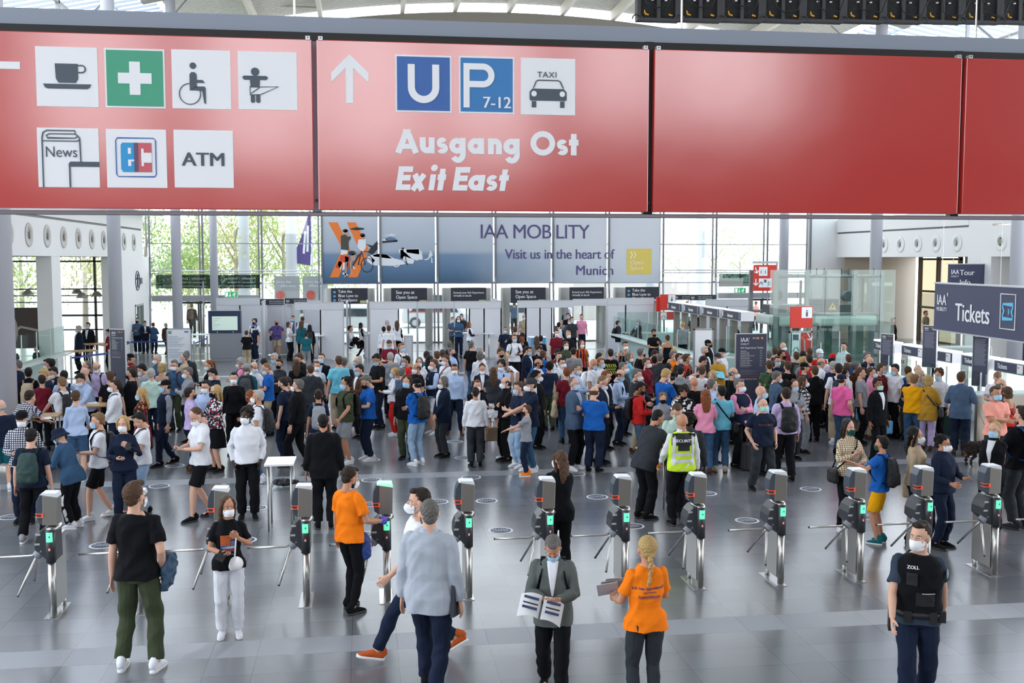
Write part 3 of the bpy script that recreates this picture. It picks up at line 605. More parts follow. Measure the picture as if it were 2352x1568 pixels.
# facade frame
MUL=[-10.06,-7.64,-4.91,-2.1,.68,3.44,6.28,9.15,11.97,14.75,17.5,20.2,22.5]
for i,x in enumerate(MUL):
    b=B(); b.cyl((x-.07,YF-.1,0),(x-.07,YF-.1,14.5),.045,10); b.cyl((x+.09,YF-.55,0),(x+.09,YF-.2,3.2),.05,10); b.cyl((x+.09,YF-.2,3.2),(x+.09,YF-.2,14.5),.05,10); b.box(x-.1,YF-.16,2.9,x+.1,YF-.1,3.0); b.build('trim_%d'%(i+1),GRM,kind='structure',smooth=True)
b=B()
for z in (4.84,6.23,8,9.8,11.6,13.4): b.box(-10,YF-.05,z-.025,22.5,YF+.03,z+.025)
b.box(-10,YF-.06,2.9,22.5,YF,2.94); b.box(-10,YF-.05,.0,22.5,YF+.05,.07)
b.build('trim_14',GRM,kind='structure')
b=B(); 
for z in (3.55,3.42): b.cyl((-10,YF-.3,z),(-2.1,YF-.3,z),.03,8); b.cyl((14.75,YF-.3,z),(22.5,YF-.3,z),.03,8)
b.build('trim_15',ALU,kind='structure',smooth=True)
for i,(a,c) in enumerate(zip(MUL[:-1],MUL[1:])):
    B().box(a+.05,YF+.0,.07,c-.05,YF+.015,14.5).build('window_%d'%(i+1),G_CL,kind='structure')
# door header boxes and doors in the facade
for i,(a,c) in enumerate([(-9.9,-5.0),(17.7,22.4)]):
    B().box(a,YF-.35,2.12,c,YF-.1,2.4).build('trim_%d'%(16+i),GRM,kind='structure',bevel=.01)
for i,(a,c) in enumerate([(-8.7,-6.9),(19.35,20.7)]):
    d=B(); d.box(a,YF-.2,0,a+.09,YF-.08,2.1); d.box(c-.09,YF-.2,0,c,YF-.08,2.1); d.box(a,YF-.2,2.0,c,YF-.08,2.1); o=d.build('door_%d'%(i+1),DRK,kind='structure')
    B().box((a+c)/2-.03,YF-.19,.05,(a+c)/2+.03,YF-.1,2.0).build('door_stile',DRK,o); B().box(a+.09,YF-.15,.05,(a+c)/2-.03,YF-.13,2.0).build('door_pane',G_CL,o); B().cyl(((a+c)/2-.12,YF-.24,.8),((a+c)/2-.12,YF-.24,1.3),.015,8).build('door_handle',STL,o)
# dark green film banners with mirrored lettering on the facade
for i,(a,c,tt) in enumerate([(-9.7,-4.95,('Aussteller / Exhibitor','Hauptausweis / 3G Nachweis','Recognition of VCP Certification')),(17.75,20.9,('Besucher / Visitor','Eintritt Nachweis 3G','Entry and VCP Certification'))]):
    t=thing('glass_film',['dark green film with mirrored Exhibitor lettering on the left glass front','dark green film with mirrored Visitor lettering behind the red direction sign'][i],'sign',(0,0,0))
    B().box(a,YF-.26,2.72,c,YF-.24,3.36).build('film',G_DK,t)
    gm=mat('pale_green_print',(.42,.5,.45),.5)
    for k in range(2 if i==0 else 1):
        x1=a+(c-a)*(.50 if k==0 and i==0 else .98)
        for j,(s_,sz) in enumerate(zip(tt,(.17,.11,.11))):
            o=text(s_,x1-.08,YF-.28,3.14-.17*j,sz,gm,t); o.scale=(-1,1,1)
# outside advertising panes seen through the glass
adm=mat('grey_poster',(.45,.45,.46),.6)
for k,x in enumerate((-4.5,-3.1)):
    t=thing('outdoor_poster','grey outdoor poster with a red dot behind the glass, '+('left one' if k==0 else 'right one, above the certification header'),'poster',(x,YF+2.5,0)); B().box(0,0,0.2,1.25,.06,3.25).build('panel',adm,t); B().box(.05,-.1,-.03,.12,.16,.2).box(1.1,-.1,-.03,1.17,.16,.2).build('feet',GRM,t)
    B().lathe([(.0,-.01),(.22,-.01),(.22,.01),(0,.01)],n=20).rot(MX.Translation((.3+.1*k,-.03,2.3))@MX.Rotation(PI/2,4,'X')).build('red_dot',mat('red_dot',(.7,.12,.08),.5),t)
    text('Drive the',.1,-.03,2.9,.19,WHP,t,bold=.02); text('difference.',.3,-.03,2.7,.19,WHP,t,bold=.02)
# ---- walls
# left: white end wall with logo and door
b=B(); b.box(-10.2,44.9,0,-10.0,48.0,4.2); b.box(-10.2,49.7,0,-10,51.4,4.2); b.box(-10.2,48.0,2.1,-10,49.7,4.2); b.build('wall_left',WHT,kind='structure')
d=B(); d.box(-10.12,48.0,0,-9.97,48.08,2.1); d.box(-10.12,49.62,0,-9.97,49.7,2.1); d.box(-10.12,48,2.02,-9.97,49.7,2.1); d.box(-10.1,48.8,0,-9.98,48.9,2.02); d=d.build('door_3',GRM,kind='structure'); B().box(-10.06,48.08,0,-10.04,48.8,2.02).build('door_pane',G_GR,d); B().box(-10.06,48.9,0,-10.04,49.62,2.02).build('door_pane',G_GR,d)
t=thing('wall_emblem','round dark blue outlined emblem with a small screen on the left white wall','emblem',(-9.99,48.6,3.15)); b=B(); b.loft([(0,.42*cos(a),.42*sin(a)) for a in [k*PI/12 for k in range(25)]],.025,6,caps=False); b.build('ring',NAV,t,smooth=True); B().box(0,-.05,-.3,.03,.05,.3).box(0,-.3,.06,.03,.3,.12).build('symbol',NAV,t); B().box(.02,.5,-.15,.06,.8,.12).build('plate',GRM,t)
# left bulkhead with round portholes
ORD='first second third fourth fifth sixth seventh eighth ninth tenth eleventh twelfth thirteenth fourteenth'.split()
def bulk(x,s,y0,y1,ys,name,zc):
    b=B(); b.box(min(x,x-s*.25),y0,4.2,max(x,x-s*.25),y1,5.38); b.box(min(x+s*.02,x-s*.9),y0,5.46,max(x+s*.02,x-s*.9),y1,6.1); b.build(name,WHT,kind='structure')
    B().box(min(x-s*.05,x-s*.5),y0,5.38,max(x-s*.05,x-s*.5),y1,5.46).build('trim_%d'%(20 if s>0 else 21),DRK,kind='structure')
    for k,y in enumerate(ys):
        p=thing('porthole','','air nozzle',(x+s*.005,y,zc),0,'round air nozzles on the %s gallery front'%('left' if s>0 else 'right'))
        p['label']='round air nozzle on the %s white gallery front, %s from the near end'%('left' if s>0 else 'right',ORD[k] if s>0 else ORD[len(ys)-1-k])
        c=B(); c.lathe([(.37,.0),(.36,.02),(.30,.015),(.17,.012 if s>0 else .05),(.17,.011),(0,.011)],n=28).rot(MX.Rotation(s*PI/2,4,'Y')); c.build('rim',mat('porthole_grey',(.55,.53,.51),.6) if s>0 else WHT,p,smooth=True)
        c=B(); c.ell((s*.03,-.02*s,0),(.03,.07,.12),12); c.build('nozzle',mat('nozzle_brown',(.28,.25,.2),.5),p,smooth=True)
bulk(-10,1,14,50.0,[28,29.8,31.7,33.5,35.35,37.2,39.05,40.9,42.7,44.4,46.2,48.1],'wall_left_gallery',4.83)
b=B(); b.box(-10.2,14,6.1,-9.2,51,6.16); b.build('ledge',WHT,kind='structure')
B().box(-17,14,4.2,-10.26,50,4.35).build('ceiling_left',mat('soffit_beige',(.55,.5,.42),.7),kind='structure')
for i,(y0,y1) in enumerate([(35.8,36.8),(44.3,44.89),(24.5,26.0)]): B().box(-10.5,y0,0,-10.02,y1,4.2).build('wall_left_%d'%(i+2),WHT,kind='structure')
# left window front behind the cafe
b=B()
for z,h in ((.9,.05),(1.55,.08),(2.15,.04),(2.45,.04),(2.75,.05),(4.0,.06)): b.box(-17.1,14,z-h/2,-17,50,z+h/2)
for y in range(15,50,4): b.box(-17.12,y,0,-16.98,y+.16,4.2)
b.build('trim_22',DRK,kind='structure'); B().box(-17.06,14,0,-17.04,50,4.2).build('window_20',G_CL,kind='structure')
B().cyl((-15,31.2,0),(-15,31.2,4.2),.3,24).build('trim_23',WHT,kind='structure',smooth=True)
B().box(-17,50.05,0,-10.2,50.07,4.2).build('window_23',G_CL,kind='structure'); b=B()
for z,h in ((.9,.06),(1.55,.09),(2.15,.05),(2.45,.05),(2.75,.06),(4.0,.08)): b.box(-17,50,z-h/2,-10.2,50.1,z+h/2)
for x in (-16.9,-14.6,-12.2,-10.3): b.box(x,50,0,x+.1,50.1,4.2)
b.build('trim_25',DRK,kind='structure')
# right: white wall, gallery, recess
B().box(22.5,YF-.1,0,26.3,YF+.1,14).build('wall_right_white',WHT,kind='structure')
bulk(24,-1,39.4,51.3,[46.3,44.8,43.3,41.8,40.2],'wall_right_gallery',4.76)
B().box(24.0,37.8,0,24.9,39.4,9).build('wall_right_pillar',WHT,kind='structure')
b=B(); b.box(24,30,4.2,24.25,37.8,5.38); b.box(24,30,5.46,24.9,37.8,6.1); b.build('wall_right_gallery_near',WHT,kind='structure')
p=thing('porthole','round air nozzle on the right gallery front, to the right of the white pillar','air nozzle',(24,37.2,4.76)); B().lathe([(.37,.0),(.36,.02),(.30,.015),(.17,.05),(.17,-.02),(0,-.02)],n=28).rot(MX.Rotation(-PI/2,4,'Y')).build('rim',WHT,p,smooth=True); B().ell((-.03,0,0),(.03,.09,.14),12).build('nozzle',MT['nozzle_brown'],p,smooth=True)
B().box(24.02,39.4,6.1,24.05,51.3,7.0).build('window_21',G_GR,kind='structure')
BEI=mat('beige_wall',(.50,.44,.36),.7); B().box(28,30,0,28.2,46.2,4.2).build('wall_right_recess',BEI,kind='structure'); B().box(24.3,51.0,0,28.2,51.2,4.2).build('wall_right_end',BEI,kind='structure')
B().box(24.3,30,4.2,28.2,51.3,4.35).build('ceiling_right',BEI,kind='structure')
b=B()
for y in (49.9,48.2,46.3,42.8,41.2): b.box(27.8,y,0,27.98,y+.14,4.2)
for z in (.03,1.7,2.5,4.1): b.box(27.82,46.3,z-.05,27.96,50,z+.05)
b.build('trim_24',mat('bronze_frame',(.10,.08,.06),.5),kind='structure'); B().box(27.88,46.4,0,27.9,49.9,4.1).build('window_22',gls('bronze_glass',(.6,.55,.45),.1),kind='structure')
for i,(y0,y1,z) in enumerate([(41.2,42.9,2.1),(39.5,41.0,4.1),(33.5,35.6,4.1)]): B().box(27.9,y0,0,27.99,y1,z).build('door_%d'%(i+4),mat('dark_glazing',(.06,.08,.07),.15),kind='structure')
# ---- roof
RC=(7,15.6-62.0); RR=62.0
def rz(x): return RC[1]+sqrt(RR*RR-(x-7)**2)
CREAM=mat('roof_cream',(.62,.58,.50),.6); DKR=mat('roof_taupe',(.30,.28,.25),.7); CRR=mat('corrugated_deck',(.60,.57,.50),.6); SKY=gls('milk_glazing',(.93,.96,1.0),.05,.3)
_t=CRR.node_tree; _w=_t.nodes.new('ShaderNodeTexWave'); _w.inputs['Scale'].default_value=1.6; _w.bands_direction='Y'; _g=_t.nodes.new('ShaderNodeTexCoord'); _u=_t.nodes.new('ShaderNodeBump'); _u.inputs['Distance'].default_value=.08; _t.links.new(_g.outputs['Object'],_w.inputs['Vector']); _t.links.new(_w.outputs[0],_u.inputs['Height']); _t.links.new(_u.outputs[0],_t.nodes['Principled BSDF'].inputs['Normal'])
def vault(x0,x1,y0,y1,dz,th,name,m,n=10):
    b=B()
    for k in range(n):
        a=x0+(x1-x0)*k/n; c=x0+(x1-x0)*(k+1)/n; za,zc=rz(a)+dz,rz(c)+dz
        b.add([(a,y0,za),(c,y0,zc),(c,y1,zc),(a,y1,za),(a,y0,za+th),(c,y0,zc+th),(c,y1,zc+th),(a,y1,za+th)],[(0,1,2,3),(7,6,5,4),(0,4,5,1),(3,2,6,7),(1,5,6,2),(0,3,7,4)])
    return b.build(name,m,kind='structure')
RIB=[20.8,30.9,41,51.2]
for i,y in enumerate(RIB): vault(-8,22,y-.25,y+.25,-.28,.55,'trim_%d'%(30+i),DKR,24)
for i,(a,c) in enumerate([(-8,-4.8),(-1.9,1.9),(4.4,9.6),(12.1,15.9),(18.8,22)]): vault(a,c,20.8,51.2,.75,.08,'ceiling_deck_%d'%(i+1),CRR,8)
for i,(a,c) in enumerate([(-4.8,-1.9),(1.9,4.4),(9.6,12.1),(15.9,18.8)]):
    vault(a,c,20.8,41,.8,.02,'window_%d'%(30+i),SKY,4); vault(a,c,41,51.2,.75,.08,'ceiling_deck_%d'%(7+i),CRR,4)  # unseen skylight strips in the near bays, kept only to let light in
for i,(xa,xc,za,zc) in enumerate([(-13.5,-8.1,13.2,14.3),(22.1,27.5,14.3,13.2)]):
    b=B(); b.add([(xa,36,za),(xc,36,zc),(xc,51.4,zc),(xa,51.4,za),(xa,36,za+.03),(xc,36,zc+.03),(xc,51.4,zc+.03),(xa,51.4,za+.03)],[(0,1,2,3),(7,6,5,4),(0,4,5,1),(1,5,6,2),(2,6,7,3),(3,7,4,0)]); b.build('window_%d'%(40+i),SKY,kind='structure')
    b=B()
    for k in range(26):
        y=36+.6*k; b.add([(xa,y,za-.1),(xc,y,zc-.1),(xc,y+.07,zc-.1),(xa,y+.07,za-.1),(xa,y,za-.02),(xc,y,zc-.02),(xc,y+.07,zc-.02),(xa,y+.07,za-.02)],[(0,1,2,3),(7,6,5,4),(0,4,5,1),(1,5,6,2),(2,6,7,3),(3,7,4,0)])
    b.build('trim_%d'%(70+i),mat('glazing_bar',(.42,.46,.52),.5),kind='structure')
for i,x in enumerate((-4.8,-1.9,1.9,4.4,7,9.6,12.1,15.9,18.8)):
    B().box(x-.09,20.8,rz(x)+.28,x+.09,51.2,rz(x)+.75).build('trim_%d'%(40+i),CREAM,kind='structure')
b=B()
for k in range(14): b.box(-8,22+k*2.1,rz(-3)+.62-.0,-1.9,22.06+k*2.1,rz(-3)+.7); b.box(15.9,22+k*2.1,rz(17)+.62,22,22.06+k*2.1,rz(17)+.7)
b.build('trim_50',CREAM,kind='structure')
# tie rods and lighting truss under the vault
b=B(); b.cyl((-8,32,13.2),(22,32,12.9),.07,10); b.cyl((-8,20.8,11.6),(22,20.8,11.2),.05,8)
b.build('trim_51',mat('truss_taupe',(.42,.40,.37),.5),kind='structure',smooth=True)
b=B()
for x in (4,10,1.2,13.5): b.cyl((x,32,13),(x+(7-x)*.35,31,rz(7)),.03,8)
b.build('trim_52',CREAM,kind='structure')
# grey soffit panels left and right of the vault crown near the hall sides
for i,(P4) in enumerate([((-6.6,31.1,14.4),(-2.1,31.1,15.0),(-1.2,41,15.0),(-6.2,41,14.7)),((15.9,31.1,14.2),(21,31.1,13.9),(21,41,14.2),(15.5,41,14.6))]):
    b=B(); b.add([*P4]+[(x,y,z+.12) for x,y,z in P4],[(0,1,2,3),(7,6,5,4),(0,4,5,1),(1,5,6,2),(2,6,7,3),(3,7,4,0)]); b.build('ceiling_panel_%d'%(i+1),mat('soffit_grey',(.40,.40,.42),.7),kind='structure')
# clerestory frames at the left and right above the galleries
b=B()
for y in (24,31,37.5,44): b.box(-10.1,y,6.1,-9.98,y+.12,14.5)
for z in (8.5,11,12.6,14.4): b.box(-10.1,14,z,-9.98,51.5,z+.1)
for y in (26,33,40): b.cyl((-10,y,9),(-7,y+5,14.6),.05,8)
b.build('trim_53',GRM,kind='structure')
b=B()
for y in (32,40): b.box(24,y,9,24.12,y+.12,14.5)
for z in (12.4,14.4): b.box(24,31,z,24.12,51.5,z+.1)
for y in (33,41): b.cyl((24,y,9),(21,y+5,14.6),.05,8)
b.build('trim_54',GRM,kind='structure')

# unseen hall behind the viewer, added: wall openings shaped for reflections in the red panels
DW=mat('far_wall_taupe',(.10,.09,.085),.8)
b=B(); b.box(-22,-16.3,0,34,-16,6.9); b.box(-22,-16.3,13.5,34,-16,16.5)
for x,w in ((-22,12.6),(-6.2,1.6),(-1.5,.5),(1.8,.7),(5.2,1.3),(9,.5),(13.5,20.5)): b.box(x,-16.3,6.3,x+w,-16,13.5)
b.box(6.5,-16.3,6.3,13.5,-16,8.3)
b.build('wall_back_unseen',DW,kind='structure')
vault(-8,22,-16,20.8,.75,.08,'ceiling_deck_6',CRR,16)  # unseen closed deck, added to keep sky light out of the hall
# ================================================================ flat drawing helpers (signs are flat boards with raised film)
_sc=[0]
def st(b,pts,w,y0=-.004,y1=0.,closed=False):
    "a stroke of width w along (x,z) points, as one strip"
    n=len(pts); L=[];Rr=[]; _sc[0]=(_sc[0]+1)%9; y0-=_sc[0]*.0003
    for i in range(n):
        a=pts[(i-1)%n] if closed or i else pts[i]; c=pts[(i+1)%n] if closed or i<n-1 else pts[i]
        dx,dz=c[0]-a[0],c[1]-a[1]; l=math.hypot(dx,dz) or 1; nx,nz=-dz/l,dx/l; k=1.
        if 0<i<n-1 or closed:
            d1=(pts[i][0]-a[0],pts[i][1]-a[1]); l1=math.hypot(*d1) or 1; k=1/max(.5,abs(nx*(-d1[1]/l1)+nz*(d1[0]/l1)))
        L.append((pts[i][0]+nx*w/2*k,pts[i][1]+nz*w/2*k)); Rr.append((pts[i][0]-nx*w/2*k,pts[i][1]-nz*w/2*k))
    m=n if closed else n-1
    for i in range(m):
        j=(i+1)%n; b.prism([L[i],Rr[i],Rr[j],L[j]],y0,y1)
    return b
def arc(cx,cz,rx,rz,a0,a1,n=20): return [(cx+rx*cos(R(a0+(a1-a0)*k/n)),cz+rz*sin(R(a0+(a1-a0)*k/n))) for k in range(n+1)]
def glyph(b,ch,x0,x1,z,X,H,w,sh=0):
    i=len(b.v); W=x1-x0; r=X/2; h=w/2; cx=(x0+x1)/2
    if ch=='A': st(b,[(x0+h,z),(cx,z+H-h*.3)],w); st(b,[(x1-h,z),(cx,z+H-h*.3)],w); st(b,[(x0+W*.2,z+H*.28),(x1-W*.2,z+H*.28)],w*.85); b.prism([(cx-w*.75,z+H-w),(cx+w*.75,z+H-w),(cx+w*.6,z+H),(cx-w*.6,z+H)],-.004,0)
    elif ch=='u': st(b,[(x0+h,z+X)]+arc(cx,z+W/2,W/2-h,W/2-h,180,360)+[(x1-h,z+X)],w); st(b,[(x1-h,z),(x1-h,z+X)],w)
    elif ch=='U': st(b,[(x0+h,z+H)]+arc(cx,z+W/2,W/2-h,W/2-h,180,360)+[(x1-h,z+H)],w)
    elif ch=='n': st(b,[(x0+h,z),(x0+h,z+X)],w); st(b,arc(cx,z+X-W/2,W/2-h,W/2-h,180,0)+[(x1-h,z)],w)
    elif ch=='s':
        w_=w*.80; q=(X-w_)/4; g_=W/2-w_*.55; st(b,arc(cx,z+w_/2+3*q,g_*.92,q,30,262,16)+arc(cx,z+w_/2+q,g_,q,82,-150,16),w_)
    elif ch in 'ag':
        e=W/2-h; st(b,arc(cx-h*.2,z+r,e,r-h,0,360,28)[:-1],w,closed=True)
        if ch=='a': st(b,[(x1-h,z),(x1-h,z+X)],w)
        else: st(b,[(x1-h,z+X),(x1-h,z)]+arc(cx,z-.002,W/2-h,.058-h*.6,0,-150,14)[1:],w*.95)
    elif ch=='O': st(b,arc(cx,z+H/2,W/2-h,H/2-h+.004,0,360,36)[:-1],w,closed=True)
    elif ch=='t': st(b,[(cx,z),(cx,z+H*.92)],w); st(b,[(x0,z+X-h),(x1,z+X-h)],w)
    elif ch=='E':
        st(b,[(x0+h,z),(x0+h,z+H)],w); [st(b,[(x0,q),(x1-(0 if q!=z+H*.52 else .01),q)],w) for q in (z+h,z+H*.52,z+H-h)]
    elif ch=='x': st(b,[(x0+h,z),(x1-h,z+X)],w); st(b,[(x0+h,z+X),(x1-h,z)],w)
    elif ch=='i': st(b,[(cx,z),(cx,z+X)],w); b.prism(arc(cx,z+H-h*.4,w*.6,w*.6,0,360,14)[:-1],-.004,0)
    elif ch=='P': st(b,[(x0+h,z),(x0+h,z+H)],w); rr=H*.27; st(b,[(x0,z+H-h)]+arc(x1-rr,z+H-rr,rr-h,rr-h,90,-90)+[(x0,z+H-2*rr+h)],w)
    if sh: b.v[i:]=[(x+(zz-z)*sh,y,zz) for x,y,zz in b.v[i:]]
SY=8.0
def sx(px,py): q=yp(px,py,SY); return q.x
def sz(px,py): return yp(px,py,SY).z
REDP=mat('red_enamel',(.56,.016,.010),.26,sp=.8,coat=1.0); _p=REDP.node_tree.nodes['Principled BSDF']; _p.inputs['Coat Roughness'].default_value=.16; _p.inputs['Coat IOR'].default_value=2.1
# the panels are slightly bowed sheet metal
_x=nn(REDP,'ShaderNodeTexNoise'); _x.inputs['Scale'].default_value=1.1; _q=nn(REDP,'ShaderNodeTexCoord'); lk(REDP,_q.outputs['Object'],_x.inputs['Vector']); _u=nn(REDP,'ShaderNodeBump'); _u.inputs['Distance'].default_value=.03; _u.inputs['Strength'].default_value=.6; lk(REDP,_x.outputs[0],_u.inputs['Height']); lk(REDP,_u.outputs[0],_p.inputs['Normal'])
PW=mat('sign_white',(.87,.88,.91),.4); PG=mat('pictogram_grey',(.075,.10,.13),.5); PGR=mat('first_aid_green',(.06,.36,.22),.4); PBL=mat('sign_blue',(.035,.13,.42),.4); PBL2=mat('parking_blue',(.03,.20,.50),.4)
BEAM=mat('beam_paint',(.27,.31,.38),.5); SBK=mat('sign_seam_black',(.008,.008,.009),.5)
t=thing('sign_beam','long blue-grey steel beam carrying the red direction sign panels','beam',(0,8.2,0))
zt=5.71; zb=4.465
B().box(-3.6,-.1,5.775,6.6,.1,5.895).build('beam',BEAM,t,bevel=.004); B().box(-3.6,-.13,5.715,6.6,.12,5.775).build('shadow_gap',SBK,t); B().box(-3.6,-.12,4.43,6.6,.1,4.455).build('bottom_rail',mat('rail_grey',(.35,.33,.36),.5),t)
XS=[(-3.4,sx(719,280)),(sx(729,280),sx(1490,280)),(sx(1502,280),sx(2206,280)),(sx(2216,280),6.4)]
for i in range(3):
    b=B(); b.box(XS[i][1]-.015,-.12,4.45,XS[i+1][0]+.015,-.05,5.78); b.build('seam_post',mat('seam_grey',(.33,.36,.45),.5) if i==0 else SBK,t)
    B().cyl(((XS[i][1]+XS[i+1][0])/2,-.14,4.54),((XS[i][1]+XS[i+1][0])/2,-.1,4.54),.012,8).build('bolt',DRK,t)
for x in (-3,-.5,2.5,5): B().cyl((x,0,5.89),(x,0,14.5),.008,6).build('hanging_rod',STL,t)
PL=['red sign panel with cup, first aid, wheelchair, diaper, news, card and ATM pictograms','red exit sign panel with white up arrow, blue U and P squares and taxi','blank red sign panel right of the taxi exit panel','cut-off blank red sign panel at the right edge of the picture']
PN=[]
for i,(a,c) in enumerate(XS):
    p=thing('sign_panel',PL[i],'sign',(0,SY,0)); PN.append(p)
    B().box(a,0,zb,c,.06,zt).build('board',REDP,p,bevel=.006)
    for x in (a+.03,c-.03):
        if abs(x)<6 and x>-3.2: k=B(); k.box(x-.016,-.01,zt-.006,x+.016,.04,zt+.022); k.build('clamp',ALU,p); B().cyl((x,-.013,zt+.01),(x,-.009,zt+.01),.005,8).build('clamp_screw',DRK,p)
def sq(p,px0,py0,px1,py1,m,name='square',y=-.004,r=0):
    x0,z1=sx(px0,(py0+py1)/2),sz((px0+px1)/2,py0); x1,z0=sx(px1,(py0+py1)/2),sz((px0+px1)/2,py1)
    return B().box(x0,y,z0,x1,0.0,z1).build(name,m,p),(x0,z0,x1,z1)
p=PN[0]
def loc(f): # local square coords 0..1 -> x,z
    return lambda u,v:(f[0]+(f[2]-f[0])*u,f[1]+(f[3]-f[1])*v)
def sym(p,fn,name,m,y=-.008):
    b=B(); fn(b); o=b.build(name,m,p); return o
def P2(b,pts,y0=-.008,y1=-.003): return b.prism(pts,y0,y1)
def S2(b,pts,w,cl=False): return st(b,pts,w,-.008,-.003,cl)
def ellp(L,u,v,r,n=24): c=L(u,v); s=L(1,0)[0]-L(0,0)[0]; return [(c[0]+r*s*cos(2*PI*k/n),c[1]+r*s*sin(2*PI*k/n)) for k in range(n)]
o,f=sq(p,83,108,225,245,PW,'cup_square'); L=loc(f); S=f[2]-f[0]
b=B(); P2(b,[L(.31,.72),L(.68,.72),L(.68,.47),L(.64,.40),L(.36,.40),L(.32,.47)]); S2(b,[L(.66,.69)]+[(L(.74,.62)[0]+.06*S*cos(R(a)),L(.74,.635)[1]+.06*S*sin(R(a))) for a in range(90,-91,-20)]+[L(.66,.575)],.022*S); P2(b,[L(.11,.38),L(.89,.38),L(.86,.32),L(.82,.30),L(.18,.30),L(.14,.32)]); b.build('cup_symbol',PG,o)
o,f=sq(p,241,112,379,248,PW,'first_aid_square'); L=loc(f); b=B(); P2(b,[L(.03,.03),L(.97,.03),L(.97,.97),L(.03,.97)],-.006,-.003); b.build('green_field',PGR,o); b=B(); P2(b,[L(.41,.22),L(.59,.22),L(.59,.78),L(.41,.78)],-.009,-.003); P2(b,[L(.22,.41),L(.78,.41),L(.78,.59),L(.22,.59)],-.0092,-.003); b.build('cross',PW,o)
o,f=sq(p,395,115,530,250,PW,'wheelchair_square'); L=loc(f); S=f[2]-f[0]; b=B(); P2(b,ellp(L,.36,.73,.055)); P2(b,[L(.30,.58),L(.33,.62),L(.39,.62),L(.42,.58),L(.42,.49),L(.52,.49),L(.56,.44),L(.42,.44),L(.42,.37),L(.30,.31)]); P2(b,[L(.30,.31),L(.42,.38),L(.55,.38),L(.57,.35),L(.57,.08),L(.54,.10),L(.51,.30),L(.45,.31)]); S2(b,ellp(L,.30,.25,.18)[:],.014*S,True); b.build('wheelchair_symbol',PG,o)
o,f=sq(p,547,119,682,252,PW,'diaper_square'); L=loc(f); S=f[2]-f[0]; b=B(); P2(b,ellp(L,.29,.65,.07)); P2(b,[L(.07,.55),L(.10,.58),L(.48,.58),L(.51,.55),L(.48,.51),L(.37,.51),L(.36,.38),L(.21,.38),L(.20,.51),L(.10,.51)]); S2(b,[L(.20,.40),L(.34,.39),L(.68,.40),L(.38,.26),L(.20,.25)],.012*S,True); S2(b,[L(.21,.27),L(.36,.38)],.012*S); P2(b,[L(.21,.25),L(.28,.25),L(.28,.13),L(.24,.11),L(.21,.13)]); P2(b,[L(.30,.25),L(.37,.25),L(.37,.13),L(.34,.11),L(.30,.13)]); b.build('diaper_symbol',PG,o)
o,f=sq(p,87,294,228,430,PW,'news_square'); L=loc(f); S=f[2]-f[0]; b=B(); S2(b,[L(.08,.0),L(.08,.84),L(.10,.92),L(.16,.955),L(.62,.955),L(.62,.9),L(.66,.87),L(.69,.83),L(.70,.43)],.018*S); S2(b,[L(.62,.90),L(.20,.90),L(.15,.87),L(.17,.83),L(.62,.83),L(.65,.86)],.015*S); S2(b,[L(.08,.78),L(.64,.78),L(.69,.80)],.015*S); P2(b,[L(.50,.40),L(.53,.435),L(1,.435),L(1,.35),L(.50,.35)]); S2(b,[L(.515,.0),L(.515,.36)],.022*S); b.build('newspaper_symbol',PG,o); q=L(.12,.51); text('News',q[0],-.008,q[1],.19*S*1.35,PG,o,sx=.88)
o,f=sq(p,245,297,383,431,PW,'card_square'); L=loc(f); S=f[2]-f[0]; b=B(); S2(b,[L(.19,.19),L(.16,.23),L(.16,.81),L(.19,.85),L(.79,.85),L(.82,.81),L(.82,.23),L(.79,.19)],.014*S,True); b.build('card_outline',PBL,o)
b=B(); P2(b,[L(.24,.32),L(.27,.27),L(.46,.27),L(.46,.77),L(.27,.77),L(.24,.73)]); b.build('blue_letter',mat('card_blue',(.03,.32,.66),.4),o); b=B(); P2(b,[L(.52,.27),L(.75,.27),L(.75,.46),L(.52,.46)]); P2(b,[L(.52,.57),L(.75,.57),L(.75,.77),L(.52,.77)]); P2(b,[L(.52,.46),L(.57,.46),L(.57,.57),L(.52,.57)]); b.build('red_letter',mat('card_red',(.6,.12,.15),.4),o); b=B(); P2(b,[L(.46,.27),L(.53,.27),L(.53,.77),L(.46,.77)],-.009); b.build('overlap_bar',mat('card_purple',(.13,.08,.15),.4),o)
b=B(); P2(b,[L(.36,.58),L(.41,.58),L(.41,.68),L(.36,.68)],-.01); P2(b,[L(.36,.37),L(.41,.37),L(.41,.45),L(.46,.45),L(.46,.48),L(.36,.48)],-.01); P2(b,[L(.58,.37),L(.62,.37),L(.62,.43),L(.75,.43),L(.75,.60),L(.62,.60),L(.62,.67),L(.58,.67)],-.0095); b.build('letter_counter',PW,o)
o,f=sq(p,400,299,536,431,PW,'atm_square'); L=loc(f); q=L(.5,.38); S=f[2]-f[0]; text('ATM',q[0],-.008,q[1],.33*S,PG,o,al='CENTER',bold=.022,sx=1.08)
b=B(); b.box(sx(-60,150),-.004,sz(0,158),sx(46,150),0,sz(0,141)); b.build('arrow_stem',PW,p)
p=PN[1]; b=B(); cxa=sx(803,180)
def pxz(pts): return [yp(x,y,SY) for x,y in pts]
q=[(v.x,v.z) for v in pxz([(802,125),(846,167),(846,190),(811,156),(811,237),(795,237),(794,156),(761,188),(761,166)])]
b.prism([q[0],q[1],q[2],q[3],(q[0][0],q[3][1])],-.005,0); b.prism([q[0],(q[0][0],q[3][1]),q[6],q[7],q[8]],-.005,0); b.prism([(q[6][0],q[3][1]+.06),(q[3][0],q[3][1]+.06),q[4],q[5]],-.0045,0); b.build('up_arrow',PW,p)
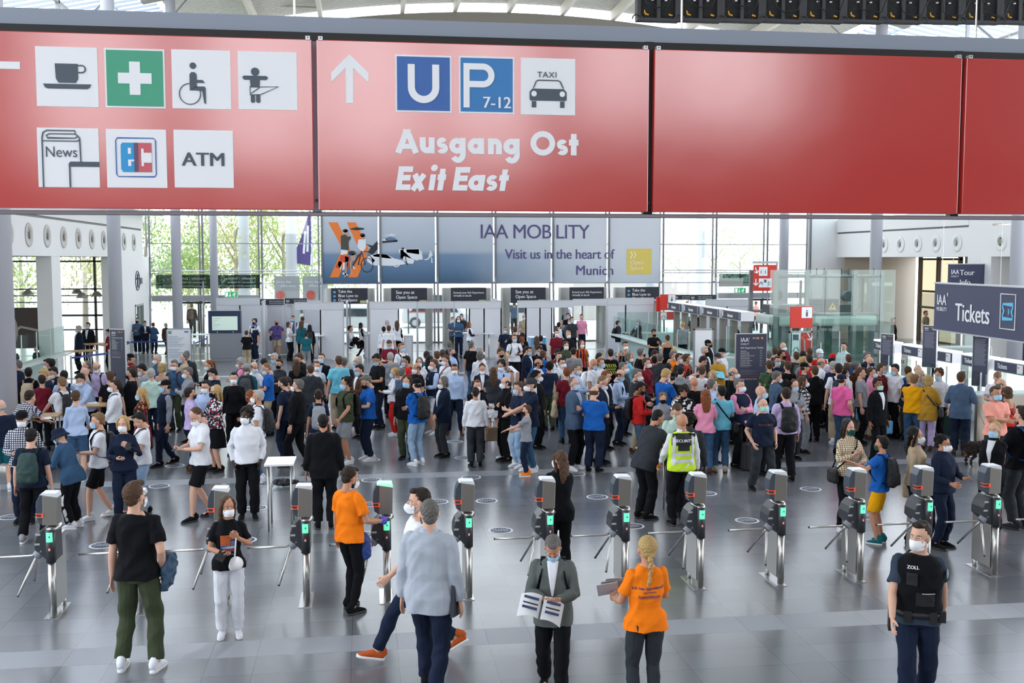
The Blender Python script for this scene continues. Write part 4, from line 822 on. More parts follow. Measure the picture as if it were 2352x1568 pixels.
for (a,c_,e,g),m,nm in (((908,127,1037,258),PBL,'subway_square'),((1054,130,1181,261),PBL2,'parking_square')):
    o,f=sq(p,a,c_,e,g,PW,nm); L=loc(f); S=f[2]-f[0]; b=B(); P2(b,[L(.03,.03),L(.97,.03),L(.97,.97),L(.03,.97)],-.006,-.003); b.build('blue_field',m,o); b=B()
    if nm[0]=='s': glyph(b,'U',L(.22,0)[0],L(.78,0)[0],L(0,.16)[1],.2,.68*S,.125*S)
    else: glyph(b,'P',L(.08,0)[0],L(.64,0)[0],L(0,.10)[1],.2,.78*S,.11*S); q=L(.945,.10); text('7-12',q[0],-.0112,q[1],.285*S,PW,o,al='RIGHT',bold=.02)
    b.v=[(x,y-.007,z) for x,y,z in b.v]; b.build('letter',PW,o)
o,f=sq(p,1196,134,1321,264,PW,'taxi_square'); L=loc(f); S=f[2]-f[0]; q=L(.48,.66); text('TAXI',q[0],-.008,q[1],.145*S,PG,o,al='CENTER',bold=.008,sp=1.1,sx=1.05)
b=B(); S2(b,[L(.23,.47),L(.28,.59),L(.32,.61),L(.68,.61),L(.72,.59),L(.78,.47)],.018*S); P2(b,[L(.16,.27),L(.18,.25),L(.82,.25),L(.84,.27),L(.84,.40),L(.79,.46),L(.21,.46),L(.16,.40)]); P2(b,[L(.20,.13),L(.28,.13),L(.28,.24),L(.20,.24)]); P2(b,[L(.72,.13),L(.80,.13),L(.80,.24),L(.72,.24)]); b.build('car_symbol',PG,o); b=B(); P2(b,ellp(L,.24,.37,.05),-.01); b.build('headlight',PW,o); b=B(); P2(b,ellp(L,.76,.37,.05),-.01); b.build('headlight',PW,o)
def word(p,chs,base,xh,cap,w,sh,name):
    b=B(); zl=yp(1100,base,SY).z; k=.00336*1.0
    for ch,a,c_ in chs: glyph(b,ch,sx(700+a/2.94,base),sx(700+c_/2.94,base),zl,xh*k,cap*k,w*k,sh)
    b.build(name,PW,p)
word(p,[('A',610,772),('u',777,877),('s',888,968),('g',980,1087),('a',1104,1211),('n',1237,1330),('g',1345,1452),('O',1524,1690),('s',1699,1778),('t',1784,1847)],354,35.5,52.5,13,0,'lettering')
word(p,[('E',612,710),('x',708,810),('i',825,880),('t',884,940),('E',996,1095),('a',1100,1205),('s',1214,1295),('t',1300,1364)],438,35.5,52.5,12.5,.16,'lettering')
# ---------------------------------------------------------------- back of the LED wall, top right
Y=12.0; z0=yp(1463,47,Y).z; LB=mat('led_black',(.012,.013,.014),.45); LY=mat('latch_yellow',(.75,.38,.02),.4); LG=mat('led_grey',(.05,.055,.06),.5)
hexm=mat('honeycomb_black',(.016,.018,.02),.5); _v=nn(hexm,'ShaderNodeTexVoronoi'); _v.inputs['Scale'].default_value=42; _v.inputs['Randomness'].default_value=0; _v.feature='F1'; _u=nn(hexm,'ShaderNodeBump'); _u.inputs['Distance'].default_value=.02; lk(hexm,_v.outputs['Distance'],_u.inputs['Height']); lk(hexm,_u.outputs[0],hexm.node_tree.nodes['Principled BSDF'].inputs['Normal'])
led0=None
for k in range(10):
    x=3.13+.5*k
    if led0 is None:
        c=led0=thing('led_cabinet','black back of an LED screen cabinet with yellow latches, one of a hanging row','screen cabinet',(x,Y,z0+.012*k),0,'LED screen cabinets hanging at the top right')
        B().box(.0,.02,.03,.5,.10,1.0).build('panel_back',hexm,c)
        b=B(); b.box(0,-.01,0,.5,.1,.035); b.box(0,0,0,.045,.02,1); b.box(.455,0,0,.5,.02,1); b.box(.235,-.005,.03,.275,.02,1); b.box(0,0,.965,.5,.02,1); b.build('frame',LG,c,bevel=.003)
        b=B(); b.loft([(.0+.06*cos(R(a)),-.012,.012+.055*sin(R(a))) for a in range(0,181,20)],.008,6); b.build('handle',LG,c)
        for lx,a in ((.09,0),(.37,1)):
            b=B(); b.loft([(lx,-.02,.075),(lx+.04,-.02,.062)],[.011,.009],8); 
            if a==0: b.loft([(lx,-.02,.075),(lx-.008,-.02,.115)],[.010,.006],8)
            b.build('latch',LY,c,smooth=True)
        for lx in (.17,.33): B().box(lx,0,.23,lx+.025,.02,.245).build('connector',WHP,c)
    else:
        c=ctree(led0); c.location=(x,Y,z0+.012*k)
    c['label']='black back of an LED screen cabinet with yellow latches, %s from the left'%ORD[k]
b=B()
for k in range(9):
    x=3.2+.52*k; pts=[V((x,Y-.04,z0+.45)),V((x+.02,Y-.05,z0+.2)),V((x+.12,Y-.06,z0+.13+.03*(k%3))),V((x+.28,Y-.05,z0+.17)),V((x+.4,Y-.04,z0+.45))]; 
    c=B(); c.loft(pts,.008,6); o=c.build('cable',LB,smooth=True); tag(o,'black cable looping behind the hanging LED cabinets, %s from the left'%ORD[k],'cable','cables behind the LED cabinets')
# ---------------------------------------------------------------- printed fabric banner over the entrance
Yb=YF-.18; t=thing('printed_banner','wide blue grey event banner with large purple lettering above the entrance doors','banner',(0,Yb,0)); x0,x1,zb0,zb1=-2.0,14.7,2.94,6.33
bm_=mat('banner_print',(.5,.55,.62),.7); g=nn(bm_,'ShaderNodeTexCoord'); s_=nn(bm_,'ShaderNodeSeparateXYZ'); lk(bm_,g.outputs['Object'],s_.inputs[0])
def ramp(m,src,lo,hi,els):
    r=nn(m,'ShaderNodeMapRange'); r.inputs[1].default_value=lo; r.inputs[2].default_value=hi; lk(m,src,r.inputs[0]); c=nn(m,'ShaderNodeValToRGB'); lk(m,r.outputs[0],c.inputs[0])
    e=c.color_ramp.elements; e[0].position=els[0][0]; e[0].color=(*els[0][1],1); e[1].position=els[-1][0]; e[1].color=(*els[-1][1],1)
    for p_,q_ in els[1:-1]: n_=e.new(p_); n_.color=(*q_,1)
    return c.outputs[0]
sea=ramp(bm_,s_.outputs['Z'],zb0,zb1,[(0,(.05,.10,.17)),(.12,(.07,.14,.24)),(.30,(.13,.22,.35)),(.40,(.16,.25,.38)),(.46,(.38,.44,.52)),(1,(.55,.60,.68))]); hz=ramp(bm_,s_.outputs['Z'],zb0,zb1,[(0,(.50,.55,.62)),(.4,(.62,.66,.71)),(1,(.64,.67,.72))]); nz=nn(bm_,'ShaderNodeTexNoise'); nz.inputs['Scale'].default_value=.5; lk(bm_,g.outputs['Object'],nz.inputs['Vector'])
ad=nn(bm_,'ShaderNodeMath'); ad.operation='MULTIPLY_ADD'; ad.inputs[1].default_value=2.2; lk(bm_,nz.outputs[0],ad.inputs[0]); lk(bm_,s_.outputs['X'],ad.inputs[2]); mr=nn(bm_,'ShaderNodeMapRange'); mr.inputs[1].default_value=5.5; mr.inputs[2].default_value=12.5; lk(bm_,ad.outputs[0],mr.inputs[0]); mx=nn(bm_,'ShaderNodeMix'); mx.data_type='RGBA'; lk(bm_,mr.outputs[0],mx.inputs['Factor']); lk(bm_,sea,mx.inputs['A']); lk(bm_,hz,mx.inputs['B']); lk(bm_,mx.outputs['Result'],bm_.node_tree.nodes['Principled BSDF'].inputs['Base Color'])
for a,c in zip([-2.0]+MUL[4:9],MUL[4:9]+[14.7]): B().box(a+.03,0,zb0,c-.03,.03,zb1).build('fabric_panel',bm_,t)
PUR=mat('purple_print',(.09,.075,.20),.6)
def bt(px,py): q=yp(px,py,Yb); return q.x,q.z
x,z=bt(1101,547); text('IAA MOBILITY',x,-.012,z,.98,PUR,t,bold=.004,sx=.96,sp=.93)
x,z=bt(1410,594); text('Visit us in the heart of',x,-.012,z,.68,PUR,t,bold=.014,al='RIGHT',sx=.93,sp=.97)
x,z=bt(1410,631); text('Munich',x,-.012,z,.68,PUR,t,bold=.014,al='RIGHT',sx=.98)
a=bt(1439,630); c=bt(1497,571); o=B().box(a[0],-.012,a[1],c[0],-.004,c[1]).build('yellow_square',mat('yellow_print',(.72,.56,.12),.6),t); 
YW=mat('pale_yellow_print',(.85,.80,.55),.6); x,z=bt(1447,607); text('Open',x,-.02,z,.3,YW,o); x,z=bt(1447,619); text('Space',x,-.02,z,.3,YW,o); b=B(); x,z=bt(1448,577); [st(b,[(x+.17*k,z),(x+.1+.17*k,z-.18),(x+.17*k,z-.36)],.06,-.02,-.012) for k in (0,1)]; b.build('chevrons',YW,o)
OR=mat('orange_print',(.80,.20,.03),.6); BX,BZ=yp(730,480,Yb).x,yp(730,480,Yb).z; kx=(yp(1060,480,Yb).x-BX)/2352; kz=(yp(900,480,Yb).z-yp(900,700,Yb).z)/1568
bp=lambda pts:[(BX+x*kx,BZ-y*kz) for x,y in pts]
b=B(); b.prism(bp([(165,212),(315,212),(520,665),(420,690)]),-.012,-.004); b.prism(bp([(465,212),(610,212),(830,690),(690,720)]),-.012,-.004); b.prism(bp([(360,700),(470,720),(325,1105),(178,1105)]),-.012,-.004); b.prism(bp([(660,700),(790,740),(625,1105),(480,1105)]),-.012,-.004); b.build('orange_slashes',OR,t)
def fig(name,m,parts):
    b=B()
    for q in parts: b.prism(bp(q),-.02,-.012)
    b.build(name,m,t)
def cir(x,y,r,ry=None): return [(x+r*cos(k*PI/8),y+(ry or r)*sin(k*PI/8)) for k in range(16)]
DG=mat('print_olive',(.06,.06,.045),.6); PSK=mat('print_skin',(.5,.3,.22),.6); PDK=mat('print_dark',(.02,.025,.035),.6); PWH=mat('print_white',(.72,.75,.8),.6); PTE=mat('print_steel_blue',(.10,.19,.3),.6); PRD=mat('print_red',(.6,.06,.03),.6)
fig('printed_man',DG,[[(365,430),(430,405),(490,450),(520,430),(530,470),(490,520),(490,665),(365,650)]]); fig('printed_man_legs',PWH,[[(365,655),(470,665),(475,720),(360,740)],[(330,840),(375,850),(360,990),(310,900)],[(395,860),(425,870),(420,980),(385,990)],[(390,1020),(470,1060),(480,1080),(385,1055)],[(550,910),(605,975),(560,960)]])
fig('printed_faces',PSK,[cir(452,380,38,45),cir(728,450,30,38),cir(560,780,45,60),[(430,760),(490,780),(470,900),(440,1090),(410,1110),(430,950)],[(500,830),(540,830),(530,950),(550,1060),(520,1060)],cir(500,430,14)])
fig('printed_hair',PDK,[cir(440,348,42,28),cir(718,420,42,32),cir(540,710,65,38)]); fig('printed_runner',PRD,[[(360,745),(500,760),(490,850),(420,860),(340,820)],[(330,830),(390,860),(340,960),(270,940)],[(455,870),(495,850),(490,930),(455,1000)]])
fig('printed_woman',PWH,[[(650,490),(770,480),(770,620),(720,700),(660,650),(630,600)]]); fig('printed_cyclist',PDK,[[(770,560),(880,590),(960,510),(965,640),(880,740),(800,700),(850,620)],[(800,720),(920,830),(880,870),(860,800)],[(640,740),(700,700),(560,930),(550,900)]])
b=B(); st(b,bp(cir(785,905,98,115)),.035,-.022,-.012,True); st(b,bp([(700,680),(760,900),(640,900),(700,680),(830,690)]),.035,-.022,-.012); b.build('printed_bicycle',PDK,t)
fig('printed_car',PWH,[[(780,780),(900,720),(1100,730),(1240,800),(1380,830),(1420,890),(1200,920),(880,910),(790,850)]]); fig('printed_car_roof',PTE,[[(880,740),(980,720),(1110,735),(1200,800),(1080,790),(900,765)],[(1090,470),(1160,445),(1240,460),(1290,500),(1280,520),(1100,500)],[(1430,650),(1640,645),(1645,730),(1440,700)]]); b=B(); st(b,bp(cir(1265,872,60,60)),.05,-.026,-.012,True); st(b,bp(cir(1603,800,28,28)),.03,-.026,-.012,True); b.build('printed_wheels',PWH,t)
fig('printed_bus',PWH,[[(1310,650),(1640,635),(1690,690),(1705,815),(1640,820),(1570,820),(1400,760),(1310,700)],[(1400,690),(1500,780),(1565,830),(1540,885),(1460,880),(1390,830),(1330,760)],[(1030,490),(1120,480),(1100,510),(1030,510)]]); fig('printed_rider',PDK,[[(1335,660),(1385,655),(1400,740),(1370,810),(1335,800)],cir(1375,635,20,18),[(1400,740),(1410,735),(1455,905),(1440,905)],[(510,315),(620,290),(745,305),(745,325),(620,340),(520,325)],[(1040,510),(1290,500),(1285,525),(1040,545)]])
fig('printed_robot',PWH,[cir(1835,690,16,18),[(1815,710),(1860,705),(1870,745),(1830,780),(1800,750)],[(1810,750),(1780,800),(1730,810),(1730,825),(1790,820),(1830,775)],[(1840,770),(1862,800),(1865,860),(1880,868),(1845,870),(1845,810)],[(1040,430),(1200,395),(1280,415),(1200,425)]])
B().box(x0,0,2.72,x1,.05,2.9).build('trim_60',mat('banner_dark_band',(.10,.10,.09),.5),kind='structure')  # dark band along the lower edge of the banner
# ---------------------------------------------------------------- revolving door drums and header signs
DRM=mat('drum_grey',(.42,.42,.40),.4,me=.3)
cxs=[(-2.1+.68)/2,(.68+3.44)/2,(3.44+6.28)/2,(6.28+9.15)/2,(9.15+11.97)/2,(11.97+14.75)/2-.05]
TX=[('Take the','Blue Lane to','Open Space'),('See you at','Open Space'),('Extend your IAA Experience','virtually at iaa.de'),('See you at','Open Space'),('Extend your IAA Experience','virtually at iaa.de'),('Take the','Blue Lane to','Open Space')]
LB6=['navy header sign reading Take the Blue Lane, at the left end under the banner','navy See you at Open Space header sign, second from the left under the banner','navy header sign with small two-line lettering, third from the left under the banner','navy See you at Open Space header sign under the middle of the large lettering','navy header sign with small two-line lettering, under the word Munich','navy header sign reading Take the Blue Lane, at the right end under the banner']
DL=['revolving door drum below the leftmost header sign','revolving door drum between the two left white booths','revolving door drum behind the couple of visitors at the middle counter','revolving door drum in the middle, beside the four visitors queueing','revolving door drum below the word Munich of the banner','revolving door drum at the right end of the entrance, by the information desk']
for i,cx in enumerate(cxs):
    d=thing('revolving_door',DL[i],'revolving door',(cx,YF-.95,0)); 
    for s in (-1,1):
        b=B(); 
        for k in range(9):
            a=R(-42+84*k/8)+(PI if s<0 else 0)
            if k<8:
                a2=R(-42+84*(k+1)/8)+(PI if s<0 else 0); r0,r1=1.12,1.17
                b.add([(r*cos(q),r*sin(q)*.8,z) for z in (0,2.02) for q in (a,a2) for r in (r0,r1)],[(0,1,3,2),(4,6,7,5),(0,2,6,4),(1,5,7,3),(0,4,5,1),(2,3,7,6)])
        b.build('curved_wall',DRM,d,smooth=False)
    B().lathe([(0,2.02),(1.19,2.02),(1.19,2.72),(0,2.72)],n=40).rot(MX.Diagonal((1,.8,1,1))).build('drum_canopy',DRM,d)
    b=B(); b.cyl((0,0,0),(0,0,2.02),.035,10); b.build('centre_post',GRM,d)
    for s in range(3): a=R(25+120*s); B().obox((.53*cos(a),.42*sin(a),1.0),(1.02,.04,1.96),math.atan2(.8*sin(a),cos(a))).build('door_wing',G_CL,d)
    w,h=1.68,.74; z=2.02; q=thing('header_sign',LB6[i],'sign',(cx,YF-1.98,z)); B().box(-w/2,0,0,w/2,.05,h).build('board',BLK,q)
    tl=TX[i]; n=len(tl); szz={3:.195,2:.22}[n] if 'Extend' not in tl[0] else .135
    for j,l in enumerate(tl): text(l,-w/2+(.32 if n==3 else .12 if 'Extend' in tl[0] else .22),-.008,h-(.22 if n==3 else .28)-(szz*1.02)*j,szz,WHP,q,bold=.012,sx=.93)
    if n==3:
        for j in range(3): B().box(-w/2+.1,-.008,h-.24-.19*j,-w/2+.21,0,h-.14-.19*j).build('icon',mat('icon_blue',(.10,.38,.6),.5),q)
    for j,cc in enumerate(((.7,.42,.06),(.25,.55,.65),(.7,.42,.06))): B().box(w/2-.35+.11*j,-.008,.04,w/2-.25+.11*j,0,.16).build('colour_tile',mat('tile%d'%(j%2),cc,.5),q)
# ================================================================ turnstiles
HSG=mat('housing_charcoal',(.035,.04,.045),.4); FIN=mat('fin_slate',(.05,.065,.085),.4); BOXM=mat('reader_metal',(.30,.285,.26),.4,me=.8); CAPW=mat('cap_white',(.7,.72,.74),.4); HUB=mat('hub_grey',(.22,.24,.27),.5); SCRN=mat('screen_green',(.12,.75,.42),.4,em=1.1); ORG=mat('reader_orange',(.85,.10,.03),.4,em=.3); CAPG=mat('cap_green',(.35,.9,.55),.4,em=.8)
def turnstile(first=[None],**k):
    if first[0]: return ctree(first[0])
    t=thing('turnstile','','turnstile'); first[0]=t
    B().cyl((0,0,.02),(0,0,.72),.044,20).build('post',STL,t,smooth=True)
    b=B(); b.box(-.042,.05,.10,.036,.50,.98); b.build('side_panel',STL,t,bevel=.004); B().cyl((-.003,.46,0),(-.003,.46,.12),.035,12).build('rear_post',STL,t,smooth=True)
    b=B(); b.prism([(-.09,-.03),(.07,-.03)],0,0) if 0 else b.box(-.10,-.07,0,.065,.56,.008); b.build('base_plate',mat('plate_steel',(.6,.6,.6),.25,me=.9),t)
    b=B(); b.prism([(-.10,1.12),(.05,1.12),(.055,.71),(-.05,.71),(-.087,.757),(-.20,.86),(-.195,.966),(-.165,1.05)],.0,.30); b.build('housing',HSG,t,bevel=.012)
    B().cyl((-.003,-.004,.70),(-.003,-.004,1.115),.057,24).build('front_cylinder',HSG,t,smooth=True)
    b=B(); b.torso([(1.10,.15,.095,.2),(1.135,.16,.07,.16)],20); b.build('collar',STL,t,smooth=True)
    b=B(); b.prism([(-.10,1.155),(.075,1.155),(.082,1.50),(-.09,1.53)],.03,.22); b.build('reader_box',BOXM,t,bevel=.006)
    b=B(); b.prism([(-.095,1.15),(-.155,1.19),(-.175,1.32),(-.165,1.45),(-.125,1.54),(-.085,1.54)],.035,.215); b.build('side_fin',FIN,t,bevel=.006)
    b=B(); b.prism([(-.125,1.535),(-.10,1.56),(.07,1.553),(.084,1.50),(-.085,1.53)],.028,.222); b.build('cap',CAPW,t,bevel=.004)
    b=B(); b.k=0; b.box(-.18,.02,1.255,-.09,.12,1.262); b.box(-.18,.02,1.298,-.09,.12,1.305); b.box(-.105,.018,1.255,-.085,.12,1.305); b.build('ticket_slot',ORG,t)
    a=[R(x) for x in range(-130,-49,10)]
    b=B(); r=.0585
    for p,q in zip(a,a[1:]): b.add([(-.003+r*cos(p),-.004+r*sin(p),.965),(-.003+r*cos(q),-.004+r*sin(q),.965),(-.003+r*cos(q),-.004+r*sin(q),1.085),(-.003+r*cos(p),-.004+r*sin(p),1.085)],[(0,1,2,3)])
    s=b.build('screen',SCRN,t); B().box(-.006,-.066,1.02,.008,-.0625,1.04).build('screen_icon',HSG,s)
    B().box(-.018,-.066,.855,.012,-.060,.895).build('sticker',mat('sticker_red',(.45,.06,.04),.5),t); B().box(-.011,-.0675,.862,.005,-.0655,.885).build('sticker_field',WHP,t)
    for z in (1.05,.93): B().box(-.19+.0*z,-.004,z-.012,-.13,.002,z+.012).build('nameplate',ALU,t).location=(.01 if z>1 else -.0,0,0)
    hc=V((-.165,.06,.795)); ax=V((-1,0,-1)).normalized(); b=B(); b.cyl(hc-ax*.07+V((0,0,.0)),hc+ax*.035,.062,20,.055); hub=b.build('hub',HUB,t,smooth=False)
    for d in (V((-1,0,0)),V((-.25,-.612,-.75)),V((-.25,.612,-.75))):
        d.normalize(); s0=hc+ax*.02+(d-ax*d.dot(ax)).normalized()*.02; b=B(); b.loft([s0,s0+ax*.03+d*.03,s0+ax*.035+d*.08,s0+ax*.035+d*.50],.0145,12); b.build('arm',STL,t,smooth=True)
        b=B(); e=s0+ax*.035+d*.50; b.cyl(e,e+d*.012,.0155,12); b.build('arm_tip',DRK,t)
    return t
TS=[-3.58,-2.62,-1.68,-.72,.23,1.21,2.2,3.15,4.11,5.16,6.22,7.13,8.07,9.05]
TN=['turnstile at the left end of the row, with a bright side panel','turnstile hidden behind the standing person in a black t-shirt','turnstile behind the girl in white trousers','turnstile between the white trousers girl and the orange shirt attendant','turnstile wiped by the attendant in orange, its cap lit green','turnstile just right of the person in the pale grey blazer','turnstile in front of the long-haired person in black, above the grey suit','turnstile right of the newspaper reader, left of the security guard','turnstile in front of the security guard in the yellow vest','turnstile below the person in the navy t-shirt, alone on open floor','turnstile in front of the girl in the tan checked jacket','turnstile directly behind the customs officer','turnstile near the blond person with ponytail, second from the right end','turnstile at the right end, cut off by the picture edge']
for i,x in enumerate(TS):
    t=turnstile(); t.location=(x,12.4,0); t.scale=(.93,.93,.925); t['label']=TN[i]; t['group']='row of turnstiles'; t['category']='turnstile'
    if i==4:
        for c in t.children:
            if c.name.startswith('cap'): c.data=c.data.copy(); c.data.materials[0]=CAPG
for k,(px,py) in enumerate([(168,812),(186,808),(200,803),(218,798),(234,790)]):
    t=turnstile(); q=gp(px,py+32); t.location=(-13.2+.35*k,33.2+1.0*k,0); t.rotation_euler=(0,0,R(75)); t['label']='grey turnstile of the diagonal row in the cafe area, %s from the left'%ORD[k]; t['group']='turnstiles in the cafe area'
# ---------------------------------------------------------------- floor markings
MKR=mat('marking_white',(.62,.64,.68),.5); MKD=mat('marking_dark',(.05,.055,.075),.5); mk0=None
for px,py in [(25,1187),(236,1252),(366,1116),(560,1240),(589,1166),(606,1110),(853,1102),(852,1158),(833,1228),(1082,1096),(1118,1150),(1065,1051),(1044,1014),(1150,1218),(1372,1141),(1322,1088),(1716,1195),(1862,1123),(1622,1133),(1984,1186),(1984,1068),(180,1075),(402,1069),(1452,1208),(852,1056),(1160,1050),(1005,1152),(1560,1290)][:27]:
    q=gp(px,py)
    if mk0 is None:
        mk0=thing('floor_marking','','floor marking'); B().lathe([(0,0),(.19,0),(.19,.002),(0,.002)],n=36).build('rim',MKR,mk0); B().lathe([(0,.002),(.155,.002),(.155,.003),(0,.003)],n=36).build('field',MKD,mk0)
        b=B()
        for j,zz in enumerate((.045,-.03)):
            for i in range(6):
                x=-.12+.042*i; b.box(x,zz-.02,.003,x+.009,zz+.03,.004); b.box(x,zz+(.02 if i%2 else -.01),.003,x+.028,zz+(.03 if i%2 else 0),.0041)
        b.build('lettering_strokes',MKR,mk0)
    m_=mk0 if mk0.get('label') is None and not mk0.get('u') else ctree(mk0); mk0['u']=1; m_.location=(q.x,q.y,.001)
    tag(m_,'oval white-rimmed keep distance marking stuck flat on the grey floor','floor marking','oval distance markings')
del mk0['u']
# ---------------------------------------------------------------- tables
def table(name,label,c,sx_,sy_,z,top,rz=0,shelf=False,leg=.014,th=.03):
    t=thing(name,label,'table',(c[0],c[1],0),rz); B().box(-sx_/2,-sy_/2,z-th,sx_/2,sy_/2,z).build('tabletop',top,t,bevel=.003)
    for a in (-1,1):
        for d in (-1,1): B().cyl((a*(sx_/2-.05),d*(sy_/2-.05),0),(a*(sx_/2-.05),d*(sy_/2-.05),z-th),leg,10).build('leg',STL,t,smooth=True)
    if shelf: B().box(-sx_/2+.05,-sy_/2+.05,z-.42,sx_/2-.05,sy_/2-.05,z-.41).build('shelf',G_GR,t)
    return t
WOD=mat('table_wood',(.42,.25,.11),.4); 
q=gp(640,1221); table('standing_table','white-topped high standing table alone left of the person in a black suit',(q.x+.02,q.y+.32),.44,.64,1.03,mat('table_white',(.8,.81,.83),.3),0,True)
b=B(); b.ell((0,0,0),(.17,.13,.05),14); b.ell((.14,.05,-.01),(.12,.06,.04),12); o=bpy.data.objects.new('jacket',grown(b,.008,4,'jacket',disp=.015,df=14)); COL.objects.link(o); o.location=(q.x+.05,q.y+.36,.68); o.data.materials.append(mat('black_nylon',(.012,.012,.014),.5)); tag(o,'bundled black jacket on the shelf under the white standing table','jacket')
for lb,px,py,w,d,rz_,z in (('long wooden standing table holding papers, by the person in the checked shirt',95,1075,.75,.55,.1,1.06),('wooden standing table with the person in a light blue shirt leaning on it',222,1042,.62,.6,.15,1.06),('wooden standing table where the security guard and a suited person meet',1512,1180,.55,.6,.2,1.06),('upper wooden table in the cafe behind the blue barrier belt',235,850,1.1,.7,.5,1.0),('wooden standing table left of the blue barrier belt in the cafe area',182,872,1.1,.7,.5,1.0)):
    q=gp(px,py); table('wooden_table',lb,(q.x,q.y),w,d,z,WOD,rz_,py<900)
for lb,px,py,z in (('round white bistro table between the four visitors by the left wall',307,806,1.08),('white bistro table in front of the glass doors, left of the screen kiosk',460,828,1.08),('small round white bar table right of the middle booth',1123,823,1.05),('small round bar table below the purple polo visitor booth, by the white counter',733,826,1.0)):
    q=gp(px,py); t=thing('bistro_table',lb,'table',(q.x,q.y,0)); b=B(); b.lathe([(0,z-.03),(.36 if z>1.06 else .22,z-.03),(.36 if z>1.06 else .22,z),(0,z)]); b.build('tabletop',WHP,t); B().cyl((0,0,.02),(0,0,z-.03),.025,12).build('stem',STL,t,smooth=True); B().lathe([(0,0),(.25,0),(.22,.02),(0,.03)]).build('foot',STL,t)
# ---------------------------------------------------------------- white booths
BW_=mat('booth_white',(.66,.67,.70),.55); BF=mat('booth_fascia',(.60,.62,.64),.5)
def booth(label,Y,segs,z,name='booth_wall'):
    "segs: list of (px0,px1,kind) with kind w=solid wall, o=open under fascia, c=end return"
    t=thing(name,label,'partition wall',(0,0,0)); t.location=(yp(segs[0][0],800,Y).x,Y,0); ox=t.location.x
    for a,c,k in segs:
        x0,x1=yp(a,800,Y).x-ox,yp(c,800,Y).x-ox
        if k=='w':
            n=max(1,round((x1-x0)/.98))
            for i in range(n): xa,xc=x0+(x1-x0)*i/n,x0+(x1-x0)*(i+1)/n; B().box(xa+.02,-.012,.03,xc-.02,.012,z-.02).build('panel',BW_,t)
            for i in range(n+1): B().box(x0+(x1-x0)*i/n-.022,-.022,0,x0+(x1-x0)*i/n+.022,.022,z).build('post',ALU,t)
        else:
            for xx in (x0,x1): B().box(xx-.022,-.022,0,xx+.022,.022,z).build('post',ALU,t)
        B().box(x0,-.03,z-.30,x1,-.008,z-.02).build('fascia',BF,t); B().box(x0,-.035,z-.02,x1,.035,z+.01).build('top_rail',ALU,t)
    return t
def side(label,px,Y0,Y1,z,pxY=None):
    x=yp(px,800,pxY or Y0).x; t=thing('booth_side_wall',label,'partition wall',(x,Y0,0)); n=max(1,round((Y1-Y0)/1.0))
    for i in range(n): B().box(-.012,(Y1-Y0)*i/n+.02,.03,.012,(Y1-Y0)*(i+1)/n-.02,z-.02).build('panel',BW_,t)
    for i in range(n+1): B().box(-.022,(Y1-Y0)*i/n-.022,0,.022,(Y1-Y0)*i/n+.022,z).build('post',ALU,t)
    B().box(-.035,0,z-.02,.035,Y1-Y0,z+.01).build('top_rail',ALU,t)
booth('white booth wall directly right of the navy screen kiosk',46.6,[(500,553,'w'),(553,603,'w')],2.42)
booth('white booth wall behind the person in the purple polo shirt',46.0,[(605,672,'w')],2.40)
side('white booth side wall right of the person with a blue visor',605,43.9,45.9,2.38)
booth('white booth front with an opening above the teal polo visitor, left of the centre',43.6,[(679,737,'o'),(737,790,'w')],2.34); booth('white rear booth wall seen through the booth opening on the left',46.2,[(700,738,'w')],2.3)
side('white booth side wall left of the seated person in black',797,43.6,46.4,2.32)
side('white booth side wall at the counter of the long-haired staff member',845,43.6,46.6,2.32)
booth('white booth front behind the two visitors in white tops',43.5,[(850,916,'w'),(916,958,'o')],2.36)
booth('thin white fascia bridge spanning to the middle booth',44.9,[(960,1042,'o')],2.30)
booth('white booth front behind the ginger long-haired staff member',43.4,[(1044,1078,'o'),(1078,1112,'w'),(1112,1151,'w')],2.36)
side('white booth side wall right of the middle booth',1151,43.4,46.5,2.36)
booth('white booth front behind the helmet-haired visitor, right of the middle door',43.3,[(1189,1208,'o'),(1208,1240,'w'),(1240,1267,'w'),(1267,1315,'o')],2.38)
booth('white fascia bridge above the queue of four visitors',45.6,[(1316,1392,'o')],2.34)
booth('white booth wall left of the red information signs',45.0,[(1394,1436,'w'),(1436,1500,'w')],2.4)
booth('tall white booth wall behind the information desk headers',44.0,[(1620,1668,'w'),(1668,1716,'w')],2.35)
def counter(label,px0,px1,pyb,dep,z,m=BW_):
    q=gp(px0,pyb); x1=yp(px1,pyb,q.y).x-q.x; t=thing('booth_counter',label,'counter',(q.x,q.y,0)); B().box(0,0,.02,x1,.02,z-.03).build('front_panel',m,t); B().box(0,.02,.02,.02,dep,z-.03).build('side_panel',m,t); B().box(x1-.02,.02,.02,x1,dep,z-.03).build('side_panel',m,t); B().box(-.03,-.03,z-.03,x1+.03,dep+.02,z).build('counter_top',WHP,t,bevel=.004)
    for xx in (0,x1): B().box(xx-.02,-.022,0,xx+.02,.0,z-.03).build('post',ALU,t)
    return t
counter('white counter in front of the long black-haired visitor, left booths',676,748,822,.6,.98); counter('white counter at the right side of the long-haired staff member in a white vest',838,850,822,1.2,1.0); counter('white counter right of the staff member seen from behind',929,948,826,.9,1.0); counter('white counter beside the ginger long-haired staff member',1052,1106,818,.7,.98); counter('white booth counter with a laptop and hand sanitiser behind the queue',1250,1292,820,.7,1.0)
t=counter('blue-fronted white box counter in the middle of the crowd',1218,1254,846,.5,1.18,mat('counter_blue',(.06,.32,.62),.5))
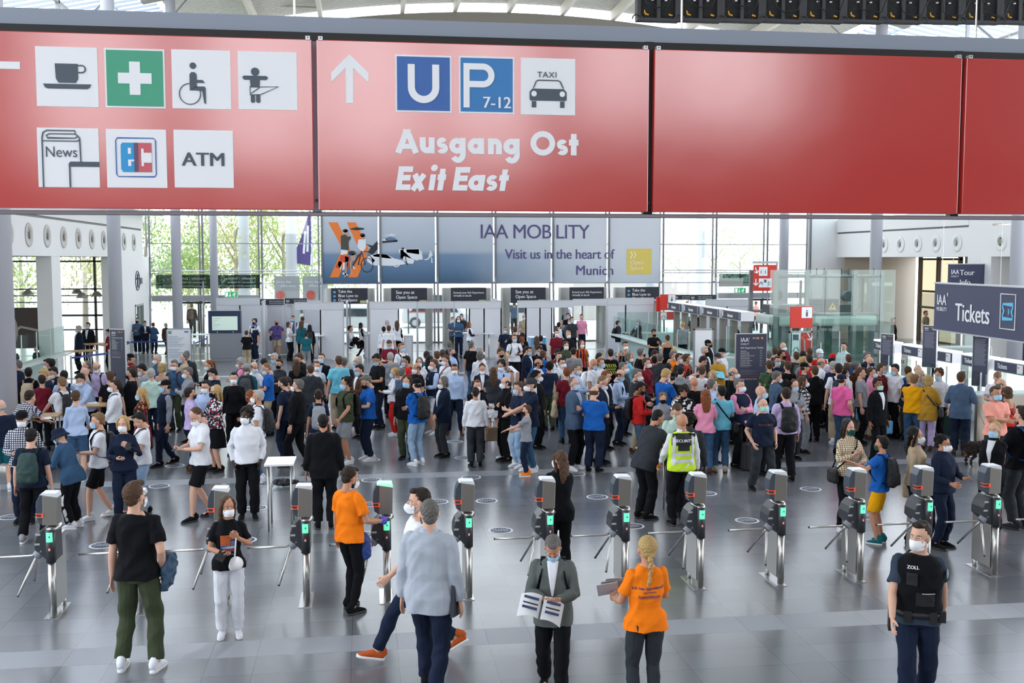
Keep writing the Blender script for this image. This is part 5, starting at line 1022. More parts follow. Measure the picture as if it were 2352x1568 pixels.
q=gp(1282,813); b=thing('laptop','open black laptop on the counter of the staff member in white','laptop',(q.x,q.y,1.0)); B().box(-.16,-.1,0,.16,.12,.015).build('keyboard',DRK,b); B().obox((0,.14,.11),(.32,.012,.22),0,-.25).build('lid',DRK,b)
o=B(); o.cyl((0,0,0),(0,0,.12),.035,12); o.cyl((0,0,.12),(0,0,.16),.012,8); o=o.build('sanitiser_bottle',mat('bottle_blue',(.1,.35,.55),.3),smooth=True); q=gp(1252,820); o.location=(q.x+.12,q.y+.25,1.0); tag(o,'blue hand sanitiser bottle on the white booth counter','bottle')
# certification headers above the booths
def hdr(label,a,c,ty,by,Y,big):
    x0=yp(a,ty,Y); x1=yp(c,by,Y); t=thing('overhead_header',label,'sign',(x0.x,Y,x1.z)); w=x1.x-x0.x;h=x0.z-x1.z; B().box(0,0,0,w,.05,h).build('board',BLK,t); text('IAA',.05,-.01,h*.35,h*.5,WHP,t,bold=.02,sx=.8); text('MOBILITY',.05,-.01,h*.14,h*.17,WHP,t,sx=.75)
    text('Halten Sie den 3G-Nachweis bereit',.38,-.01,h*.56,h*.27,WHP,t,sx=.68); text('Have your VCR Certification ready',.38,-.01,h*.22,h*.27,WHP,t,sx=.68)
    for xx in (.05,w-.05): B().cyl((xx,.02,-x1.z),(xx,.02,0),.02,8).build('pole',ALU,t)
hdr('dark certification header over the booths, left one of the left pair',597,652,687,700,45.2,0); hdr('dark certification header over the booths, right one of the left pair',654,705,685,697,45.6,0); hdr('dark certification header right of the red i sign, left one',1548,1584,677,688,45.5,0); hdr('dark certification header behind the information desk, right one',1585,1645,677,689,45,0)
# ---------------------------------------------------------------- boards and kiosks
def frame_board(name,label,cat,px,pyb,w,h,z0,fm,bm__,rz=0,foot=True,grp=None):
    q=gp(px,pyb); t=thing(name,label,cat,(q.x,q.y,0),rz); B().box(-w/2+.03,-.01,z0+.03,w/2-.03,.02,z0+h-.03).build('board',bm__,t)
    b=B(); b.box(-w/2,-.02,0 if foot else z0,-w/2+.04,.03,z0+h); b.box(w/2-.04,-.02,0 if foot else z0,w/2,.03,z0+h); b.box(-w/2,-.02,z0+h-.04,w/2,.03,z0+h); b.box(-w/2,-.02,z0,w/2,.03,z0+.04); b.build('frame',fm,t)
    if foot:
        for s in (-1,1): B().box(s*w/2-.02,-.25,0,s*w/2+.02,.25,.03).build('foot',fm,t)
    return t
def ticket_board(label,loc_,w,h,z0,rz,fm=ALU,grp=None,cols=True,det=True):
    t=thing('price_board',label,'sign board',(loc_[0],loc_[1],0),rz)
    if z0>.1: B().box(-.05,.0,0,.05,.04,z0).build('post',GRM,t)
    B().box(-w/2,0,z0,w/2,.05,z0+h).build('frame',fm,t); B().box(-w/2+.015,-.006,z0+.015,w/2-.015,0,z0+h-.015).build('print',NAV,t); k=w/.78; zt=z0+h
    x=-w/2+.12*k; text('IAA',x,-.01,zt-.20*k,.15*k,WHP,t,bold=.02,sx=.85); text('MOBILITY',x,-.01,zt-.27*k,.055*k,WHP,t,bold=.01,sx=.9); text("'",x+.2*k,-.01,zt-.2*k,.14*k,WHP,t)
    for i,c in enumerate(((.12,.4,.38),(.65,.14,.06),(.7,.38,.1))): B().box(-w/2+(.42+.055*i)*k,-.011,zt-.135*k,-w/2+(.465+.055*i)*k,-.006,zt-.09*k).build('colour_tile',mat('t_%d'%i,c,.5),t)
    B().box(-w/2+.63*k,-.011,zt-.135*k,-w/2+.675*k,-.006,zt-.09*k).build('colour_tile',mat('t_2',c,.5),t)
    if det:
        text('IAA Experience Ticket',x,-.01,zt-.36*k,.062*k,WHP,t,bold=.015)
        for i,(l,p) in enumerate((('Tagesticket','20 €'),('One-Day Ticket','40 €'),('Tagesticket Wochenende','27 €'),('Wochenendticket','47 €'),('Youngster Tagesticket','10 €'),('Tagesticket Familie','30 €'),('Wochenende Familie','50 €'))):
            z=zt-(.425+.058*i)*k; text(l,x,-.01,z,.033*k,WHP,t,bold=.01); text('Day Ticket valid on the day',x,-.01,z-.026*k,.020*k,WHP,t); text(p,w/2-.12*k,-.01,z,.03*k,WHP,t,al='RIGHT')
        B().box(x,-.01,zt-1.03*k,w/2-.07*k,-.006,zt-1.022*k).build('red_rule',mat('rule_red',(.5,.08,.05),.5),t); text('IAA Conference Ticket',x,-.01,zt-1.10*k,.045*k,WHP,t,bold=.01)
        for i in range(9): B().box(x,-.009,zt-(.86+.016*i)*k,-w/2+(.3+.3*((i*7)%5)/5)*k+.05,-.006,zt-(.865+.016*i-.002)*k).build('text_line',mat('text_grey',(.3,.3,.36),.5),t)
    else:
        for i in range(22 if h>1.3 else 14): B().box(x,-.01,zt-(.36+.055*i)*k,w/2-.1*k-.12*((i*5)%4)/4*k,-.006,zt-(.36+.055*i-.018)*k).build('text_line',mat('text_grey',(.3,.3,.36),.5),t)
    return t
ticket_board('tall navy ticket price board standing in the crowd right of the centre',(9.2,24.17),.79,2.32,0,0)
ticket_board('tall black ticket price board on the left, in front of the second column',(-6.07,27.0),.50,2.38,0,R(-32))
for i,(Y_,z0,h) in enumerate(((27.85,1.1,.9),(25.6,1.27,1.06),(23.3,1.05,1.28))): ticket_board(['narrow price list totem behind the ticket counter, the farthest of three','narrow price list totem behind the ticket counter, the middle of three, hiding a head','narrow price list totem behind the ticket counter, the nearest of three'][i],(14.6,Y_),.42,h+(.05 if i else 0),z0,R(-64),det=False)
t=frame_board('notice_stand','white framed conditions notice with small blue print beside the left columns','sign board',413,850,.90,1.56,.0,GRM,WHP)
for i in range(13): B().box(-.38,-.018,1.25-.06*i-(.06 if i>6 else 0),-.38+.35+.3*((i*3)%4)/4,-.011,1.265-.06*i-(.06 if i>6 else 0)).build('text_line',mat('text_blue_grey',(.25,.33,.45),.5),t)
B().box(-.38,-.018,1.35,-.26,-.011,1.46).build('logo_square',mat('logo_grey',(.2,.3,.3),.5),t); B().box(.2,-.018,1.40,.34,-.011,1.45).build('logo_blue',mat('logo_blue',(.05,.15,.4),.5),t)
q=gp(483,828); k=thing('screen_kiosk','large grey kiosk with a navy top and pale map screen, between the left columns','kiosk',(q.x,q.y-.1,0)); w=1.24; B().box(0,0,.1,w,.35,1.12).build('lower_body',mat('kiosk_grey',(.27,.28,.30),.5),k); B().box(.03,.03,0,w-.03,.32,.1).build('plinth',GRM,k); B().box(-.03,-.02,1.12,w+.0,.35,2.02).build('header',mat('kiosk_navy',(.02,.035,.085),.4),k,bevel=.005)
s=B().box(.12,-.028,1.24,w-.12,-.018,1.80).build('screen',mat('kiosk_screen',(.50,.62,.55),.3,em=.55),k)
for i in range(6): B().box(.16,-.031,1.30+.08*i,.24+.1*(i%3),-.027,1.312+.08*i).build('map_line',mat('map_line',(.25,.35,.33),.5),s)
for x in (.32,.94): B().cyl((x,-.03,1.165),(x,-.02,1.165),.02,12).build('button',WHP,k)
t=frame_board('notice_stand','white panel in a thick grey frame at the information desk','sign board',1614,905,.62,1.75,.25,GRM,WHP); B().box(-.28,-.018,.85,.28,-.011,.87).build('divider',GRM,t); st_=B(); st(st_,[(-.22,.62),(-.1,.74),(.1,.74),(.22,.62)],.03,-.02,-.012); st_.build('roof_symbol',PG,t)
# ---------------------------------------------------------------- red hall signs
RDS=mat('sign_red',(.62,.03,.015),.45)
def rsign(name,label,a,b_,c,d,Y,items,hang=None,foot=0):
    p0=yp(a,b_,Y); p1=yp(c,d,Y); w=p1.x-p0.x; h=p0.z-p1.z; t=thing(name,label,'sign',(p0.x,Y,p1.z)); B().box(0,0,0,w,.08,h).build('board',RDS,t,bevel=.004)
    for kk,u0,v0,u1,v1,*r in items:
        x0,x1,z0,z1=u0*w,u1*w,v0*h,v1*h
        if kk=='sq': B().box(x0,-.008,z0,x1,0,z1).build('white_square',PW,t)
        if kk=='i': text('i',(x0+x1)/2,-.014,z0,(z1-z0)*1.25,PG,t,al='CENTER',bold=.05)
        if kk=='blk': B().box(x0,-.014,z0,x1,-.008,z1).build('pictogram',PG,t)
        if kk=='roof': b=B(); st(b,[(x0,z0),((x0*2+x1)/3,z1),((x0+2*x1)/3,z1),(x1,z0)],w*.03,-.014,-.008); b.build('pictogram',PG,t)
        if kk=='fig': b=B(); b.prism([(x,z) for x,z in arc((x0+x1)/2,z1,.18*(x1-x0),.18*(x1-x0),0,360,10)[:-1]],-.014,-.008); b.box((x0+x1)/2-.2*(x1-x0),-.014,z0,(x0+x1)/2+.2*(x1-x0),-.008,z1-.22*(z1-z0)); b.build('pictogram',PG,t)
        if kk=='arr':
            b=B(); st(b,[(x0,z1),(x1,z0)],w*.045,-.01,0)
            dx,dz=x1-x0,z0-z1; l=math.hypot(dx,dz); ux,uz=dx/l,dz/l; s_=l*.5
            for g_ in (1,-1): ca,sa=cos(R(135*g_)),sin(R(135*g_)); st(b,[(x1-ux*0,z0),(x1+(ux*ca-uz*sa)*s_,z0+(ux*sa+uz*ca)*s_)],w*.045,-.01,0)
            b.build('arrow',PW,t)
    if hang: 
        B().box(-.03,.0,h+.05,w+.06,.08,h+.14).build('hanger_bar',GRM,t); B().box(w,0,0,w+.05,.08,h+.05).build('side_bar',GRM,t)
        for x in (.05,w-.05): B().cyl((x,.04,h+.14),(x,.04,11-p1.z),.006,6).build('wire',STL,t)
    if foot:
        for x in (0,w-.05): B().box(x,.0,-p1.z,x+.05,.07,0).build('leg',GRM,t)
    return t
rsign('direction_sign','red hanging direction sign with two arrows and white pictograms',1732,608,1783,668,40,[('arr',.06,.68,.14,.90),('arr',.09,.22,.09,.46),('sq',.22,.58,.40,.92),('sq',.41,.58,.59,.92),('sq',.22,.14,.40,.48),('sq',.41,.14,.59,.48),('sq',.60,.14,.78,.48),('fig',.27,.66,.35,.82),('fig',.46,.66,.54,.82),('roof',.24,.24,.38,.34),('blk',.45,.32,.55,.44),('fig',.62,.20,.68,.42),('fig',.70,.20,.76,.42)],1)
rsign('information_sign','red sign with a white i square, the large one above the crowd on the right',1817,704,1866,753,32,[('sq',.49,.47,.97,.97),('i',.5,.54,.96,.90)],None,1)
t=rsign('arrow_sign','red and white lower sign with a diagonal arrow under the right i sign',1817,760,1866,835,32,[('sq',.04,.02,.44,.96),('blk',.08,.72,.34,.90),('roof',.10,.38,.38,.50),('arr',.74,.72,.92,.94)],None,1)
B().box(-.06,-.01,0,-.01,.09,1.05).build('frame_post',GRM,t); B().box(.67,-.01,0,.72,.09,1.05).build('frame_post',GRM,t); B().box(-.06,-.01,1.0,.72,.09,1.06).build('frame_top',GRM,t)
rsign('information_sign','small red sign with a white i square behind the information headers',1517,676,1552,712,44.2,[('sq',.5,.5,.97,.97),('i',.5,.56,.97,.92)],None,1); rsign('arrow_sign','narrow plain red sign left of the small i sign',1508,682,1516,715,44.4,[],None,1); rsign('arrow_sign','low red and white framed sign under the small i sign',1516,716,1552,734,44.1,[('sq',.04,.05,.42,.95),('roof',.08,.2,.36,.5)],None,1)
# green exit signs
for lb,px,py in (('green running-man exit sign on the left glass front',531,676),('green running-man exit sign right of the dark glass film',1700,667)):
    q=yp(px,py,50.6); t=thing('exit_sign',lb,'exit sign',(q.x,q.y,q.z)); B().box(-.02,.08,.05,.02,.62,.09).build('bracket',GRM,t); B().box(-.3,0,-.14,.3,.08,.14).build('box',mat('exit_rim',(.7,.75,.7),.5),t); f_=B().box(-.27,-.01,-.115,.27,0,.115).build('green_face',mat('exit_green',(.01,.30,.10),.4,em=.6),t); B().box(-.26,-.015,-.10,-.14,-.01,.10).build('door_symbol',mat('exit_white',(.8,.9,.8),.5,em=.5),t)
    b=B(); st(b,[(-.05,.09),(-.05,-.07)],.03,-.016,-.01); st(b,[(-.09,-.03),(-.05,-.09),(-.01,-.03)],.025,-.016,-.01); b.build('arrow',MT['exit_white'],t)
    b=B(); b.prism(cir2:=[(.17+.025*cos(a*PI/5),.07+.025*sin(a*PI/5)) for a in range(10)],-.016,-.01); st(b,[(.15,.04),(.12,-.02),(.17,-.06),(.14,-.1)],.03,-.016,-.01); st(b,[(.12,-.02),(.06,-.06)],.028,-.0165,-.01); st(b,[(.06,.0),(.1,.04),(.17,.03),(.21,.0)],.02,-.017,-.01); b.build('running_man',MT['exit_white'],t)
# ---------------------------------------------------------------- information desk
def xsign(name,label,X,Y0,Y1,z0,z1,txts,grp=None,lit=None,thick=.25,bm__=NAV):
    "board facing -X, from Y0 (near) to Y1 (far)"
    L_=Y1-Y0; h=z1-z0; t=thing(name,label,'sign',(X,Y1,z0),-PI/2,grp); B().box(0,0,0,L_,thick,h).build('box',lit or ALU,t); B().box(.02,-.01,.02,L_-.02,0,h-.02).build('face',bm__,t)
    for s_,u,v,sz,kw in txts: text(s_,u*L_,-.016,v*h,sz*h,WHP,t,**kw)
    return t
for i,(Y0,Y1) in enumerate([(38.9,40.8),(36.7,38.6),(34.6,36.4),(32.5,34.3)]):
    t=xsign('information_header',['dark Information header, the farthest left of four over the desk','dark Information header, second from the left of four over the desk','dark Information header, second from the right of four over the desk','dark Information header, the nearest right of four over the desk'][i],12,Y0,Y1,2.07+.01*i,2.40,[('Information',.32,.3,.52,dict(bold=.03,sx=.7))],None,None,.45,mat('header_plum',(.05,.04,.055),.5)); B().box(.06,-.015,.08,.14,-.01,.26).build('logo',WHP,t); B().box(1.65,-.015,.06,1.72,-.01,.28).build('icon',mat('icon_blue',(.1,.38,.6)),t)
    for u in (.45,1.5): B().box(u,.12,-2.07,u+.2,.32,0).build('post',mat('post_taupe',(.16,.15,.13),.5),t)
STN=mat('counter_steel',(.42,.38,.32),.35,me=.7); CNW=mat('counter_top_pale',(.6,.62,.6),.3)
def gcounter(label,pts,z,zg,h0=.0,name='glass_counter',fr=m_fr,scr=True):
    c=V(pts[0]+(0,)); t=thing(name,label,'counter',c); 
    for a,d in zip(pts,pts[1:]):
        a,d=V(a+(0,))-c,V(d+(0,))-c; L_=(d-a).length; an=math.atan2(d.y-a.y,d.x-a.x); M_=MX.Translation(a)@MX.Rotation(an,4,'Z')
        B().box(0,0,.08,L_,.03,z-.04).rot(M_).build('front',fr,t); B().box(0,0,z-.04,L_,.5,z).rot(M_).build('counter_top',CNW,t); B().box(0,.04,0,L_,.3,.08).rot(M_).build('plinth',GRM,t)
        n=max(1,int(L_/1.2))
        for i in range(n+1): B().box(L_*i/n-.01,-.01,.0,L_*i/n+.01,.0,z-.04).rot(M_).build('joint',ALU,t)
        if scr:
            B().box(.0,.22,z,L_,.232,zg).rot(M_).build('glass_screen',G_GR,t)
            for i in range(n+1): B().box(L_*i/n-.012,.215,z,L_*i/n+.012,.24,zg).rot(M_).build('screen_clamp',ALU,t)
    return t
gcounter('green glass information desk with clear screens, in the middle right',[(10.4,42.3),(10.6,31.5)][::-1],1.05,1.75)
gcounter('far glass side of the information desk with a staff member behind it',[(10.4,42.4),(13.8,42.4)],1.05,1.9)
gcounter('near glass side of the information desk left of the price board',[(10.6,31.4),(13.6,31.0)],1.05,1.6)
B().box(11.2,36,.0,11.9,41,.74).build('inner_desk_block',CNW,bevel=.01); tag(bpy.data.objects['inner_desk_block'],'low pale work desk standing inside the information counter','desk'); bpy.data.objects['inner_desk_block'].name='inner_desk'
# right: ticket counters
m_dg=mat('dark_green_glass',(.025,.06,.05),.12,sp=.6)
gcounter('long dark green glass ticket counter on the right, with clear screens',[(13.2,29.6),(13.15,21.3)],1.12,1.62,fr=m_dg); 
t=thing('counter_end_panel','brushed steel end panel of the ticket counter at the right edge','counter',(13.2,21.1,0)); B().box(0,0,0,4.2,.1,1.12).build('panel',STN,t); B().box(-.03,-.03,1.12,4.2,.6,1.16).build('top',CNW,t); B().box(.2,.05,1.16,4.2,.062,1.6).build('glass_screen',G_GR,t)
gcounter('glass screen partition behind the crowd, left of the ticket headers',[(11.6,33.0),(14.2,30.2)],1.0,1.9)
LIT=mat('backlit_white',(.9,.93,.93),.5,em=1.6)
for i,Y_ in enumerate([28.4,26.75,25.35,23.7,22.3,20.75,19.4]):
    lb=['farthest small Tickets header, left of the first price totem','second small Tickets header from the left','third small Tickets header, left of the middle totem','fourth small Tickets header, right of the middle totem','fifth small Tickets header, left of the nearest totem','sixth small Tickets header, right of the nearest totem','last small Tickets header, cut by the right picture edge'][i]
    t=xsign('ticket_header',lb,15.1,Y_,Y_+1.2,1.40,1.67,[('Tickets',.12,.32,.62,dict(bold=.03,sx=.8))]); B().box(.92,-.016,.03,1.14,-.01,.24).build('price_card',WHP,t); b=B(); b.box(.955,-.02,.15,1.0,-.016,.19); b.build('card_mark',mat('mark_red',(.6,.1,.05),.5),t)
    B().box(-.03,.0,-.02,1.26,.27,.33).build('light_frame',LIT,t) if 0 else B().box(-.03,.005,.27,1.23,.27,.31).build('light_frame',LIT,t); B().box(0,.2,-.75,1.2,.24,0).build('backlit_panel',LIT,t); B().box(.02,.2,-1.40,1.18,.24,-.75).build('lower_panel',WHP,t); B().box(.35,-.0,-.30,.36,.1,0).build('hanger',STL,t)
    if i in (1,3,5): B().box(.02,-.02,-.28,.24,-.01,-.1).build('notice_card',WHP,t); b=B(); b.box(.04,-.026,-.24,.11,-.02,-.14); b.box(.14,-.026,-.24,.21,-.02,-.14); b.build('notice_mark',mat('mark_brown',(.35,.1,.07),.5),t)
t=thing('tickets_banner','large navy Tickets banner hanging at the upper right','sign',(14.1,24.55,2.36),R(-90-4)); B().box(0,0,0,6.5,.06,1.13).build('fabric',mat('banner_navy',(.055,.06,.115),.6),t); B().box(-.02,-.02,1.13,6.5,.08,1.17).build('top_rail',ALU,t); B().box(-.02,-.02,-.03,6.5,.08,0).build('bottom_rail',ALU,t)
text('IAA',.15,-.012,.62,.36,WHP,t,bold=.015,sx=.85); text("'",.66,-.012,.68,.34,WHP,t,bold=.02); text('MOBILITY',.15,-.012,.47,.135,WHP,t,bold=.012,sx=.88); text('Tickets',1.1,-.012,.28,.60,WHP,t,bold=.02,sx=.9)
b=B(); st(b,[(3.12,.22),(3.72,.22),(3.72,.98),(3.12,.98)],.02,-.012,-.002,True); b.build('icon_frame',WHP,t); b=B(); st(b,[(3.22,.44),(3.62,.44),(3.62,.52),(3.57,.60),(3.62,.68),(3.62,.76),(3.22,.76),(3.22,.68),(3.27,.60),(3.22,.52)],.045,-.012,-.002,True); b.box(3.44,-.012,.54,3.48,-.002,.66); b.build('ticket_icon',mat('icon_cyan',(.12,.50,.75),.5),t)
for u in (.3,3.0): B().cyl((u,.03,1.17),(u,.03,9),.006,6).build('wire',STL,t)
p0=yp(2179,619,38.2); t=thing('tour_banner','small navy Tour Info banner partly behind the white pillar','sign',(p0.x,38.2,2.9)); B().box(0,0,0,1.5,.05,1.02).build('fabric',MT['banner_navy'],t); B().box(-.05,-.01,1.0,1.5,.06,1.03).build('top_rail',ALU,t); text('IAA',.10,-.01,.62,.26,WHP,t,bold=.02,sx=.8); text('MOBILITY',.10,-.01,.5,.1,WHP,t,sx=.75); text('Tour',.46,-.01,.58,.30,WHP,t,bold=.02); text('Info',.46,-.01,.2,.30,WHP,t,bold=.02)
for u in (.2,1.3): B().cyl((u,.02,1.0),(u,.02,1.3),.01,6).build('wire',STL,t)
# tour info desk in the recess
gcounter('grey glass tour desk with a monitor in the recess at the right',[(19.2,33.5),(21.4,33.5)],1.1,1.75,fr=mat('desk_frost',(.33,.42,.38),.4)); gcounter('pale green glass shelf wall under the big Tickets banner',[(17.6,25.5),(21.5,25.5)],1.3,1.7,fr=MT['desk_frost'],scr=False)
q=yp(2146,742,33.4); t=thing('monitor','flat monitor seen from behind on the tour desk','monitor',(q.x,33.7,1.1)); B().box(-.28,0,.12,.28,.04,.5).build('screen',mat('monitor_grey',(.35,.34,.36),.5),t); B().box(-.04,-.01,0,.04,.05,.12).build('stand',WHP,t)
# ---------------------------------------------------------------- glass lift
Y=38; t=thing('glass_lift','glass-walled lift shaft with steel posts and dark machinery','lift',(15.4,Y,0)); Ht=3.7
for x in (.0,1.22,3.14,4.24):
    for y in (0,2.6): B().box(x-.07,y-.07,0,x+.07,y+.07,Ht-.05).build('post',mat('lift_post',(.25,.27,.27),.45,me=.4),t)
b=B(); 
for z in (3.45,2.02): b.cyl((0,0,z),(4.24,0,z),.055,12); b.cyl((0,2.6,z),(4.24,2.6,z),.055,12)
b.build('cross_beam',STL if 0 else MT['lift_post'],t,smooth=True)
for i,x in enumerate((-.35,.75,1.85,2.95)): B().box(x,-.28,.05,x+1.08,-.265,Ht).build('glass_pane',G_GR,t)
for x in (4.05,): B().box(x,-.28,.05,x+.6,-.265,Ht).build('glass_pane',G_GR,t)
for y in (-.26,1.3): B().box(4.64,y,.05,4.655,y+1.5,Ht).build('glass_pane',G_GR,t)
b=B(); b.box(.3,1.0,1.98,3.7,2.2,2.32); b.box(2.0,1.0,2.32,3.0,2.0,2.55); b.build('machinery',mat('machinery_dark',(.07,.08,.08),.5),t,bevel=.02); b=B(); b.cyl((3.35,.9,2.65),(3.35,1.2,2.65),.2,20); b.cyl((.45,.9,2.7),(.45,1.2,2.7),.2,20); b.build('pulley',MT['machinery_dark'],t)
b=B(); b.prism([(2.55,2.12),(2.9,2.12),(2.725,2.40)],.97,.995); b.build('warning_triangle',mat('warning_yellow',(.8,.5,.03),.5),t); b=B(); b.prism([(2.71,2.2),(2.74,2.2),(2.76,2.3),(2.69,2.3)],.96,.97); b.build('warning_mark',DRK,t)
B().box(.1,-.1,1.55,4.1,2.4,1.95).build('lift_car_roof',mat('car_pale',(.52,.58,.53),.4),t,bevel=.1)
for x in (.9,2.2,3.5): B().box(x,.8,0,x+.45,1.2,1.5).build('inner_column',mat('lift_green',(.16,.22,.19),.4),t)
for x in (1.6,1.9,2.6,2.9,3.9): B().cyl((x,0,3.45),(x,0,3.75),.02,6).build('railing_stub',DRK,t)
for x in (.45,1.5,3.2): 
    for z in (3.4,2.1): b=B(); b.cyl((x,-.1,z),(x-.12,-.27,z+.12),.015,6); b.cyl((x,-.1,z),(x+.12,-.27,z+.12),.015,6); b.cyl((x,-.1,z),(x,0,z),.015,6); b.build('spider_clamp',STL,t)
b=B(); b.cyl((1.0,.05,0),(1.0,.05,3.3),.05,10); b.cyl((3.5,.05,2.0),(3.5,.05,3.4),.05,10); b.build('guide_rail',MT['machinery_dark'],t)
# ---------------------------------------------------------------- left: service counters, cafe, lamps
gcounter('pale green glass service counter at the left edge, behind the first column',[(-13.6,31.0),(-10.7,33.4)],1.2,1.9); gcounter('glass service counter wall with shelves on the left, nearest to the crowd',[(-9.9,35.6),(-9.9,30.0)],1.1,1.95)
LMP=mat('lamp_grey',(.35,.34,.32),.5,me=.5)
for i,(px,py,Y_) in enumerate([(64,672,40),(188,677,44),(222,674,45),(177,668,47)]):
    q=yp(px,py,Y_); t=thing('pendant_lamp',['metal dome pendant lamp hanging left of the white pillar','dark dome pendant lamp in the cafe window, the lower middle one','dome pendant lamp in the cafe window, nearest the second white pillar','pale dome pendant lamp in the cafe window, highest of three'][i],'lamp',q); b=B(); b.lathe([(.22,-.12),(.20,-.05),(.12,.06),(.05,.10),(.0,.10)],n=20); b.build('shade',LMP,t,smooth=True); B().cyl((0,0,.1),(0,0,4.2-q.z),.008,6).build('cord',DRK,t)
t=thing('cafe_panel','dark brown cafe panel with a pale curved letter','sign',(-14.6,43.5,0)); B().box(0,0,.6,1.9,.08,2.2).build('board',mat('cafe_brown',(.04,.025,.02),.5),t); b=B(); st(b,arc(.55,1.3,.5,.75,100,-80,16),.09,-.02,0); st(b,[(.3,.75),(1.2,1.45),(1.85,1.3)],.09,-.02,0); b.build('letter',mat('cafe_grey',(.35,.32,.3),.5),t)
for k in range(3):
    t=thing('barrier_belt','blue barrier belt with steel posts, '+('in front of the cafe area' if k==0 else 'beside the black price board' if k==1 else 'by the four visitors near the left wall'),'barrier',(0,0,0)); a=gp((165,252,286)[k],(884,864,838)[k]); c=gp((252,300,386)[k],(870,840,836)[k]); t.location=(a.x,a.y,0); d=c-a
    for v in (V((0,0,0)),d): B().cyl(v,v+V((0,0,.95)),.03,10).build('post',STL,t); B().lathe([(0,0),(.16,0),(.14,.03),(0,.04)],(v.x,v.y,0)).build('foot',STL,t)
    b=B(); b.add([(0,0,.86),(d.x,d.y,.86),(d.x,d.y,.92),(0,0,.92),(0,.01,.86),(d.x,d.y+.01,.86),(d.x,d.y+.01,.92),(0,.01,.92)],[(0,1,2,3),(7,6,5,4),(0,4,5,1),(3,2,6,7)]); b.build('belt',mat('belt_blue',(.02,.05,.25),.6),t)
t=thing('barrier_belt','blue barrier belt before the glass doors, right of the notice stand','barrier',gp(447,851)); 
for v in (V((0,0,0)),V((.1,2.6,0))): B().cyl(v,v+V((0,0,1.1)),.035,10).build('post',GRM,t); B().lathe([(0,0),(.2,0),(.18,.03),(0,.04)],(v.x,v.y,0)).build('foot',STL,t)
B().obox((.05,1.3,1.0),(.01,2.6,.05),math.atan2(-.1,2.6)).build('belt',MT['belt_blue'],t)
# ---------------------------------------------------------------- outside: trees, flag, cars
LF=[mat('leaf_%s'%n,c,.7) for n,c in (('bright',(.42,.55,.16)),('mid',(.30,.46,.14)),('yellow',(.60,.58,.22)))]; BRK=mat('bark',(.4,.34,.28),.9)
def tree(label,x,y,h,r,m,n=1500,seed=1,grp='trees outside the glass'):
    rd=random.Random(seed); t=thing('tree',label,'tree',(x,y,-.03),0,grp); b=B(); b.loft([(0,0,0),(.05,0,h*.3),(0,.1,h*.6)],[.16,.12,.07],10)
    for k in range(5): a=k*1.3; b.loft([(0,0,h*(.3+.06*k)),(cos(a)*r*.5,sin(a)*r*.5,h*(.5+.07*k))],[.06,.02],6)
    b.build('trunk',BRK,t,smooth=True); b=B(); cl=[(rd.gauss(0,r*.45),rd.gauss(0,r*.45),h*rd.uniform(.30,.92)) for _ in range(26)]
    for i in range(n):
        c=cl[i%26]; p=V((c[0]+rd.gauss(0,r*.22),c[1]+rd.gauss(0,r*.22),c[2]+rd.gauss(0,r*.2))); s=.095*rd.uniform(.6,1.4); M_=Euler((rd.uniform(0,6),rd.uniform(0,6),rd.uniform(0,6))).to_matrix()
        b.add([p+M_@V(v) for v in ((-s,0,0),(0,-s*.5,0),(s,0,.02),(0,s*.5,0))],[(0,1,2,3)])
    b.build('foliage',m,t)
for i,(px,Y_,h,r) in enumerate([(455,62,6.2,2.3),(540,60,9.5,3.0),(650,61,9.5,3.0),(590,66,10,3),(430,70,6.5,2.6),(705,70,7,2.6)]): q=yp(px,600,Y_); tree('leafy green tree outside the glass front, '+['left one','large one in the middle','right one','the one standing behind','smallest at the left','nearest the purple flag'][i],q.x,Y_,h,r,LF[(i+1)%3],3200,i)
for i,(x,y) in enumerate([(-21,33),(-22,38),(-21.5,43),(-23,48),(-20.5,52),(-24,36),(-24,44),(-22,57),(-14,55.5),(-17.5,57),(-11.5,58)]): tree('leafy green tree outside the cafe windows on the left, %s in depth'%ORD[i],x,y,7+i%3,2.6,LF[i%3],2600,20+i,'trees outside the cafe windows')
for i,(px,Y_) in enumerate([(1640,95),(1560,92),(1700,100)]): q=yp(px,600,Y_); tree('distant pale tree beyond the glass front on the right, %s one'%['right','left','farthest'][i],q.x,Y_,7.5,4,LF[1],900,40+i,'distant trees on the right')
q=yp(697,540,58); t=thing('flag','purple flag with white marks on a pole outside the glass','flag',(q.x,58,0)); B().cyl((.45,0,0),(.45,0,9.5),.04,8).build('pole',ALU,t); b=B(); fl=[(.4,6.9),(.1,6.0),(-.15,5.2),(-.45,4.5),(-.5,3.9),(.35,3.75),(.4,5)]; b.prism(fl,-.01,.02); b.build('cloth',mat('flag_purple',(.10,.07,.25),.7),t); b=B(); st(b,[(.1,5.6),(0,4.4)],.12,-.03,-.012); st(b,[(.25,5.9),(.2,4.5)],.12,-.03,-.012); b.build('white_mark',WHP,t)
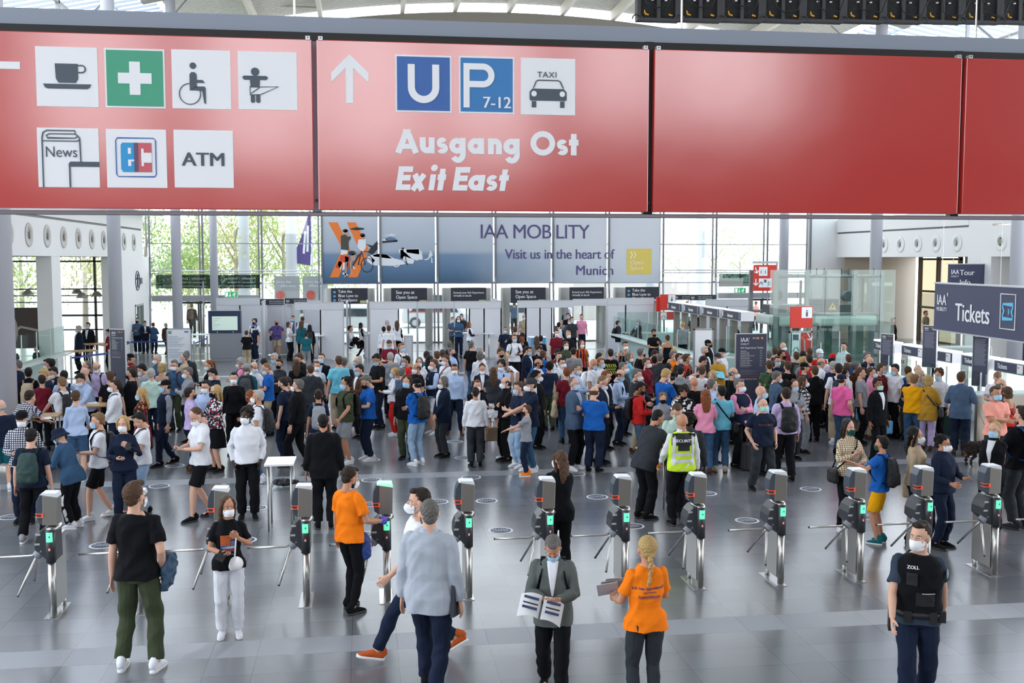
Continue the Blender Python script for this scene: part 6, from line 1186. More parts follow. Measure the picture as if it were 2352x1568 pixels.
for i,(px,Y_,lb,c) in enumerate([(824,60,'white car parked outside, seen through the gap right of the left booths',(.75,.75,.75)),(1003,64,'white van with a red stripe outside between the revolving doors',(.75,.75,.76)),(1180,63,'pale car outside behind the middle booth opening',(.6,.62,.62)),(700,64,'pale car outside behind the left booth opening',(.55,.58,.58))]):
    q=yp(px,760,Y_); t=thing('parked_car',lb,'car',(q.x,Y_,-.03)); hh=1.0 if i!=1 else 1.6; m_=mat('car_paint%d'%i,c,.3)
    b=B(); b.prism([(-2.1,.3),(2.1,.3),(2.15,.7),(1.5,.9 if hh<1.2 else 1.0),(.9,.45+hh),(-1.2,.5+hh),(-2.0,.95 if hh<1.2 else .5+hh),(-2.15,.6)],-.85,.85); b.build('body',m_,t,bevel=.08)
    b=B(); b.prism([(1.25,.93),(.8,.36+hh),(-1.1,.40+hh),(-1.6,.95)],-.87,.87); b.build('windows',mat('car_glass',(.05,.07,.08),.1),t)
    for x in (-1.35,1.35):
        for y in (-.82,.82): B().cyl((x,y-.1,.33),(x,y+.1,.33),.33,20).build('wheel',DRK,t); B().cyl((x,y-.12,.33),(x,y+.12,.33),.19,14).build('hub_cap',ALU,t)
    if i==1: B().box(-1.8,-.88,.95,.8,-.86,1.03).build('stripe',RDS,t)
B().box(14,70,-.02,26,74,2.6).build('concrete_wall',mat('concrete',(.5,.46,.42),.9)); tag(bpy.data.objects['concrete_wall'],'low concrete wall outside behind the glass front on the right','wall')
for i,x in enumerate((-3.9,-6.4,16.0,19)): 
    o=B().cyl((x,58,0),(x,58,12),.3,18).build('outside_column',mat('outside_column_paint',(.6,.62,.65),.5),smooth=True); tag(o,'tall pale round column standing outside the glass front, '+['nearest to the printed banner on its left','farthest left','right of the banner','far right, behind the hanging red sign'][i],'column','outside columns')
# ================================================================ the crowd: one line per person, measured on the photograph
# x ytop yfeet heading arms legs hair top bottom shoe mask build options | where
DATA='''
@0 0 1
310 1108 1537 172 sk w qb tK tL W w m exHQ u-22 | standing in front beside the black gate, blue jacket over the arm
522 1141 1460 5 gp n lb tK tW W w f exHQ u20 skb | girl holding a white cup bag at the third turnstile
805 1073 1402 135 se r sd tO lK K w m exHQ t18 skb u-10 | attendant with blue glove wiping a turnstile
960 1122 1512 -95 as W sd tW jN r w m exHQ u8 | walking left, hidden by the pale grey blazer, orange shoes
985 1145 1600 160 ss m zg ja jN K w m exHQg wd1.04 u25 | broad back walking away in the foreground
1268 1232 1592 -12 pp m sg jg tK K b m exHQPK t38 skb wd1.03 | reading a newspaper in front of the turnstiles
1485 1230 1645 183 ep n By tO lD K n f exHQ skb wd1.04 | foreground attendant seen from behind holding leaflets
2115 1200 1640 -22 za M sd VKit tN K w m exHQ u-32 sk? | bearded customs officer walking at the lower right
1285 1035 1320 182 vv n lb jK tK K w f u30 | behind the seventh turnstile, very long hair
@0 780 5.227
205 250 - 262 pp n sg jN tK K n m t10 | at the left glass counter
345 335 - 185 ss n sk hK tK K n m exPE | at the left glass counter
500 425 - 200 ss n sd tM tK K b f t5 | between the grey backpack and the navy t-shirt
535 350 - -55 tt n sy tN tL K b m l12 t25 | leaning on the wooden table at the left
660 325 - -40 tt n sk jN tK K w m l18 t25 exw | bending behind the blond one at the left table
575 230 - -80 pp n sd tW tK K w m t15 | at the left counter shelf, half hidden
625 230 - 190 ss n sk sW tK K n m - | at the left counter shelf, seen from behind
765 375 - 195 ss n sk sC tK K n m exPK t15 | left of the wooden tables, dark backpack on one shoulder
735 455 - 228 tt n sl tW jN K n m exPK t12 | tall back at the papers on the left wooden table
290 640 - 150 tt n sd x1 tN K n m l38 t20 wd1.05 | bending deep over the left wooden table
990 405 - -35 tt n sk sC tK K w m l20 t28 | leaning on the middle wooden table
1035 255 - -70 ss n zg sK tK K b m t8 | behind the wooden tables, in front of the barrier
1010 335 - -60 ss n xg tG tK K n m t10 | just left of the lavender shirt with backpack straps
1160 270 - -8 ss n fg sV tK K w m exPKg t30 | behind the middle wooden table
1330 380 - 178 ss n sb tK tK K n m t8 wd1.05 | right of the middle wooden table
1375 485 - -72 vv n sd sW jN K w m exg wd1.08 exMK | with a strap bag, right of the middle wooden table
1500 190 - 185 ss n sd tD tK K n m wd1.15 | broad back right beside the black price board
1570 165 - 120 ss n kdK s8 tK K n m - | directly right of the black price board
1570 345 - -95 cC n sd tK tK K k b exg | with a big belly, right of the price board
1700 300 - -95 pp n sk sG tK K w m l10 t35 | looking down, left of the white-haired mint shirt
1815 345 - 188 ss n sw pQ jN K n m exg wd1.05 | seen from behind in the left group
1885 175 - -60 ss n zw sJ jN K w m t5 | below the conditions notice, left one
1945 285 - 160 ss n oy kK tK K n f t10 | straw-blond, next to the blue denim shirt
2200 165 - -80 sU n zg sE tK K b m t8 | pointing left with an outstretched arm
2245 135 - 175 ss n sg jD tK K n m - | directly behind the person pointing left
2090 245 - -18 ss n sg sJ tL K w m exPMg t8 | with red backpack straps in the left group
2250 330 - -70 cC n sg sG jN K w m t5 | with crossed arms, left of the ponytail woman
1980 480 1069 -62 ss m kkK vNG jN K b m - | walking in the left group, jeans turned up
1690 580 - -80 pp n ly d3 nK K b f exTM t8 | in a dark floral dress, left group
2285 575 1083 115 ss n sd sV jN U N m t3 | standing before the white polo phone reader
1165 880 1190 -70 pk m sl tW sK W b m exPKC u-5 t5 | left, with a watch and phone
1670 885 1178 -65 ph n sk tW jI K n m exMK t28 | left foreground, earphones and phone
1480 1150 1205 8 yp n oy wN tN K w f exFC u-12 | left foreground, hand at the mask
370 1075 1245 180 ss w sk tN tK G n m exPe t12 wd1.06 | left foreground, seen from behind
265 1010 1200 5 kp n kkK s1 jN K w m exF t5 | left foreground, behind the dark green backpack
700 1075 1213 -110 pp n hdN jJ tK W b f l18 t25 wd1.1 | left foreground, white striped trouser seam
5 720 1128 200 ss n fw tN sH W n m wd1.15 | cut by the left picture edge
905 560 1105 190 st n sb sC sJ W n f exF t10 | behind the black backpack at the left table
@400 780 5.227
410 250 - -62 pp n pr cK tK K w f exC t15 | in the gap right of the notice stand
460 350 - -75 pp n sk wN tK K w m t32 exM | reading, in front of the ponytail woman
375 490 - -25 pp n sk sC tK K w m exgC t5 | beside the curly blond floral blouse
490 550 1083 -50 pp n ly s4 kK K k f exgC t2 wd1.08 | with long curly hair in the left centre
715 395 1045 0 ss n sk wK tK K w m exPK t3 | facing the camera in the left centre
790 220 - -95 pp n cw tP tK K w f exgPN t18 | curly white hair, left of the grey cap
870 285 - 175 ss n kgG vDH tK K n m exPD t5 | with a big backpack, left centre
960 265 - 40 pp n fd sW tK K w m exg t15 | right of the grey cap
1075 240 - -150 pp n sk sG tK K w m t30 | bending head, behind the blue polo
1105 290 - -85 pp n zl pB tE K w m t28 | reading, left centre
1200 165 - -35 pp n sw tG tK K b m exg t15 | behind the dark glasses wearer with black mask
1260 235 - -30 pp n sd tD tK K k f exg t5 | right of the blue polo
1500 170 - -90 pp n sb jK tK K n m inW t30 | behind the long-haired woman in black
1465 235 - 188 ss n lb jK tK K n f t4 | left of the big dark suit back
1640 300 1003 180 ss n zb jD tD U n m wd1.10 | large back in the centre left
1715 260 - 0 ss n sr tW tK K w f - | half hidden between two dark suits
1765 170 975 -12 ss n sb jK tK K b m inC t-5 | tall, looking up, in the centre left
1975 195 985 192 ss n sb tT tE K n m wd1.08 | seen from behind, right of the dark suits
2045 215 - 170 ss n sg tD tK K n m - | right behind the turquoise t-shirt
2200 200 - -80 ss n zw sC jN K b m exg | behind the brown jacket phone reader
2220 300 - -60 pp n sk jU tK K b m exgC t20 | reading a phone in the centre
2300 435 1057 -70 pp n sg pB jN W k m exgC t28 wd1.05 | reading a tablet in the centre front
2060 450 1064 -60 as n ck tL sG W b m skb exPK wd1.05 | young, heavy build, carrying a backpack in front
1730 595 - 185 ss n bd tN tW K n f exPG skb | small, with a pale grey backpack
1480 475 1072 -110 ss m sg vKK tK K w m exg wd1.06 exDT | holding a light blue folder at the side
1300 455 1060 -105 ss n sd pN jN K k m exg t14 | close behind the blue folder holder
1345 450 - -60 ss n sd tD tK K n m t12 | between the grey quiff and the navy polo
1000 605 - -95 ss n sw tW jJ W w m exPK skb | seen from the side, black backpack
915 605 - -155 cC n or tD tK K w f t10 | with short reddish bob, centre left
265 830 1192 -60 pp m zb pW sK K w m exC t38 | standing wide in the left foreground
865 820 1192 5 kk n ck sW tK K w m ske u-28 wd1.02 | in the left foreground
1790 890 1212 180 ss n zk jK tK K n m skb wd1.07 | large back in the foreground
@800 700 5.227
155 215 820 95 pe m lk vWK lK K n f - | staff at the leftmost white counter
465 180 - 180 ss n sw tW tK K w m t8 | behind two visitors in white tops
425 260 - 180 ss n sk wW tK K n f exMG | with a grey shoulder bag at the left booth
487 248 - 170 ss n sb tW tK K n m - | right one of two in white tops
585 190 - 178 ss n lb vWK tK K n f - | staff seen from behind, left of the white counter
490 430 - -10 pp n sb pM tK K b m exC t30 wd1.05 | in front of the two white tops
505 570 - 180 ss n sw tG tK K n m exg | seen from behind, near the maroon polo
640 465 - 38 ss n sl tW jN K b m exPN wd1.03 | tall blond, looking right behind the centre queue
340 595 985 -55 pp n sk tK jN K b m t28 exC skb | reading a phone, centre left
690 615 - -72 ss n sk tR tK K b m exg skb t5 | sunglasses on the head, in the centre
550 755 1000 -85 pp n py wW tR W b f t10 exMW | in bright red trousers
650 760 1003 145 ss m sg pZ jB W n m exg t5 | walking away beside the black hoodie
700 850 1055 -22 ss n cb hK tL K b m - | front row centre, white emblem on the chest
820 880 1068 215 cC n kkK tB jI W n m exPK t8 | arms crossed, front row centre
735 690 - 0 ss n sy tD tK K k f H1.45 | small, only the head visible behind the queue
820 695 - -60 ss n fd tK tK K w m skb t8 | right of the small blond head
855 635 - -10 ss n og tW tK K w f - | behind the sunglasses wearer in red
940 560 - 175 ss n sd tH tK K n m t15 | behind the dark curly hair, centre back
975 605 - 155 ss n lk tW tK K n f skb wd1.05 | with dark curly hair and a white top
1020 660 997 -65 pk n sb vNC sW W w m exg | in a quilted vest and pale shorts
1060 558 - -160 ss n sb tC tK K n m exPN t10 | with a light blue shirt and strap
1130 537 - 180 ss n sb tN tK K n m - | small head behind the grey-haired light blue shirt
1215 433 - 165 ss n sg hN tK K w m - | in the gap below the middle booth
1245 515 - 60 ss n sg sC tK K k m t3 | behind the white lettered t-shirt
1165 605 - -60 ss n sb tW tK K w m exMM t5 | with a maroon shoulder strap
1275 715 998 -3 ss w sd sC tN U w m exg wd1.08 skb | facing the camera in the centre
1135 865 1050 -68 vv n og jN tD K w m exg t6 | front row centre, hands folded
1485 435 - 140 ss n zg tK jJ K w m exg wd1.1 | heavy, walking away behind the centre
1590 512 - 60 ss n cw sW tK K w f - | white hair, behind the grey-haired cardigan
1580 560 - 170 ss n og wW tK K n f exg wd1.05 | in a white cardigan
1605 710 - 0 pp n bb jN tK K w f inW t25 | with a white blouse, behind the white sweater
1550 905 1050 0 pe n sr jK tK K w f exA t-3 | holding papers behind the white sweater
1525 985 1072 180 ss n zd wW tD K n m skb wd1.03 | seen from behind in the front row
1740 750 1003 178 cC n lb hD kW W n f - | bare legs under a white skirt
1835 665 - -35 pp n cd sC tK K w m exPKg t20 | curly hair, right of the long-haired grey hoodie
1890 862 1060 -75 pc n fk sK tK K w m - | receding hair, front row
2040 925 1073 -68 cC n sb tN jI W b m t5 | in the front row with light jeans
2190 880 1083 -72 oe n kdD pN jJ W w m t3 wd1.05 | touching the shoulder of the person in front
2140 1205 1092 -100 oe n sb tG jN O k m - | small boy in the front row
1255 145 815 15 pp n sl tZ tL K w m wd1.04 | first of three visitors at the middle booth
1325 140 822 -5 pp n lk sJ jN K w f exC | between two men at the middle booth
1360 110 812 0 ss n sk tD tK K w m - | third and rearmost visitor at the middle booth
1455 205 826 80 pp n lr vWK tK K n f - | ginger staff at the middle booth counter
1885 262 - -10 ss n sg tN sE K b m exPN skb t3 | left of the gap by the second booth
2000 262 - 178 ww n sb tD tK K n m - | hand on the hip, at the middle counter
2110 115 - 0 ss n xg tE tK K w m - | behind the booth window with white mask
1995 357 - 0 pe n sr tW sK W b m exPKgC | with shorts, beside the ginger ponytail
2085 380 - 170 ss n pr wK tK K n f - | beside the white t-shirt with blue mask
2090 335 - 175 ss n ok jK tK K n f skc | dark hair, behind the ginger ponytail
1830 520 - 50 pe n sb tG tK K k m t25 exA | reading, right of the white cardigan
2155 500 - 60 ss n sd jN jN K b m t14 wd1.05 | tall, right of the ginger ponytail
@1150 740 5.227
430 168 - 180 ss n lb tG tK K n f - | behind the blue-fronted counter
478 158 - 180 ss n bk tK tK K n f - | with a black bun behind the blue-fronted counter
460 288 - 30 pp n sd jK tK K w m exg t30 | in front of the blue-fronted counter
505 338 - 165 ss n sb sB tK K n m - | seen from behind below the blue-fronted counter
462 405 - 172 ss n kkK sB tK K n m t8 | left of the light brown hair under the blue counter
455 438 - 70 ss n fd hW tK K k m exPN skb | balding, in the middle of the crowd
580 475 989 188 ss n ck wN tL K n m exA skb wd1.06 | holding a magazine, middle of the crowd
440 580 - 62 ss n ck vKW tK K w m exMK | curly-haired, right of the grey cap in front
675 88 - -5 ss n sk tM tK K w m exw | in an open black jacket, by the blue counter
815 105 - 8 ss n sy hK tK K w m - | blond, in front of the queue at the doors
785 232 - 5 ss n cb hL tK K w m - | curly-haired, looking at the camera, dark green jacket
680 318 - 180 ss n sk s8 tK K n m - | in a red check, left of the dark green jacket
700 362 - 15 ss n sb tW tK K b m exPG | below the red check shirt
736 430 - 22 ss n sk hW tK K w m exgPN | black-haired, behind the ginger hair
875 305 - 168 ss n sd tG tK K n m t8 | left of the striped jersey
978 218 - 2 ss n lr t7 tK K w f exPY | in a striped football jersey
790 540 - 180 ss n sr tM jJ K n m exTE wd1.03 | with a large pale bag over the shoulder
910 490 1010 62 pp n sg sC jJ U w m t18 exC | in front of the camouflage backpack
1115 440 - 60 ss n xd tW tK K b m exP9 t24 skb | bald, camouflage backpack
1185 375 - 100 pp n zd tD tK K n m t35 | bending low, left of the DANGER shirt
1205 430 - 45 ss n sl sW tK K b m t3 | facing right, left of the DANGER shirt
1315 320 - 180 ss n sd tK tK K n m exHQ | with yellow DANGER lettering on the back
1500 232 - 0 ss n sk kK tK K w m exPG skb wd1.08 | muscular, right of the DANGER shirt
1540 370 - 62 ss n og tT tK K w f t10 | right beside the muscular tank top
1480 483 - 55 ss n sg tD tK K w m - | below the grey-haired bob
1690 315 - 110 ss n sg tK tK K k m exg wd1.06 | in front of the green glass desk
1840 85 - 12 hp n sk tK tK K k m exC skb t12 | looking at a phone by the green glass desk
2000 150 - 182 ss n bb kK tK K n f skb | bare shoulders, at the green glass desk
1850 340 - 60 pp n sd s8 tK K n m t35 skb | bending over behind the dark grey shirt
1850 402 - 150 ss n bk tK tK K n f skb | black-haired, behind the maroon polo
1755 430 - 50 ss n sb pM tK K w m exMK | right of the centre, looking right
1915 375 - 150 ss n sg sD tK K n m exg | seen from behind under the glass desk
2080 350 - 48 ss n sg sO tK K w m - | looking right beside the mohawk
2078 318 - 180 ss n oy tE tK K n f - | blond head behind the orange shirt
2150 375 - 40 ss n sd tD tK K w m - | between the orange shirt and the mohawk
2240 380 - 80 ss n sb t7 tK K w m skb exMK | brown mohawk hair
1270 585 - 60 ss n sr jN tK K n m t10 | red-haired, behind the glasses wearer in a navy suit
1225 650 1065 62 pp n zl jN tN K w m exgC t28 inW wd1.05 | typing on a phone in the front rows
885 660 1078 42 cC n zg jZ tK W b m inC | arms crossed, front row
1130 775 1083 150 pp n fb tB tN K n m exgC t25 wd1.14 | heavy back in the front row
1435 570 1022 62 pp n fd sC tN K b m exPKg t22 wd1.03 | balding, reading, with a black backpack
1640 560 1040 55 pe n sg jD tE U w m exC t8 wd1.06 | holding a phone, tan trousers
1680 720 1070 68 pp n sk wR tZ K k m exPKC t24 skc | in a bright red sweater
1990 570 1045 118 pp n sy pB tE K w m t28 wd1.04 | red-blond, looking down
2050 590 - 172 ss n kdK jK tK K n m exg | black cap, seen from behind
2165 530 - 150 ss n sk hG tK K n m t12 | hunched back, right of the black cap
2010 490 - 160 ss n sk tK tK K n m t10 | black hair just above the black cap
1950 850 1075 -8 ss n cl hG jN O k m H1.55 | curly-haired boy, near the bending suits
2190 770 - -18 pp n cd t5 tK K k m exC t38 skb | looking down at a phone
2320 655 - 180 ss n xd tK tK K n m exMK skb wd1.08 | bald, left of the long red hair
2110 1030 1170 -10 ss n sb tQ tD K m m exF t35 | hidden behind the security guard, looking down
2255 1080 - 160 ss n ck jD tK K n m inW ske wd1.06 | close to the right of the security guard
2175 1095 1208 178 as r xd vyW tK K n m exHQ skb wd1.06 | security guard in a yellow safety vest
1910 1140 1190 118 tt n zk jD tK K n m l22 t30 skb wd1.05 exHQF inW | leaning over the small table to the guard
@1550 760 5.227
405 105 - 62 ss n kkK jK tK K k m skb | tall, in front of the grey framed panel
365 190 - 45 ss n sw jD tK K k m - | white-haired, in front of the grey framed panel
520 265 - 15 cC n kgD wX tK K w m skb exDT | arms crossed, flat grey cap
575 205 - 50 ss n kwK tW tK K w m - | black cap with a red brim
340 310 - 80 pp n sd tD tK K n m t30 | looking down, below the white hair
335 420 - 140 ry n sb tW tK K w m t5 | with a hand at the neck
445 480 - -40 ss n oy t4 tK K w f t18 | small blond, right of the hand at the neck
460 575 - 95 ss n sg sC tK K w m exg | above the long red hair
370 700 - 170 pp n lr tP jJ U n f wd1.05 | long wavy red hair
555 655 1083 168 pp n sk tT jJ E b m exMK wd1.08 u20 | with a black cross strap, front row
710 440 - 55 ss n fg wK tK K w m exg wd1.08 | bearded, left of the big price board
785 580 1075 28 cC n sg vNP tK K w m wd1.08 | arms crossed, below the price board
1040 660 - 55 ss n xa sC tK K b m wd1.05 | bald, right of the quilted vest
1060 810 1124 5 kk w zg tN tD K m m wd1.16 exHQ | with red lettering on the chest
1230 485 - 88 ss n sg sZ tK K w m t20 wd1.05 | right of the price board, looking down
1330 680 1103 178 ss r sd sV tK K n m exPK wd1.08 | large back in the front row
1340 590 - 150 ss n ck tK tK K n f wd.95 | tall curly hair behind the large lavender back
1440 585 1055 2 pp n bb wG lD K b f exMK t5 | with folder, looking at the camera
1545 545 - 78 ss n lb s6 tG K w f t3 | long wavy hair, tartan jacket
1675 420 - 178 ss n sb hK tK K n m - | short brown hair, black hood
1565 375 - 75 ss n kdK tD tK K n m - | black cap, left of the black hood
1350 365 - 182 ss n sb tK tK K n m - | right of the sunglasses wearer
1235 305 - 3 ss n sb tN tK K b m exgMK | sunglasses, right of the price board
1305 138 - 20 cC n xa sM tK K w m - | bald and tall in the back row
1215 195 - 120 ss n sb tD tK K n m - | left of the bald one in the back row
1285 230 - 60 cC n sd tL tK K k m skb | below the bald one in the back row
1130 235 - 150 ss n sg tD tK K n m exg | directly right of the price board edge
1135 355 - 165 ss n sb t9 tK K n m - | green camouflage shoulder beside the price board
1455 250 - 178 ss n sb tD tK K n m exPL | in the back row, with a green backpack
1535 240 - 172 ss n sk tM tK K n m - | black hair, back row
1615 205 - 175 ss n sb tE tK K n m - | tall brown-haired, back row
1610 285 - 178 ss n sd tR tK K n m - | below the tall brown-haired, back row
1540 305 - 178 ss n ly tG tK K n f - | long blond hair in the back row
1745 215 - 5 ss n kwW pR tK K b m exA | pale flat cap, back row
1759 325 - 85 ss n fg sW tK K n m t15 | balding, below the pale cap
1895 265 - 150 ss n kdR tW tK K n m - | red cap
1880 318 - 160 ss n KkK tV tK K n m - | backwards black cap under the red cap
1910 360 - 120 ss n zw wN tK K n m wd1.05 | white-haired, navy sweater, right group
1965 390 1020 160 ss n sd tW tE W w m exPN wd1.03 | with a big navy backpack, right group
2040 450 - 110 ss n sk wW tK K w m wd1.05 H1.6 | in a white sweater, behind the pink polo
2010 515 - 118 sk n kdN pA jJ K w m wd1.05 | in a bright pink polo
2085 280 - 170 ss n sb sB tK K n m - | brown-haired, in front of the clerk in white
2060 385 - 175 ss n sb tU tK K n m - | between the pink polo and the grey hair
2185 365 1000 95 ss n sg jU tE K b m wd1.1 | stout, brown tweed jacket
2035 140 - -60 pp n sd sW tK K n m exg | clerk behind the glass, no mask
2095 1065 1222 5 ph n ld s2 tK W g f u8 exMK | girl in front, green mask
@1902 760 5.227
475 255 - 25 ss n sg jN tK K k m inW | in a suit at the first ticket desk
510 310 - 18 ss n xa wN tK K N m - | bald, navy mask, at the first ticket desk
400 440 - 60 ss n sb tG tK K n m - | grey shoulder left of the pink shirt
530 440 1008 50 ss n sb sP tE U w m wd1.03 | in a pink shirt at the ticket counter
650 390 - 50 ss n sb tM tK K b m t10 | dark red t-shirt at the ticket counter
605 570 - 20 ss n sk jK tK K m m inW skc | in a black suit with mint mask
800 400 - -75 ss n sk tW tK K b m t12 | clerk sitting behind the first ticket screen
955 425 1004 162 vv n sb pB sW K n m wd1.03 | in white shorts at the ticket counter
1030 520 1033 150 cC n sl pY jJ K n m wd1.1 | in a bright yellow polo
990 500 - 160 ss n oy wN tD K n f H1.55 | behind the yellow polo
1110 465 - 55 ss n kgE sG tK K b m exg | with a beige cap at the ticket counter
1200 530 - 150 pe n oy cX tV U n f exMDA wd1.08 | in a mustard raincoat
1080 405 - -30 ss n fg tE tK K n m - | clerk behind the beige cap
1325 455 - -55 ss n cb sW tK K b m t18 | clerk in a white shirt, facing left
1600 490 1045 140 eg n sb jZ tN U n m wd1.06 | in a grey blue suit at the last ticket screen
2020 505 - -30 pp n sl tW tK K n m t40 | clerk looking down at the far right
2085 575 - 60 ss n fg sZ tK K n m t10 | behind the red sleeveless top
2025 635 1105 0 cC n sb tS sD K b m exF wd1.08 skb | arms crossed at the right
2145 670 - 178 ss n ob kR tK K n f exMD skb wd1.05 | brown bob at the right
2330 900 1212 -160 pp n sd tK tD D n m exPB wd1.08 | cut by the right picture edge
640 1260 1247 -138 Us n sk tB sY H g m exPK skb wd.95 | boy pointing at the girl in tan checks
1050 1290 1245 55 ss n lk wE jN K w f exF exTE skb | in front by the turnstiles, with glasses
1392 1255 1257 28 pe n ck vNN jN K w m exgC skb wd1.05 | photographing at the right turnstiles
1998 1215 1225 -55 vv n py jK tK K b f inW exF | in front at the right, long blond hair
@0 0 1
2130 1067 1250 10 ss n sk hN tN K w m - | small child behind the turnstile at the right
@0 450 3.92
1232 1097 812 5 wp n sd sZ tN W k m - | standing at the left white wall by the round table
1305 1125 812 15 pp n sd jN tN K b m inW t20 | at the round table by the left wall
1381 1140 812 168 pp n sb jJ jN K n f wd1.05 | seen from behind at the round table
1495 1143 815 155 ss m sw jU tK K n m - | walking beside the notice stand
705 1168 - -60 ss n sw jN tK K b m t10 | seated area of the cafe, behind the ticket machines
790 1140 - -10 ss n sk jK tK K b m inW | in the cafe behind the ticket machines
975 1200 - -80 pp n sk tM tK K b m H1.6 t20 | half hidden by the black price board
120 1355 - 30 ss n sk tD tK K b f H1.3 | seated behind the left glass screens, left one
325 1350 - -40 ss n sk tD tK K n f H1.3 | seated behind the left glass screens, right one
@380 640 5.88
400 460 - 170 ss n sb jK tK K n m exPU X-9.0,57 | outside the glass doors at the left
1200 540 - -20 ss n cd tW tN K k m exPL | with an olive backpack, behind the blue visor
1200 600 829 -40 ss n kdB tN tN W k m - | with a blue visor cap at the left booths
1095 700 845 178 pp n sb tK tE K n m wd1.05 | seen from behind beside the screen kiosk
1500 550 822 8 ww m fd pF sE U k b exMK skb | walking in purple at the left booths
1667 585 829 75 pp n ob tW wK K n f - | slim in wide black trousers at the left booths
1720 500 - -20 ss n sd jZ tK K b m - | behind the counter at the left booths
1850 510 - 180 ss n sb tW tK K n m - | in the left booth opening, behind the long hair
1840 570 - 180 ss n lb jH tK K b f u-40 | reddish long hair at the left booth counter
1948 620 832 180 ss n lk jK tK K n f exPK | long black hair at the left booth counter
1900 725 846 178 ss n sd tH tG K n m wd1.1 | large teal-blue back in front of the left booth
@550 450 3.92
1000 1195 822 80 pp q sd tW tK K n m exF | seated in the booth at the left gap
@1100 450 3.92
790 1013 - 5 ss n sd tN tK K b m t5 | rearmost of the queue at the doors
802 1055 - 8 pp n sk tK tK K b m t10 | black t-shirt in the queue at the doors
815 1110 812 -20 ss n sg jZ tK K w m inC wd1.05 | suit in the queue at the doors
840 1090 - 10 ss n sd tD tK K b m - | half hidden in the queue at the doors
925 1065 - -8 ss n sb tP tN K n m - | pink top behind the blue and orange vest
925 1085 800 -25 pp n fg vZR sD U w m skb exM | blue and orange vest, at the doors
720 1137 - 150 ee n bk vWK tK K n f - | staff with black hair at the laptop
1255 1123 824 78 pp n sk jN tW K w m exPK | in white trousers at the glass information desk
1435 1107 - -70 ot n vkG jD tK K b f t5 | staff with a grey headscarf behind the glass desk
1835 1133 - 172 ss n sy tG tK K n m - | light-haired, behind the glass desk screens
240 1000 - 180 ss n sb tZ tK K n m X8.1,57 | outside the middle doors, left one
330 978 - 160 ss n sl sC tK K n m X9.5,57.5 | outside the middle doors, in light blue
405 1065 - -20 pp n xa tV tK K w m t12 X10.6,55 | outside the middle doors, looking down
898 1018 - 170 ss n or tW tK K n f X18.2,58 | outside between the queue and a red top
915 990 - 180 ss n sr tR tK K n m X19.4,60 | outside in red
@1500 580 5.88
5 1035 - 20 ss n sk tD tK K k m H1.6 X9,46 | between the desk and the red sign, far back
340 785 - 60 ss n oy tW tK K n f - | staff behind the information headers, left
608 798 - -30 ss n bk tK tK K b f - | behind the second information header
645 815 - 60 pp n sr jK tK K n m t20 l12 | bending behind the second information header
545 830 - 170 ss n sd tD tK K n m - | between the first two information headers
1120 945 - 100 pp n sk jK tK K n m t10 H1.55 | behind the last information header
1290 690 - 180 ss n sr tS tK K n f X22.3,58 | outside at the right glass door
1310 760 - 170 ss n sb tG tK K n m X22.9,57 | outside at the right glass door, in grey
@1652 450 3.357
1595 885 - 30 ss n sr tE tK K n m - | at the tour desk, partly behind the banner
1618 1035 - 5 pp n sd tK tK K n m exA wd1.08 | clerk whose head is hidden by a price totem
1345 940 - 60 ss n sd tK tK K n m - | in the dark passage right of the lift
'''
ox=oy=0.;scl=1.
for ln in DATA.strip().split('\n'):
    if ln[0]=='@': ox,oy,scl=[float(v) for v in ln[1:].split()]; continue
    l,at=ln.split('|'); p=l.split(); kw={}; ex=''
    for o in p[12:]:
        if o=='-' : continue
        if o[:2]=='ex': ex+=o[2:]
        elif o[:2]=='sk': kw['sk']=o[2:] if o[2:] in SKN else 'a'
        elif o[:2]=='wd': kw['wd']=float(o[2:])
        elif o[:2]=='in': kw['inner']=o[2:]
        elif o[0]=='t': kw['tilt']=float(o[1:])
        elif o[0]=='u': kw['turn']=float(o[1:])
        elif o[0]=='l': kw['lean']=float(o[1:])
        elif o[0]=='H': kw['H']=float(o[1:])
        elif o[0]=='X': kw['X']=tuple(float(v) for v in o[1:].split(','))
    # few distinct head tilts keep the number of body meshes small
    kw['tilt']=round(kw.get('tilt',0)/8)*8
    if 'HQ' in ex: kw['hq']=1; ex=ex.replace('HQ','')
    ex=ex.replace('w','')
    person(ox+float(p[0])/scl,oy+float(p[1])/scl,float(p[2]) if p[2]!='-' else None,float(p[3]),p[4],p[5],hair=p[6],top=p[7],bot=p[8],shoe=p[9],mask=p[10],g=p[11],ex=ex,at=at.strip(),**kw)
# ---- labels
import collections
def mkl(p,lv):
    s='person in %s, '%p['tp']
    if lv: s='person in %s and %s, '%(p['tp'],p['bt'])
    return s+p['at']
cnt=collections.Counter(); LOG=[]
for p in PEOPLE:
    o=p['o']; c=[x for x in ('person in %s with %s, %s'%(p['tp'],p['hd'],p['at']),'person in %s, %s, %s'%(p['tp'],p['hd'].replace(' hair',' haired'),p['at']),mkl(p,0)) if len(x.split())<=16]
    lab=c[0] if c else mkl(p,0)
    if len(lab.split())>16: lab=lab.replace(' over a '+lab.split(' over a ')[1].split(',')[0],'') if ' over a ' in lab else lab
    o['label']=lab; o['category']='person'; cnt[lab]+=1
    if len(lab.split())>16: LOG.append('LONG '+lab)
    for w,l in p.get('own',[]):
        w['label']=(l+' of the person '+p['at'] if len(p['at'].split())<12 else l+' carried by the person '+' '.join(p['at'].split()[:9]))
        if len(w['label'].split())>16: w['label']=l+', '+p['at']
for k,v in cnt.items():
    if v>1: LOG.append('DUP %d %s'%(v,k))
LOG.append('PEOPLE %d meshes %d verts %d'%(len(PEOPLE),len(MC),sum(len(m.vertices) for m in MC.values() if m)))
